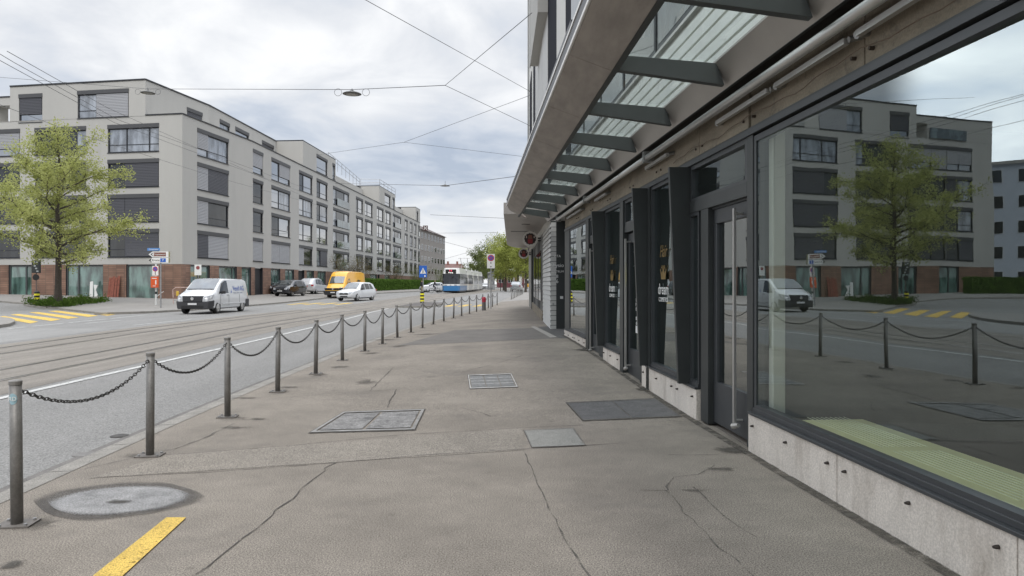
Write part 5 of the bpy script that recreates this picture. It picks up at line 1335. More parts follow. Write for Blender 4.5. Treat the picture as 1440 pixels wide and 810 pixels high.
# ------------------------------------------------------------------ vegetation
def leaves(mb, c, n, r, s, m, rnd, flat=1.0):
    mi = mb.mi(m)
    for _ in range(n):
        p = Vector((rnd.gauss(0, 1), rnd.gauss(0, 1), rnd.gauss(0, 1) * flat)) * r * .55 + c
        a = Vector((rnd.uniform(-1, 1), rnd.uniform(-1, 1), rnd.uniform(-1, 1))).normalized(); b = a.orthogonal().normalized()
        k = s * rnd.uniform(.55, 1.25); a = a * k; b = b * k * .6; i = len(mb.v)
        mb.v += [tuple(p - a), tuple(p + b), tuple(p + a), tuple(p - b)]; mb.f.append((i, i + 1, i + 2, i + 3)); mb.m.append(mi)
def tree(name, lab, loc, H, crown_r, trunk_r, clear, seed, leaf, nleaf, lsize, group=None, shape='pyr', bark=BARK, detail=1.0, cl_r=.42):
    rnd = random.Random(seed); t = thing(name, lab, 'tree', loc, 0, group)
    mb = MB(); pts = []; rr = []; n = 9
    for k in range(n + 1):
        f = k / n; pts.append(Vector((rnd.gauss(0, .05) * f * 2, rnd.gauss(0, .05) * f * 2, H * .96 * f))); rr.append(max(.015, trunk_r * (1 - f) ** .8 + .012) * (1.25 if k == 0 else 1))
    mb.tube(pts, rr, bark, 10)
    tips = []
    def prof(f):  # f 0..1 height within crown
        if shape == 'pyr': return (.55 + .45 * math.sin(min(1, f / .28) * math.pi / 2)) * (1 - max(0, f - .25) / .75) ** .72 + .06
        return math.sin(math.pi * min(1, .12 + f * .86)) ** .6
    nb = int(26 * detail)
    for k in range(nb):
        f = (k + .5) / nb; z = clear + (H - clear) * f * .93
        az = k * 2.4 + rnd.uniform(-.4, .4); L_ = crown_r * prof(f) * rnd.uniform(.75, 1.1)
        i0 = min(n - 1, int(z / (H * .96) * n)); fr_ = z / (H * .96) * n - i0; st = pts[i0].lerp(pts[i0 + 1], fr_)
        up = .12 + .75 * f; P = [st]; r0 = max(.02, trunk_r * .42 * (1 - f) + .015)
        dirv = Vector((math.cos(az), math.sin(az), up)).normalized()
        for s in range(5):
            dirv = (dirv + Vector((rnd.gauss(0, .16), rnd.gauss(0, .16), rnd.gauss(.03, .12)))).normalized(); P.append(P[-1] + dirv * L_ / 5)
        mb.tube(P, [r0 * (1 - .17 * s) for s in range(6)], bark, 5)
        for s in range(1, 6):
            for q in range(2 if s < 3 else 3):
                d2 = (dirv + Vector((rnd.gauss(0, .8), rnd.gauss(0, .8), rnd.gauss(.1, .5)))).normalized(); l2 = L_ * rnd.uniform(.16, .36)
                A_ = P[s]; B_ = A_ + d2 * l2 * .5; C_ = B_ + (d2 + Vector((rnd.gauss(0, .3), rnd.gauss(0, .3), rnd.gauss(.1, .3)))).normalized() * l2 * .5
                mb.tube([A_, B_, C_], [r0 * .3, r0 * .2, r0 * .08], bark, 4, cap=False); tips += [(B_, L_), (C_, L_), (A_.lerp(B_, .6), L_)]
    mb.build('trunk', t)
    cm = MB(); per = max(1, int(nleaf / len(tips)))
    mean = sum(q[1] for q in tips) / len(tips)
    for c, l_ in tips:
        k_ = (l_ / mean) ** 1.5
        if rnd.random() < .16: continue
        leaves(cm, c, int(per * rnd.choice((.2, .7, 1.1, 2.0)) * k_), cl_r * rnd.uniform(.6, 1.2), lsize, leaf, rnd)
    cm.build('crown', t); return t
tp = gp(82, 427, z_road)
tree('linden_tree', 'fresh green spring tree rising from the planted island left of the road', (-30.0, 47.0, z_road(-30, 47) + .1), 12.2, 4.9, .21, 2.7, 4, LEAF, 36000, .07, cl_r=.44, detail=1.5)
# planting on the island: ground cover (stuff)
rnd = random.Random(3); mb = MB()
cx = sum(p.x for p in isl_in) / len(isl_in); cy = sum(p.y for p in isl_in) / len(isl_in)
def inside(x, y, poly):
    c = False; n = len(poly)
    for i in range(n):
        a, b = poly[i], poly[(i + 1) % n]
        if (a[1] > y) != (b[1] > y) and x < (b[0] - a[0]) * (y - a[1]) / (b[1] - a[1]) + a[0]: c = not c
    return c
xs = [p.x for p in isl_in]; ysl = [p.y for p in isl_in]; cnt = 0
pin = [(p.x, p.y) for p in isl_in]
while cnt < 420:
    x, y = rnd.uniform(min(xs), max(xs)), rnd.uniform(min(ysl), max(ysl))
    if not inside(x, y, pin): continue
    h = .30 + .22 * abs(math.sin(x * 1.7 + y)) + rnd.uniform(0, .1)
    leaves(mb, Vector((x, y, z_road(x, y) + .12 + h * .45)), 26, .26, .055, GRASS if rnd.random() < .85 else LEAF3, rnd, h * 2); cnt += 1
o = mb.build('ground_cover'); struct(o, 'stuff'); o['label'] = 'low green ground cover plants on the kerbed island'
def hedge(lab, pts, h, th, seed, nper=900, m=HEDGE, zf=z_left, s=.05):
    rnd = random.Random(seed); t = thing('hedge', lab, 'hedge', (pts[0][0], pts[0][1], zf(*pts[0]))); O = Vector(t.location)
    core = MB(); lm = MB(); mi = lm.mi(m)
    for i in range(len(pts) - 1):
        a, b = Vector(pts[i]), Vector(pts[i + 1]); L_ = (b - a).length; d = (b - a) / L_; nn = Vector((-d.y, d.x))
        P = [a - nn * th * .44, b - nn * th * .44, b + nn * th * .44, a + nn * th * .44]
        core.hexa([(p.x - O.x, p.y - O.y, -.2) for p in P] + [(p.x - O.x, p.y - O.y, h - .07) for p in P], m)
        N_ = int(nper * L_)
        for _ in range(N_):
            u = rnd.random() * L_; f = rnd.random()
            if f < .32: v, z = rnd.uniform(-.5, .5) * th, h - abs(rnd.gauss(0, .03))
            elif f < .66: v, z = -th * .5 + rnd.gauss(0, .03), rnd.uniform(0, h)
            else: v, z = th * .5 + rnd.gauss(0, .03), rnd.uniform(0, h)
            p = a + d * u + nn * v; c = Vector((p.x - O.x, p.y - O.y, z + .03 * math.sin(u * 2.1)))
            aa = Vector((rnd.uniform(-1, 1), rnd.uniform(-1, 1), rnd.uniform(-1, 1))).normalized() * s * 1.4; bb = aa.orthogonal().normalized() * s
            k = len(lm.v); lm.v += [tuple(c - aa), tuple(c + bb), tuple(c + aa), tuple(c - bb)]; lm.f.append((k, k + 1, k + 2, k + 3)); lm.m.append(mi)
    core.build('inner_mass', t); lm.build('foliage', t); return t
hedge('long clipped green hedge in front of the apartment block street side', [(-20.9, 100), (-19.9, 122), (-18.3, 150), (-17.5, 166)], 1.75, 1.2, 1, 330, s=.09)
hedge('low clipped hedge left of the tiled shops seen mirrored in the display window', [(-46, 58.3), (-60, 60), (-78, 64)], 1.5, 1.1, 2, 260, s=.07)
def bush(lab, loc, r, h, m, seed, n=1500, s=.09, group=None, bare=.3):
    rnd = random.Random(seed); t = thing('bush', lab, 'bush', loc, 0, group); mb = MB(); cm = MB()
    for k in range(16):
        az = rnd.uniform(0, 6.28); d = Vector((math.cos(az) * .5, math.sin(az) * .5, 1)); P = [Vector((0, 0, -.1))]
        for s_ in range(5): d = (d.normalized() + Vector((rnd.gauss(0, .25), rnd.gauss(0, .25), 0))); P.append(P[-1] + Vector((d.x * r * .3, d.y * r * .3, h / 5 * rnd.uniform(.8, 1.1))))
        mb.tube(P, [.05, .04, .03, .025, .018, .01], BARK, 4)
        for p in P[2:]: leaves(cm, p, int(n / 50), r * .30, s * .7, m, rnd)
    mb.build('branches', t); cm.build('foliage', t); return t
bush('brown budding shrub rising behind the yellow van', (-22.3, 96, .5), 2.4, 4.4, LEAFB, 1, 2600)
bush('greenish brown shrub at the start of the long hedge', (-22.6, 106, .5), 2.4, 3.6, LEAFB, 2, 2200)
bush('sparse brown shrub over the middle of the hedge', (-20.4, 126, .6), 2.2, 4.2, LEAFB, 3, 2000)
bush('olive shrub over the far end of the hedge', (-19.5, 146, .6), 2.5, 4.0, LEAF3, 4, 2000)
bush('pale flowering shrub by the grey house', (-19.3, 158, .6), 2.4, 4.6, LEAFB, 5, 2000)
bush('dark green round shrub directly left of the tram', (-17.2, 168, .6), 2.2, 4.4, LEAF3, 6, 2400)
far_trees = [
    ('tall thin-leaved tree right of the tram roof', -4.0, 150, 11.0, 4.2, LEAF3, 5000, 1, .14), ('bushy green tree left of the no stopping sign', -7.0, 172, 9.5, 4.2, LEAF3, 6000, 2, .16),
    ('tallest airy spring tree over the street end', -1.5, 128, 9.8, 4.0, LEAF, 5200, 3, .13), ('bright lime tree behind the no stopping sign', -1.0, 112, 7.6, 3.2, LEAF2, 9000, 4, .13),
    ('bright lime tree over the parked silver car', 1.0, 122, 7.8, 3.4, LEAF2, 9000, 5, .13), ('lime tree nearest the canopy end', 2.0, 104, 6.6, 2.4, LEAF2, 6000, 6, .12),
    ('dark green tree low behind the advertising column', -5.5, 200, 9.0, 4.6, LEAF3, 7000, 7, .18), ('brown leafed dark tree beside the corner wall', 4.3, 110, 8.6, 3.2, LEAFB, 7000, 8, .15),
    ('dark tree behind the brown one at the wall', 5.5, 135, 9.0, 4.0, LEAF3, 7000, 9, .17), ('green tree far off between tram and column', -10.5, 230, 9.0, 5.0, LEAF3, 6000, 10, .2),
    ('small round green tree before the pale house', -25.5, 215, 7.5, 3.6, LEAF3, 5000, 11, .18), ('yellowish small tree before the pale house', -29, 225, 9.0, 3.6, LEAF, 4000, 12, .18), ('green tree closing the view of the street', 3.5, 170, 10.5, 5.0, LEAF2, 8000, 13, .18), ('broad green tree behind the far red house', -3, 245, 11, 6.5, LEAF3, 8000, 14, .22)]
for lab, x, y, h, r, m, nl, sd, ls in far_trees:
    tree('street_tree', lab, (x, y, base(x, y)), h, r, .16, 2.4, sd + 40, m, nl, ls, 'trees at the far end of the street', 'round', detail=.55, cl_r=.75)

# ------------------------------------------------------------------ vehicles
def loft(mb, st, m, yf=1):
    """st: stations rear->front: (y, zb, zbelt, ztop, wb, wbelt, wtop)"""
    rows = []
    for (y, zb, zm, zt, w0, w1, w2) in st:
        k = [(0, zb), (w0 * .9, zb), (w0, zb + .08), (w1 * 1.0, zb + (zm - zb) * .55), (w1 * .985, zm), (w2, zt - .07 if zt - zm > .12 else zm + (zt - zm) * .5), (w2 * .86, zt - .008), (w2 * .4, zt + .012), (0, zt + .018)]
        ring = [(x, y, z) for x, z in k] + [(-x, y, z) for x, z in reversed(k[1:-1])]
        rows.append(ring)
    n = len(rows[0]); b = len(mb.v); mi = mb.mi(m)
    for r in rows: mb.v += r
    for i in range(len(rows) - 1):
        for j in range(n): mb.f.append((b + i * n + j, b + i * n + (j + 1) % n, b + (i + 1) * n + (j + 1) % n, b + (i + 1) * n + j)); mb.m.append(mi)
    mb.f.append(tuple(b + j for j in range(n))); mb.m.append(mi)
    mb.f.append(tuple(b + (len(rows) - 1) * n + j for j in reversed(range(n)))); mb.m.append(mi)
    return rows
def station(st, y):
    for i in range(len(st) - 1):
        a, b = st[i], st[i + 1]
        if a[0] <= y <= b[0]: t = (y - a[0]) / (b[0] - a[0]); return [a[k] + (b[k] - a[k]) * t for k in range(7)]
    return st[-1]
def side_pt(st, y, f, s, out=.006):     # f: 0 at belt, 1 at upper edge
    S = station(st, y); x0, z0 = S[5] * .985, S[2]; x1, z1 = S[6], S[3] - .07
    return ((x0 + (x1 - x0) * f + out) * s, y, z0 + (z1 - z0) * f)
def wheel(parent, x, y, r, w, side, rimcol=ALU_D):
    mb = MB(); i = 0
    mb.lathe([(r * .60, -w * .2), (r * .64, -w / 2), (r * .94, -w / 2), (r, -w * .35), (r, w * .35), (r * .94, w / 2), (r * .64, w / 2), (r * .60, w * .2)], TYRE, 24); mb.xf(Matrix.Rotation(R(90), 4, 'Y'))
    t = mb.build('wheel', parent, smooth=False); t.location = (x, y, r)
    mb = MB(); mb.lathe([(r * .64, w * .1), (r * .66, w * .47), (r * .60, w * .49), (r * .52, w * .34), (r * .12, w * .40)], rimcol, 20)
    for k in range(7):
        a = k * 2 * math.pi / 7; c, s_ = math.cos(a), math.sin(a); i = len(mb.v)
        mb.box(.05, r * .58, -.026, .026, w * .34, w * .47, rimcol); mb.xf(Matrix.Rotation(a, 4, 'Z'), i)
        i = len(mb.v); mb.box(r * .2, r * .48, .03, .07, w * .405, w * .41, SBLACK); mb.xf(Matrix.Rotation(a, 4, 'Z'), i)
    mb.xf(Matrix.Rotation(R(90 * side), 4, 'Y')); mb.build('rim', t)
def vehicle(name, lab, loc, rz, st, paint, wheels, wr, ww, windows, ws, rear=None, bumper=True, lamp_f=None, extra=None, cat='car', group=None, track=None, lowtrim=True, rimcol=ALU):
    """front towards +y local. windows: list of [(y0,y1),...] polygons in (y,f); ws: (y_cowl, y_roof) windscreen"""
    t = thing(name, lab, cat, loc, rz, group)
    mb = MB(); loft(mb, st, paint); body = mb.build('body', t, smooth=True)
    L0, L1 = st[0][0], st[-1][0]
    hw = max(s[5] for s in st)
    cm = MB()
    for y in wheels:
        for s in (-1, 1):
            i = len(cm.v); cm.lathe([(wr + .07, -.35), (wr + .07, .35)], TYRE, 28); cm.xf(Matrix.Translation((s * (hw - .02), y, wr)) @ Matrix.Rotation(R(90), 4, 'Y'), i)
    cut = cm.build('cutter'); md = body.modifiers.new('b', 'BOOLEAN'); md.object = cut; md.operation = 'DIFFERENCE'; md.solver = 'EXACT'
    try: md.material_mode = 'TRANSFER'
    except Exception: pass
    body.data.materials.append(TYRE)
    bpy.context.view_layer.update(); dg = bpy.context.evaluated_depsgraph_get(); me = bpy.data.meshes.new_from_object(body.evaluated_get(dg))
    body.modifiers.clear(); body.data = me; bpy.data.objects.remove(cut)
    try:
        me.set_sharp_from_angle(angle=R(38))
    except Exception: pass
    tr = track or hw - ww / 2 - .02
    for y in wheels:
        for s in (-1, 1): wheel(t, s * tr, y, wr, ww, s, rimcol)
    for s in (-1, 1):
        for poly in windows:
            mb = MB(); P = [side_pt(st, y, f, s) for y, f in poly]
            if s < 0: P.reverse()
            mb.face(P, CGLASS); mb.build('side_window', t)
    # windscreen (subdivided strip between cowl and roof edge)
    def screen(nm, ya, yb, m, **kw):
        y0_, y1_ = min(ya, yb), max(ya, yb); ys_ = [y0_] + [q[0] for q in st if y0_ < q[0] < y1_] + [y1_]
        def row(y):
            S = station(st, y); w, zt = S[6], S[3]; return [Vector(p) for p in ((-w * .86, y, zt - .008), (-w * .4, y, zt + .012), (0, y, zt + .018), (w * .4, y, zt + .012), (w * .86, y, zt - .008))]
        mb = MB(); R_ = [row(y) for y in ys_]
        nn = (R_[0][3] - R_[0][1]).cross(R_[-1][2] - R_[0][2]).normalized()
        if nn.z < 0: nn = -nn
        for i in range(len(R_) - 1):
            for k in range(4): mb.face([tuple(v + nn * .022) for v in (R_[i][k], R_[i][k + 1], R_[i + 1][k + 1], R_[i + 1][k])], m)
        w_ = mb.build(nm, t)
        if nm == 'windscreen':
            m2 = MB(); A_, B_ = R_[-1][1] + nn * .04, R_[-1][3] + nn * .04
            m2.tube([R_[-1][0] + nn * .03, R_[-1][4] + nn * .03], .022, SBLACK, 5); m2.build('wiper', w_)
        return w_
    if ws: screen('windscreen', ws[0], ws[1], WSHIELD)
    if rear: screen('rear_window', rear[0], rear[1], CGLASS)
    if extra: extra(t)
    return t
def mirror_pair(t, y, z, w, m):
    for s in (-1, 1):
        mb = MB(); mb.box(s * w, s * (w + .22), y - .05, y + .07, z, z + .17, m); mb.build('side_mirror', t, bevel=.03)
# --- white van
def van_extra(t):
    f = 2.57
    mb = MB(); mb.hexa([(-.93, f - .55, .28), (.93, f - .55, .28), (.84, f + .03, .28), (-.84, f + .03, .28), (-.98, f - .50, .76), (.98, f - .50, .76), (.90, f + .03, .70), (-.90, f + .03, .70)], mat('dark grey bumper', (.035, .035, .038), .6)); mb.build('bumper', t, bevel=.05)
    mb = MB(); mb.hexa([(-.52, f - .1, .68), (.52, f - .1, .68), (.52, f + .06, .68), (-.52, f + .06, .68), (-.60, f - .2, .98), (.60, f - .2, .98), (.58, f + .0, .98), (-.58, f + .0, .98)], BLKP); g = mb.build('grille', t, bevel=.01)
    mb = MB()
    for z in (.745, .82, .895): mb.box(-.52, .52, f + .03, f + .062 - (z - .7) * .12, z, z + .022, mat('grille bar', (.05, .05, .055), .4))
    mb.build('bar', g)
    mb = MB(); mb.lathe([(.085, 0), (.085, .02), (.072, .021), (.072, .012)], CHROME, 20)
    for k in range(3):
        a = R(90 + 120 * k); i = len(mb.v); mb.box(0, .075, -.008, .008, .012, .022, CHROME); mb.xf(Matrix.Rotation(a, 4, 'Z'), i)
    mb.xf(Matrix.Translation((0, f + .062, .83)) @ Matrix.Rotation(R(180), 4, 'Z') @ Matrix.Rotation(R(90), 4, 'X')); mb.build('emblem', g)
    mb = MB(); mb.box(-.24, .24, f + .05, f + .065, .50, .60, PLATE); mb.build('number_plate', t)
    mb = MB(); mb.box(-.6, .6, f - .02, f + .035, .33, .46, SBLACK); mb.build('air_intake', t)
    for s in (-1, 1):
        mb = MB(); mb.hexa([(s * .59, f + .04, .74), (s * .84, f - .02, .76), (s * .955, f - .30, .84), (s * .59, f - .2, .78), (s * .61, f + .0, .96), (s * .84, f - .08, 1.0), (s * .97, f - .50, 1.06), (s * .63, f - .25, .97)], LAMPG); mb.build('headlight', t, bevel=.012)
    mb = MB()
    for s in (-1, 1): mb.box(s * .93, s * .985, -2.55, -2.05, .28, .74, mat('dark grey bumper', (.035, .035, .038), .6))
    mb.box(-.95, .95, -2.62, -2.5, .28, .62, MATS['dark grey bumper']); mb.build('bumper', t, bevel=.03)
    mb = MB()
    for s in (-1, 1): mb.box(s * .955, s * .985, -2.0, 1.1, .50, .56, MATS['dark grey bumper'] if 0 else WPAINT)
    mb.build('side_strip', t, bevel=.01)
    mb = MB()
    for y in (.28, 1.35, -1.15): 
        for s in (-1, 1): mb.box(s * .975, s * .984, y, y + .012, .42, 1.02, mat('panel gap', (.15, .15, .16), .6))
    for s in (-1, 1): mb.box(s * .97, s * .99, .34, .50, .985, 1.015, BLKP)
    mb.build('door_seam', t)
    mirror_pair(t, 1.2, 1.08, .96, BLKP)
    # lettering on the side that faces the camera (local left side, -x or +x)
    for s in (-1, 1):
        M = basis((.925 * s, -1.12, 1.36), (0, 1 * s, 0), (-s * .18, 0, 1))
        text('lettering', 'Vesell AG', .40, mat('blue lettering', (.03, .09, .40), .5), t, M, .001, .95)
        text('lettering', 'Heizung  Lüftung  Sanitär', .13, mat('grey lettering', (.20, .22, .28), .5), t, basis((.966 * s, -.95, 1.12), (0, 1 * s, 0), (-s * .18, 0, 1)), .001)
        mb = MB(); mb.prism([(-.05, -.1), (.05, -.1), (.02, .12)], .003, MATS['blue lettering'], basis((.975 * s, .02 - .05, 1.22), (0, s, 0))); mb.build('decal', t)
van_st = [(-2.57, .45, .95, 1.70, .84, .88, .70), (-2.50, .34, 1.0, 1.84, .90, .94, .76), (-2.2, .26, 1.05, 1.90, .93, .965, .80), (-1.0, .24, 1.06, 1.92, .94, .975, .82), (.55, .24, 1.08, 1.92, .94, .975, .82), (.85, .24, 1.08, 1.88, .94, .972, .81), (1.2, .24, 1.08, 1.66, .94, .97, .82), (1.55, .24, 1.08, 1.41, .94, .965, .85), (1.72, .25, 1.07, 1.28, .94, .96, .87), (2.1, .27, 1.02, 1.18, .93, .95, .86), (2.38, .30, .94, 1.07, .88, .91, .82), (2.52, .34, .86, .97, .80, .84, .77), (2.58, .42, .78, .88, .74, .78, .70)]
VA = math.atan2(-(-.42), -1)   # set below
def heading(dx, dy): return math.atan2(-dx, dy)
# van front-near corner around px 262..316, Y 36.5 ; rear towards Y 41
vdir = Vector((-.03, -1)).normalized()
van_c = Vector((-17.0, 40.6))
vehicle('white_van', 'white delivery van with blue lettering driving towards the camera on the left', (van_c.x, van_c.y, z_road(van_c.x, van_c.y) + .005), heading(vdir.x, vdir.y), van_st, WPAINT, (-1.62, 1.62), .33, .22,
        [[(.30, .05), (1.1, .05), (1.52, .05), (1.36, .40), (.98, .90), (.55, .95), (.30, .93)]], (1.66, .84), extra=van_extra, cat='van')
# --- generic passenger cars
def suv_st(L=4.6, H=1.66, W=.91):
    h = L / 2
    return [(-h, .42, .80, .98, .72, .78, .66), (-h + .12, .32, .90, 1.25, .82, .87, .68), (-h + .45, .26, .98, H - .12, .86, W, .68), (-h + 1.0, .22, 1.0, H - .01, .88, W, .70), (-.1, .20, .98, H, .88, W, .70), (.45, .20, .97, H - .08, .88, W, .69), (.85, .20, .96, H - .33, .88, W - .005, .69), (1.20, .21, .95, 1.08, .88, W - .01, .74), (1.6, .24, .92, 1.02, .87, .885, .72), (h - .25, .28, .82, .92, .82, .85, .70), (h - .05, .34, .70, .80, .74, .76, .62), (h, .42, .62, .68, .66, .68, .56)]
suv_win = [[(-1.62, .12), (-.95, .08), (-.95, .92), (-1.35, .88)], [(-.88, .06), (-.05, .05), (-.05, .95), (-.88, .93)], [(.03, .05), (.92, .05), (.42, .9), (.03, .95)]]
def front_face(t, h, grille=SBLACK, plate=PLATE, lampw=.2):
    mb = MB(); mb.box(-.42, .42, h - .07, h + .012, .56, .72, grille); mb.box(-.36, .36, h - .04, h + .015, .36, .46, BLKP); mb.build('grille', t, bevel=.015)
    mb = MB(); mb.box(-.25, .25, h + .012, h + .028, .47, .55, plate); mb.build('number_plate', t)
    for s in (-1, 1):
        mb = MB(); mb.hexa([(s * .46, h + .02, .62), (s * .70, h - .0, .63), (s * .87, h - .24, .70), (s * .46, h - .3, .66), (s * .46, h - .03, .77), (s * .70, h - .06, .80), (s * .885, h - .42, .88), (s * .46, h - .3, .80)], LAMPG); mb.build('headlight', t, bevel=.01)
    for s in (-1, 1):
        mb = MB(); mb.box(s * .865, s * .905, -h + 1.36, h - 1.32, .21, .31, BLKP); mb.build('sill_trim', t)
    mb = MB(); mb.box(-.08, .08, h - .045, h + .02, .62, .68, CHROME); mb.build('emblem', t, bevel=.01)
    mirror_pair(t, .82, .98, .90, BLKP)
def rear_face(t, h, plate=PLATE):
    for s in (-1, 1):
        mb = MB(); mb.box(s * .60, s * .84, -h - .01, -h + .30, .84, 1.02, REDL); mb.build('tail_light', t, bevel=.02)
    mb = MB(); mb.box(-.26, .26, -h - .012, -h + .02, .60, .70, plate); mb.build('number_plate', t)
    mb = MB(); mb.box(-.62, .62, -h - .005, -h + .12, 1.02, 1.36, CGLASS); mb.xf(Matrix.Translation((0, 0, 0))); 
    mb = MB(); mb.hexa([(-.64, -h - .0, 1.00), (.64, -h - .0, 1.00), (.64, -h + .1, 1.0), (-.64, -h + .1, 1.0), (-.56, -h + .34, 1.44), (.56, -h + .34, 1.44), (.56, -h + .5, 1.44), (-.56, -h + .5, 1.44)], CGLASS); mb.build('rear_window', t)
def car(name, lab, x, y, dirv, paint, L=4.6, H=1.66, W=.91, group=None, rimcol=ALU_D, face='both', zf=z_road):
    st = suv_st(L, H, W); h = L / 2
    def ex(t): front_face(t, h); rear_face(t, h)
    return vehicle(name, lab, (x, y, zf(x, y) + .005), heading(*dirv), st, paint, (-h + .95, h - .90), .34, .22, suv_win, (1.16, .47), None, extra=ex, group=group, rimcol=rimcol)
car('white_suv', 'white estate SUV driving towards the camera before the yellow van', -14.1, 64.5, (-.28, -1), WPAINT, 4.7, 1.66)
car('black_car', 'glossy black compact SUV parked facing the road by the tiled shops', -22.3, 71.5, (-.18, -1), BKPAINT, 4.2, 1.60, zf=z_left)
car('parked_silver_suv', 'silvery white SUV parked with its tailgate to the road beside the black car', -22.3, 80.0, (.10, 1), mat('pearl paint', (.55, .56, .58), .3, .3, coat=.8), 4.7, 1.72, zf=z_left)
car('dark_parked_car', 'black car mostly hidden behind the black compact SUV', -24.3, 76.5, (-.18, -1), BKPAINT, 4.3, 1.50, zf=z_left)
car('small_white_car', 'small white car behind the cyclist, left of the tram', -11.9, 107, (-.8, -.35), WPAINT, 3.9, 1.48)
car('distant_white_car', 'distant white car coming round beside the tram rear', -5.9, 158, (-.1, -1), WPAINT, 4.3, 1.45)
car('silver_parked_car', 'silver boxy car seen from behind beyond the far bollards', .75, 119, (.08, 1), SPAINT, 4.4, 1.70)
# --- yellow high-roof van
ysta = [(-2.95, .45, 1.1, 2.35, .86, .90, .78), (-2.85, .34, 1.2, 2.55, .94, .98, .84), (-2.2, .26, 1.25, 2.66, .98, 1.0, .86), (.8, .24, 1.25, 2.68, .98, 1.0, .86), (1.25, .24, 1.24, 2.62, .98, 1.0, .84), (1.55, .24, 1.22, 2.38, .98, 1.0, .84), (1.72, .24, 1.2, 2.12, .98, .995, .85), (2.2, .26, 1.15, 1.42, .97, .985, .88), (2.55, .30, 1.05, 1.20, .94, .96, .86), (2.85, .34, .95, 1.05, .86, .90, .80), (2.98, .45, .82, .90, .78, .82, .74)]
def yv_extra(t):
    f = 2.98
    mb = MB(); mb.box(-.92, .92, f - .4, f + .03, .30, .74, BLKP); mb.build('bumper', t, bevel=.05)
    mb = MB(); mb.box(-.86, .86, f - .2, f + .02, .78, .99, SBLACK); mb.build('grille', t, bevel=.02)
    mb = MB(); mb.lathe([(.09, 0), (.09, .02)], CHROME, 16); mb.xf(Matrix.Translation((0, f + .02, .90)) @ Matrix.Rotation(R(-90), 4, 'X')); mb.build('emblem', t)
    mb = MB(); mb.box(-.24, .24, f + .03, f + .045, .50, .60, PLATE); mb.build('number_plate', t)
    for s in (-1, 1):
        mb = MB(); mb.box(s * .66, s * .93, f - .35, f - .02, .84, 1.06, LAMPG); mb.build('headlight', t, bevel=.03)
    mirror_pair(t, 1.45, 1.4, 1.0, BLKP)
    mb = MB(); mb.prism([(-.4, -.1), (.4, -.1), (.5, 0), (.4, .02), (-.1, .08)], .004, SBLACK, basis((-1.0, -1.0, 1.75), (0, -1, 0))); mb.build('decal', t)
    mb = MB(); mb.prism([(-.12, 0), (.12, 0), (.12, .05), (-.12, .05)], .02, SBLACK, Matrix.Translation((0, 1.1, 2.58)) @ Matrix.Rotation(R(110), 4, 'X')); mb.build('decal', t)
yv = vehicle('yellow_van', 'yellow high-roof delivery van parked facing the camera behind the white SUV', (-17.2, 73.5, z_road(-17.2, 73.5)), heading(-.20, -1), ysta, YPAINT, (-1.9, 1.95), .35, .24,
        [[(.95, .06), (1.75, .06), (1.55, .42), (1.45, .55), (.95, .55)]], (2.17, 1.70), extra=yv_extra, cat='van')
# --- distant yellow bus/taxi
def bus_mesh():
    t = thing('yellow_bus', 'small yellow bus far off beside the building corner', 'bus', (4.6, 178, base(4.6, 178)))
    mb = MB(); mb.box(-1.0, 1.0, 0, 6, .35, 1.25, SYEL if 0 else YPAINT); mb.build('body', t, bevel=.1)
    mb = MB(); mb.box(-.98, .98, .02, 5.9, 1.25, 2.0, CGLASS); mb.build('window', t, bevel=.05)
    mb = MB(); mb.box(-1.0, 1.0, 0, 6, 2.0, 2.35, WPAINT); mb.build('roof', t, bevel=.08)
    for s in (-1, 1):
        for y in (1, 5): wheel(t, s * .9, y, .38, .25, s)
bus_mesh()
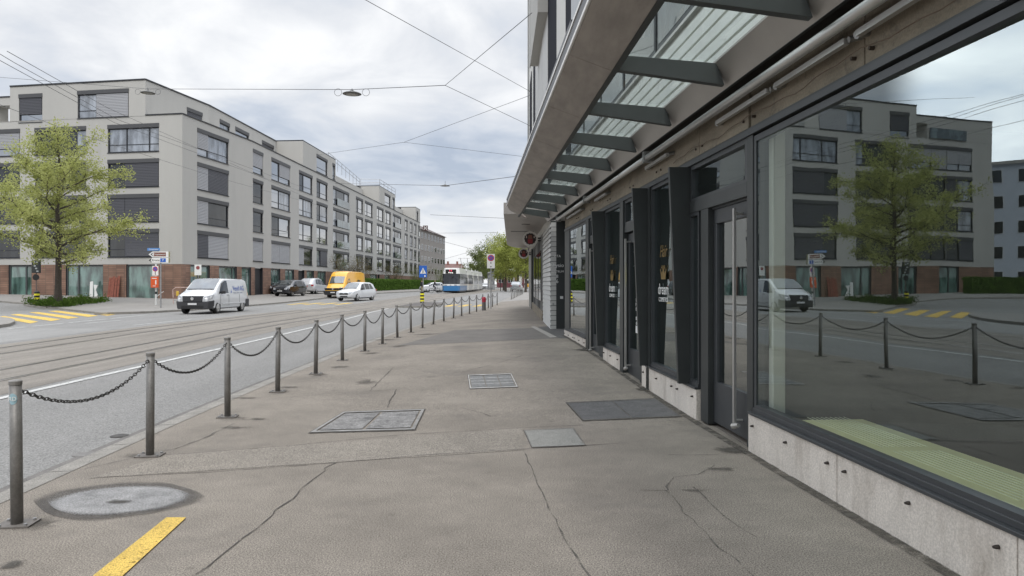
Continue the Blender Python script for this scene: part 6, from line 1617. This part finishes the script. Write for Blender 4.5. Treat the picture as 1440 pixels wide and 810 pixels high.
# --- tram
def tram():
    a = Vector((T2(96), 96)); pts = [96, 105.5, 114, 122.5, 132]
    t = thing('tram', 'white and blue articulated tram with a lit red number display coming down the street', 'tram', (a.x, a.y, base(a.x, a.y) - .05))
    O = Vector(t.location); TW = mat('tram white', (.66, .66, .64), .35, coat=.5); TB = mat('tram blue', (.03, .17, .40), .35, coat=.5); TG = pane_mat('tram glass', (.018, .02, .024), .03); TS = mat('tram grey', (.30, .31, .33), .5)
    for k in range(4):
        y0, y1 = pts[k] + (.0 if k == 0 else .25), pts[k + 1] - .25; p, q = Vector((T2(y0), y0)), Vector((T2(y1), y1)); L_ = (q - p).length; d = (q - p).normalized()
        M = Matrix.Translation((p.x - O.x, p.y - O.y, base(p.x, p.y) - .05 - O.z)) @ Matrix.Rotation(heading(d.x, d.y), 4, 'Z')
        nose = .55 if k == 0 else 0
        def sect(mb, z0, z1, w0, w1, n0, n1, m, y0=0, y1=L_):
            c = .25 if k == 0 else 0
            poly0 = [(-w0 + c, y0 + n0), (w0 - c, y0 + n0), (w0, y0 + n0 + c * 2.2), (w0, y1), (-w0, y1), (-w0, y0 + n0 + c * 2.2)]; poly1 = [(-w1 + c, y0 + n1), (w1 - c, y0 + n1), (w1, y0 + n1 + c * 2.2), (w1, y1), (-w1, y1), (-w1, y0 + n1 + c * 2.2)]
            i = len(mb.v); n = 6; mb.v += [tuple(M @ Vector((*p_, z0))) for p_ in poly0] + [tuple(M @ Vector((*p_, z1))) for p_ in poly1]; mi = mb.mi(m)
            mb.f.append(tuple(i + j for j in reversed(range(n)))); mb.m.append(mi); mb.f.append(tuple(i + n + j for j in range(n))); mb.m.append(mi)
            for j in range(n): mb.f.append((i + j, i + (j + 1) % n, i + n + (j + 1) % n, i + n + j)); mb.m.append(mi)
        mb = MB(); sect(mb, .12, .30, 1.10, 1.14, .25, .1, SBLACK); mb.build('underframe', t)
        mb = MB(); sect(mb, .30, 1.02, 1.18, 1.2, .05, 0, TB if k == 0 else TW)
        b_ = mb.build('body', t, bevel=.04)
        mb = MB(); sect(mb, 1.021, 1.22, 1.2, 1.2, 0, .03, TW); mb.build('waist_band', t)
        mb = MB(); sect(mb, 1.221, 2.62, 1.195, 1.17, .03, .28, TG); mb.build('window_band', t)
        mb = MB(); sect(mb, 2.621, 3.42, 1.18, 1.02, .28, .55, TW); mb.build('roof', t, bevel=.05)
        mb = MB(); j = .0
        yy = 1.4 if k == 0 else .2
        while yy < L_ - .3:
            i = len(mb.v); mb.box(-1.215, 1.215, yy, yy + .14, .32, 2.62, TS if int(yy * 2) % 3 else TW); mb.xf(M, i); yy += 1.35
        mb.build('door_post', t)
        if k < 3:
            mb = MB(); mb.box(-1.1, 1.1, L_, L_ + .5, .35, 3.2, SBLACK); mb.xf(M); mb.build('bellows', t)
        if k == 0:
            mb = MB(); mb.box(-.72, .72, .18, .34, 2.66, 3.22, SBLACK); mb.xf(M); db = mb.build('destination_display', t)
            rd = emit_mat('display red', (.9, .05, .12), 1.2); wd = emit_mat('display white', (.9, .9, .85), 1.0)
            text('lettering', '11', .34, rd, t, M @ Matrix.Translation((.0, .16, 3.04)) @ Matrix.Rotation(R(90), 4, 'X'), .01, 1.4)
            text('lettering', 'Rehalp', .2, wd, t, M @ Matrix.Translation((.0, .16, 2.78)) @ Matrix.Rotation(R(90), 4, 'X'), .01, 1.2)
            for s in (-1, 1):
                mb = MB(); mb.box(s * .5, s * .85, -.04, .06, 1.04, 1.18, LAMPG); mb.xf(M); mb.build('headlight', t)
            mb = MB(); mb.lathe([(.09, 0), (.09, .04)], CHROME, 12); mb.xf(M @ Matrix.Translation((0, -.03, 1.12)) @ Matrix.Rotation(R(90), 4, 'X')); mb.build('emblem', t)
            mb = MB(); mb.tube([(-.3, .26, 1.3), (.35, .12, 2.3)], .03, SBLACK, 5); mb.xf(M); mb.build('wiper', t)
    M = Matrix.Translation((T2(112) - O.x, 112 - O.y, 0))
    mb = MB()
    for s in (-.5, .5): mb.tube([(s, 0, 3.4), (s * .9, 1.3, 4.2), (s * 1.1, 0, 5.3)], .04, GALV, 5)
    mb.tube([(-.9, 0, 5.3), (.9, 0, 5.3)], .05, GALV, 5); mb.xf(M); mb.build('pantograph', t)
tram()

# ------------------------------------------------------------------ signs and street furniture
def pole(mb, x, y, z0, z1, r, m=GALV): mb.tube([(x, y, z0), (x, y, z1)], r, m, 10)
# direction sign group on the plaza
p = gp(226, 432.8, z_left); S0 = Vector((p.x, p.y, p.z)); k_ = S0.y / 1000   # metres per pixel there
t = thing('direction_sign', 'grey pole with brown and white arrow signs pointing left and a small blue street sign', 'signpost', S0)
zpx = lambda py: 1.58 + (399 - py) * k_ - S0.z
xpx = lambda px: (px - 720) * k_ - S0.x
mb = MB(); mb.tube([(0, 0, 0), (0, 0, zpx(356))], .045, GALV, 10); mb.build('pole', t)
def arrow(px0, px1, py0, py1, m, rim, txt, tm, yy=-.07, ts=.2, sx=1.0, pc=None):
    x0, x1, z0, z1 = xpx(px0), xpx(px1), zpx(py1), zpx(py0); zm = (z0 + z1) / 2; w = (z1 - z0)
    mb = MB(); Mx = Matrix.Translation((0, yy, 0)) @ Matrix.Rotation(R(90), 4, 'X')
    mb.prism([(x0, zm), (x0 + w * .7, z0), (x1, z0), (x1, z1), (x0 + w * .7, z1)], .03, rim, Mx); o = mb.build('arrow_board', t)
    mb = MB(); e = .055
    Mx2 = Matrix.Translation((0, yy - .031, 0)) @ Matrix.Rotation(R(90), 4, 'X')
    if m is SBROWN:
        mb.prism([(x0 + w * .35, zm), (x0 + w * .85, z0 + e * .7), (x0 + w * .62, zm), (x0 + w * .85, z1 - e * .7)], .004, SBLACK, Mx2)
        mb.prism([(x0 + w * .9, z0 + e), (x1 - .18, z0 + e), (x1 - .18, z1 - e), (x0 + w * .9, z1 - e)], .004, m, Mx2)
    else:
        mb.prism([(x0 + .01, zm), (x0 + w * .72, z0 + .01), (x0 + w * .42, zm), (x0 + w * .72, z1 - .01)], .004, SBLACK, Mx2)
        mb.prism([(x1 - .52, z0 + e * .6), (x1 - .18, z0 + e * .6), (x1 - .18, z1 - e * .6), (x1 - .52, z1 - e * .6)], .004, SBLUE, Mx2)
    mb.build('face', o)
    text('lettering', txt, ts, tm, o, Matrix.Translation(((x0 + w * .8 + x1 - (.55 if pc else .15)) / 2 - .02, yy - .037, zm)) @ Matrix.Rotation(R(90), 4, 'X'), .002, sx)
    if pc: text('lettering', 'P', .2, SWHITE, o, Matrix.Translation((x1 - .35, yy - .037, zm)) @ Matrix.Rotation(R(90), 4, 'X'), .002)
    mb = MB(); mb.box(x1 - .02, x1 + .02, yy - .04, yy + .1, z0, z1, mat('bracket yellow grey', (.3, .28, .15), .5)); mb.build('bracket', o)
arrow(210, 238.5, 353.8, 361.8, SBROWN, SWHITE, 'Ortsmuseum', SWHITE, ts=.17, sx=.8)
arrow(210, 238.5, 362.6, 369.4, SWHITE, SWHITE, 'Krone', SBLACK, ts=.19, pc=1)
mb = MB(); mb.box(xpx(208.5), xpx(226), -.12, -.09, zpx(352.6), zpx(349), mat('street sign blue', (.08, .22, .5), .4)); sb = mb.build('street_name_plate', t)
text('lettering', 'Gutstrasse', .13, SWHITE, sb, Matrix.Translation(((xpx(208.5) + xpx(226)) / 2, -.125, (zpx(352.6) + zpx(349)) / 2)) @ Matrix.Rotation(R(90), 4, 'X'), .002)
# second pole: no-parking plate + orange box
p = gp(219.3, 429.0, z_left); S1 = Vector(p); k_ = S1.y / 1000
t = thing('parking_sign_post', 'white banded post carrying a no-parking plate above an orange red box', 'signpost', S1)
zp1 = lambda py: 1.58 + (399 - py) * k_ - S1.z
mb = MB(); mb.tube([(0, 0, 0), (0, 0, zp1(371))], .06, mat('white post', (.6, .6, .58), .5), 10); mb.tube([(0, 0, zp1(413.5)), (0, 0, zp1(410))], .066, SBLACK, 10); mb.build('pole', t)
def np_plate(t, x, z0, z1, w, y=-.09, stopp=True):
    mb = MB(); mb.box(x - w / 2, x + w / 2, y, y + .02, z0, z1, SWHITE); pl = mb.build('plate', t)
    r = w * .42; zc = z1 - r - w * .08; Mx = Matrix.Translation((x, y, zc)) @ Matrix.Rotation(R(90), 4, 'X')
    mb = MB(); i = len(mb.v); mb.lathe([(r, 0), (r, .006)], SRED, 24); mb.xf(Mx, i); i = len(mb.v); mb.lathe([(r * .74, .006), (r * .74, .009)], SBLUE, 24); mb.xf(Mx, i)
    for a in ((45, -45) if stopp else (45,)): i = len(mb.v); mb.box(-r * .8, r * .8, -r * .09, r * .09, .009, .012, SRED); mb.xf(Mx @ Matrix.Rotation(R(a), 4, 'Z'), i)
    mb.build('no_stopping_symbol', pl); return pl
pl = np_plate(t, 0, zp1(387.5), zp1(374), .40, stopp=False)
mb = MB(); mb.box(-.02, .02, -.095, -.09, zp1(386.5), zp1(382), SBLACK); mb.build('arrow_mark', pl)
mb = MB(); mb.box(-.24, .24, -.22, -.07, zp1(404.5), zp1(389), SORANGE); bx = mb.build('orange_box', t, bevel=.02)
mb = MB(); mb.box(-.16, .16, -.226, -.221, zp1(392), zp1(391), SWHITE); mb.box(.06, .14, -.226, -.221, zp1(400), zp1(394), SWHITE); mb.box(-.1, .1, -.226, -.221, zp1(402.5), zp1(401.8), SWHITE); mb.build('marks', bx)
mb = MB(); mb.tube([(0, 0, 0), (.45, -.0, .34)], .02, SWHITE, 6); o = mb.build('handle', t); o.location = (.05, 0, zp1(417))
# private parking plate at the building
q = lpt(276); k2 = 59.5 / 1000
t = thing('wall_notice', 'white notice plate with a dark round symbol standing before the tiled wall behind the van', 'sign', (-25.9, 58.2, z_left(-25.9, 58.2)))
kk = 58.2 / 1000; xq = (278.5 - 720) * kk + 25.9; zq = lambda py: 1.58 + (399 - py) * kk - z_left(-25.9, 58.2)
mb = MB(); mb.box(xq - .28, xq + .28, -.03, 0, zq(387), zq(372), SWHITE); mb.build('plate', t)
mb = MB(); mb.lathe([(.15, 0), (.15, .01)], mat('faded red', (.25, .06, .06), .5), 18); mb.xf(Matrix.Translation((xq, -.03, zq(376.5))) @ Matrix.Rotation(R(90), 4, 'X')); mb.build('symbol', t)
mb = MB(); mb.tube([(xq, .03, 0), (xq, .03, zq(372))], .03, GALV, 8); mb.build('pole', t)
# construction barrier
q = gp(255, 427.5, z_left)
t = thing('barrier', 'low tubular red and white barrier with a yellow lamp beside the tiled corner', 'barrier', q)
mb = MB(); mb.tube([(-.55, 0, 0), (-.6, 0, 1.0), (-.4, 0, 1.15), (1.6, 0, 1.15), (1.7, 0, 1.0), (1.7, 0, 0)], .028, mat('barrier tube', (.55, .40, .36), .5, var=.5, vscale=6), 8); mb.tube([(-.55, 0, .25), (1.7, 0, .25)], .02, GALV, 6); mb.build('frame', t)
mb = MB(); mb.box(-.35, -.18, -.06, .06, .55, .9, mat('lamp yellow', (.6, .4, .05), .5)); mb.build('lamp', t, bevel=.03)
mb = MB(); mb.box(.35, 1.0, -.02, .02, .1, 1.1, mat('slate panel', (.12, .14, .15), .6)); mb.build('panel', t)
# traffic light on the island with its striped bollard
q = gp(51, 427.5, z_road, .12); kk = q.y / 1000
t = thing('traffic_signal', 'dark traffic signal seen from behind on a thin pole at the planted island', 'traffic light', q)
zz = lambda py: 1.58 + (399 - py) * kk - q.z
mb = MB(); mb.tube([(0, .0, 0), (0, 0, zz(366))], .035, mat('brown pole', (.14, .11, .10), .6), 8); mb.build('pole', t)
mb = MB(); mb.box(-.28, .28, -.08, .10, zz(384), zz(366), mat('signal box', (.03, .035, .035), .6)); sg = mb.build('signal_head', t, bevel=.02)
mb = MB()
for (x, z) in ((-.1, 368.5), (.1, 369.2), (-.05, 374), (.05, 377.5), (.14, 381.5)): mb.box(x - .07, x + .07, -.09, -.08, zz(z) - .05, zz(z) + .05, mat('sticker grey', (.4, .42, .42), .5))
mb.build('sticker', sg)
mb = MB(); mb.lathe([(.20, -.05), (.22, .05)], SBLACK, 16); mb.xf(Matrix.Translation((0, -.02, zz(390))) @ Matrix.Rotation(R(90), 4, 'X')); mb.build('lamp_housing', t)
def striped(name, lab, loc, h, r, bands=6, group=None):
    t = thing(name, lab, 'bollard', loc, 0, group); mb = MB(); mb.lathe([(r, 0), (r, h), (r * .6, h + .05)], SBLACK, 16); mb.build('post', t)
    for k in range(bands // 2 + 1):
        z = h * (.12 + .30 * k); 
        if z + h * .15 > h + .01: break
        mb = MB(); mb.lathe([(r + .004, z), (r + .004, z + h * .15)], SYEL, 16); mb.build('reflective_band', t)
    return t
q2 = gp(52, 428.6, z_road, .12); striped('striped_bollard', 'black and yellow striped bollard at the left tip of the planted island', q2, .90, .17)
# pedestrian crossing sign on refuge
q = Vector((-7.05, 55.8, z_road(-7, 55.8) + .12)); kk = .0558
striped('striped_bollard', 'black and yellow striped bollard standing on the traffic refuge', q, .86, .155)
t = thing('crossing_sign', 'blue pedestrian crossing sign on a grey pole at the refuge', 'sign', q + Vector((0, .6, 0)))
kk = .0564; zz = lambda py: 1.58 + (399 - py) * kk - q.z
mb = MB(); mb.tube([(0, 0, 0), (0, 0, zz(375))], .035, GALV, 8); mb.build('pole', t)
mb = MB(); mb.box(-.31, .31, -.06, -.04, zz(390.2), zz(373.6), SBLUE); pl = mb.build('plate', t, bevel=.005)
zc = zz(381.2); Mx = Matrix.Translation((0, -.062, zc)) @ Matrix.Rotation(R(90), 4, 'X')
mb = MB(); mb.prism([(-.24, -.2), (.24, -.2), (0, .26)], .004, SWHITE, Mx); mb.build('triangle', pl)
mb = MB(); M3 = Matrix.Translation((0, -.067, zc)) @ Matrix.Rotation(R(90), 4, 'X')
mb.prism([(-.03, .08), (.03, .08), (.03, .14), (-.03, .14)], .003, SBLACK, M3); mb.prism([(-.035, -.04), (.03, -.04), (.035, .07), (-.03, .07)], .003, SBLACK, M3); mb.prism([(-.09, -.16), (-.05, -.16), (.0, -.04), (-.035, -.04)], .003, SBLACK, M3); mb.prism([(.05, -.16), (.09, -.16), (.03, -.04), (0, -.04)], .003, SBLACK, M3); mb.build('walking_figure', pl)
mb = MB(); mb.box(.1, .2, -.066, -.061, zz(389.3), zz(387), SWHITE); mb.build('arrow_mark', pl)
# no stopping sign by the posts
q = Vector((-1.28, 43.2, z_pav(-1.28, 43.2))); kk = .0432
t = thing('no_stopping_sign', 'white plate with round red and blue no-stopping symbol on a pole among the bollards', 'sign', q)
zz = lambda py: 1.58 + (399 - py) * kk - q.z
mb = MB(); mb.tube([(0, 0, 0), (0, 0, zz(358))], .033, GALV, 8); mb.build('pole', t)
pl = np_plate(t, 0, zz(377.3), zz(357.3), .47, -.06)
mb = MB()
for py in (369.8, 375): mb.prism([(-.04, 0), (0, -.05), (.04, 0), (0, .05)], .004, SBLACK, Matrix.Translation((0, -.062, zz(py))) @ Matrix.Rotation(R(90), 4, 'X'))
mb.build('arrow_mark', pl)
# red-topped stub post (hydrant)
q = gp(680.5, 437, z_pav)
t = thing('hydrant', 'short dark hydrant post with a red cap beside the bollards', 'hydrant', q)
mb = MB(); mb.lathe([(.12, 0), (.11, .5)], mat('hydrant grey', (.10, .095, .09), .6), 14); mb.build('post', t); mb = MB(); mb.lathe([(.12, .5), (.125, .72), (.09, .80)], mat('hydrant red', (.35, .02, .04), .5), 14); mb.build('cap', t)
# advertising column / far traffic signals
t = thing('poster_column', 'dark poster covered column under the street end trees', 'advertising column', (-4.4, 150, base(-4, 150)))
mb = MB(); mb.lathe([(.75, 0), (.75, 3.4), (.85, 3.45), (.5, 3.8)], mat('column dark', (.05, .055, .06), .6, var=.6, vscale=1.2, col2=(.4, .4, .4)), 18); mb.build('column', t)
t = thing('far_signal', 'dark traffic signal on a pole right of the poster column', 'traffic light', (-1.9, 118, base(-2, 118)))
mb = MB(); mb.tube([(0, 0, 0), (0, 0, 2.9)], .06, SBLACK, 8); mb.build('pole', t); mb = MB(); mb.box(-.25, .25, -.1, .1, 2.0, 3.0, SBLACK); mb.box(-.32, .32, -.12, .1, 2.8, 3.05, GALV); mb.build('signal_head', t)
t = thing('lamp_post', 'thin pale lamp post rising from the silver parked car roof', 'lamp post', (.35, 126, base(0, 126)))
mb = MB(); mb.tube([(0, 0, 0), (0, 0, 5.2)], .10, SWHITE, 8); mb.build('pole', t)
t = thing('white_pillar', 'plain white advertising pillar right of the silver parked car', 'pillar', (1.6, 136, base(1, 136)))
mb = MB(); mb.box(-.25, .25, -.1, .1, 0, 3.0, WHITE); mb.build('panel', t, bevel=.02)
# suspended orange-red square sign
t = thing('hanging_signal', 'small dark and white square signal hung from wires over the street', 'signal', (-13.4, 110, 10.2))
mb = MB(); mb.box(-.38, .38, -.05, .05, -.38, .38, mat('signal maroon', (.07, .03, .03), .5)); mb.build('plate', t)
mb = MB()
for a in (45, -45): i = len(mb.v); mb.box(-.34, .34, -.05, .05, .051, .06, SWHITE); mb.xf(Matrix.Rotation(R(90), 4, 'X') @ Matrix.Rotation(R(a), 4, 'Z'), i)
mb.build('cross', t)

# ------------------------------------------------------------------ overhead wires and lamps
def px3(px, py, Y): return Vector(((px - 720) / 1000 * Y, Y, 1.58 + (399 - py) / 1000 * Y))
def wire(pts, r, lab, group='overhead wires', sag=0, name='overhead_wire', m=WIRE):
    P = []
    for i in range(len(pts) - 1):
        for k in range(12): f = k / 12; P.append(Vector(pts[i]).lerp(Vector(pts[i + 1]), f) - Vector((0, 0, 4 * sag * f * (1 - f))))
    P.append(Vector(pts[-1])); O = P[0].copy(); mb = MB(); mb.tube([p - O for p in P], r * .62, m, 5); o = mb.build(name); o.location = O; tag(o, lab, 'wire', group); return o
node = px3(626, 120, 21)
wire([px3(-60, 104, 48), px3(208, 125, 35), px3(495, 126, 25), node], .018, 'long cross wire from far left carrying the two disc lamps')
wire([node, px3(748, 18, 13.5)], .012, 'wire rising from the knot to the building wall top')
wire([node, px3(748, 178, 26)], .012, 'wire falling right from the knot to the building wall')
wire([px3(500, -8, 18), px3(748, 130, 32)], .014, 'wire crossing diagonally from the top edge to the building wall')
n2 = px3(568, 200, 40)
wire([px3(445, 218, 56), n2, px3(748, 133, 32)], .016, 'thin wire rising right to the building wall below the knot')
wire([n2, px3(735, 220, 44)], .014, 'thin wire falling slightly right above the middle of the street')
wire([px3(472, 258, 90), px3(626, 261, 60), px3(725, 248, 45)], .03, 'cross wire carrying the small far disc lamp')
wire([px3(605, 302, 80), px3(710, 307, 70)], .03, 'lower thin cross wire above the tram street')
wire([px3(598, 328, 110), px3(700, 327, 90)], .03, 'lowest thin cross wire near the street end')
wire([px3(610, 336, 120), px3(670, 352, 160)], .045, 'sloping far wire above the tram roof')
wire([px3(598, 372, 150), px3(668, 352, 160)], .04, 'far wire rising over the tram roof')
# tram contact wires over both tracks (converging towards the left top)
def contact(y0, y1, T, z, r, lab):
    P = [(T(y) , y, z - .0) for y in fr(y0, y1, 6)]; O = Vector(P[0]); mb = MB(); mb.tube([Vector(p) - O for p in P], r, WIRE, 5); o = mb.build('contact_wire'); o.location = O; tag(o, lab, 'wire', 'tram contact wires')
wire([px3(-60, 40, 14.0), px3(20, 88, 17.5), px3(165, 168, 27), px3(430, 265, 60)], .012, 'upper of the twin tram wires crossing the block facade')
wire([px3(-60, 52, 13.8), px3(20, 96, 17.5), px3(160, 172, 27), px3(425, 270, 60)], .012, 'lower of the twin tram wires crossing the block facade')
wire([px3(10, 72, 15.5), px3(150, 151, 25), px3(270, 205, 38), px3(440, 282, 64)], .012, 'third tram wire crossing over the top storey windows')
wire([px3(-40, 132, 22), px3(100, 185, 31), px3(300, 248, 52), px3(460, 292, 80)], .014, 'single thin wire passing over the tree top')
for (px, py, Y, lab, s) in ((208, 130, 35, 'left disc shaped street lamp hung on the cross wire', .34), (495, 131, 25, 'right disc shaped street lamp hung on the cross wire', .33), (626, 261, 60, 'small far disc lamp hung above the street', .42)):
    c = px3(px, py, Y); t = thing('hanging_lamp', lab, 'street lamp', c, 0, 'disc lamps hung on cross wires')
    mb = MB(); mb.lathe([(s * .6, -.045), (s, -.03), (s * .85, .0), (s * .3, .06), (s * .12, .11)], mat('lamp grey', (.10, .10, .095), .5, .2), 24); mb.build('shade', t, smooth=False)
    mb = MB(); mb.lathe([(s * .5, -.065), (s * .62, -.046)], mat('lamp glass', (.25, .25, .23), .3), 20); mb.build('diffuser', t)
    mb = MB(); mb.tube([(0, 0, .1), (0, 0, .16 * Y / 25)], .015, WIRE, 6); mb.build('hanger', t)
    if Y < 50:
        for sx in (-1, 1):
            mb = MB(); pts = [(sx * (s + .16) + .13 * math.cos(a * .6283), 0, .03 + .13 * math.sin(a * .6283)) for a in range(11)]; mb.tube(pts, .008, WIRE, 5)
            mb.build('cable_loop', t)

# ------------------------------------------------------------------ people
def person(lab, loc, rz, joints, edges, cloth, skin_m, legs_m, split_z, scale=1.0):
    """continuous skinned body; clothes by height"""
    vs = [v[0] for v in joints]; rs = [v[1] for v in joints]
    me = bpy.data.meshes.new('person'); me.from_pydata(vs, edges, []); o = bpy.data.objects.new('person', me); COL.objects.link(o)
    sk = o.modifiers.new('s', 'SKIN'); sd = o.modifiers.new('d', 'SUBSURF'); sd.levels = 1; sd.render_levels = 1
    for i, r in enumerate(rs): me.skin_vertices[0].data[i].radius = (r, r)
    me.skin_vertices[0].data[0].use_root = True
    bpy.context.view_layer.update(); dg = bpy.context.evaluated_depsgraph_get(); m2 = bpy.data.meshes.new_from_object(o.evaluated_get(dg)); o.modifiers.clear(); o.data = m2
    for m in (cloth, skin_m, legs_m): m2.materials.append(m)
    for p in m2.polygons:
        z = p.center.z; p.material_index = 1 if z > split_z[1] else (2 if z < split_z[0] else 0); p.use_smooth = True
    o.location = loc; o.rotation_euler = (0, 0, rz); tag(o, lab, 'person'); return o
SKIN = mat('skin', (.45, .27, .2), .6); JK = mat('dark jacket', (.018, .018, .022), .8); TR_ = mat('dark trousers', (.03, .03, .04), .8); TR2 = mat('khaki trousers', (.25, .20, .08), .8)
def stand(hs=1.75, step=.14):
    J = [((0, 0, .95), .13), ((0, 0, 1.2), .13), ((0, 0, 1.42), .14), ((0, 0, 1.52), .06), ((0, -.01, 1.62), .095), ((0, -.01, 1.70), .09),
         ((-.18, 0, 1.42), .06), ((-.24, .03, 1.15), .045), ((-.22, -.06, .92), .035), ((-.22, -.08, .84), .035), ((.18, 0, 1.42), .06), ((.24, -.03, 1.15), .045), ((.22, -.10, .95), .035), ((.22, -.13, .87), .035),
         ((-.09, 0, .86), .09), ((-.09, -step, .48), .06), ((-.09, -step + .05, .07), .045), ((-.09, -step - .10, .04), .04), ((.09, 0, .86), .09), ((.09, step * .4, .48), .06), ((.09, step, .09), .045), ((.09, step - .13, .04), .04)]
    E = [(0, 1), (1, 2), (2, 3), (3, 4), (4, 5), (2, 6), (6, 7), (7, 8), (8, 9), (2, 10), (10, 11), (11, 12), (12, 13), (0, 14), (14, 15), (15, 16), (16, 17), (0, 18), (18, 19), (19, 20), (20, 21)]
    return J, E
J, E = stand()
person('person in a dark jacket and khaki trousers walking behind the crossing sign', (-12.5, 98.5, z_road(-12.5, 98) + .0), R(60), J, E, JK, SKIN, TR2, (.9, 1.56))
person('person in dark clothes walking on the pavement before the yellow bus', (3.05, 160, base(3, 160)), R(180), J, E, JK, SKIN, TR_, (.9, 1.56))
# cyclist crossing in front of the small white car
cyp = Vector((-10.6, 97.5, z_road(-10.6, 97.5)))
t = thing('bicycle', 'dark bicycle ridden across the road before the small white car', 'bicycle', cyp, R(25))
for x in (-.52, .52):
    mb = MB(); mb.tube([(x + .33 * math.cos(a * .3927), 0, .34 + .33 * math.sin(a * .3927)) for a in range(17)], .022, TYRE, 5, cap=False); w = mb.build('wheel', t)
mb = MB(); F_ = [(-.52, 0, .34), (-.1, 0, .3), (-.2, 0, .85), (-.52, 0, .34)]; mb.tube(F_, .02, SBLACK, 5); mb.tube([(-.1, 0, .3), (.38, 0, .85), (-.2, 0, .82)], .02, SBLACK, 5); mb.tube([(.52, 0, .34), (.38, 0, .85), (.34, 0, 1.0)], .02, SBLACK, 5); mb.build('frame', t)
mb = MB(); mb.tube([(.30, -.27, 1.02), (.36, 0, 1.0), (.30, .27, 1.02)], .018, SBLACK, 5); mb.build('handlebar', t); mb = MB(); mb.box(-.32, -.08, -.07, .07, .86, .91, SBLACK); mb.build('saddle', t, bevel=.02)
J2 = [((-.2, 0, .98), .13), ((-.1, 0, 1.2), .13), ((.0, 0, 1.42), .13), ((.03, 0, 1.52), .06), ((.06, 0, 1.62), .1), ((.06, 0, 1.72), .09), ((.02, -.18, 1.42), .06), ((.14, -.26, 1.2), .045), ((.30, -.25, 1.05), .035), ((.02, .18, 1.42), .06), ((.14, .26, 1.2), .045), ((.30, .25, 1.05), .035),
      ((-.16, -.09, .92), .09), ((.12, -.10, .72), .06), ((-.02, -.10, .28), .045), ((.08, -.10, .22), .04), ((-.16, .09, .92), .09), ((.16, .10, .86), .06), ((-.08, .10, .48), .045), ((.02, .10, .42), .04)]
E2 = [(0, 1), (1, 2), (2, 3), (3, 4), (4, 5), (2, 6), (6, 7), (7, 8), (2, 9), (9, 10), (10, 11), (0, 12), (12, 13), (13, 14), (14, 15), (0, 16), (16, 17), (17, 18), (18, 19)]
person('person in black riding a bicycle across the road left of the tram', cyp, R(25), J2, E2, JK, SKIN, TR_, (.95, 1.56))
print('objects', len(bpy.data.objects))
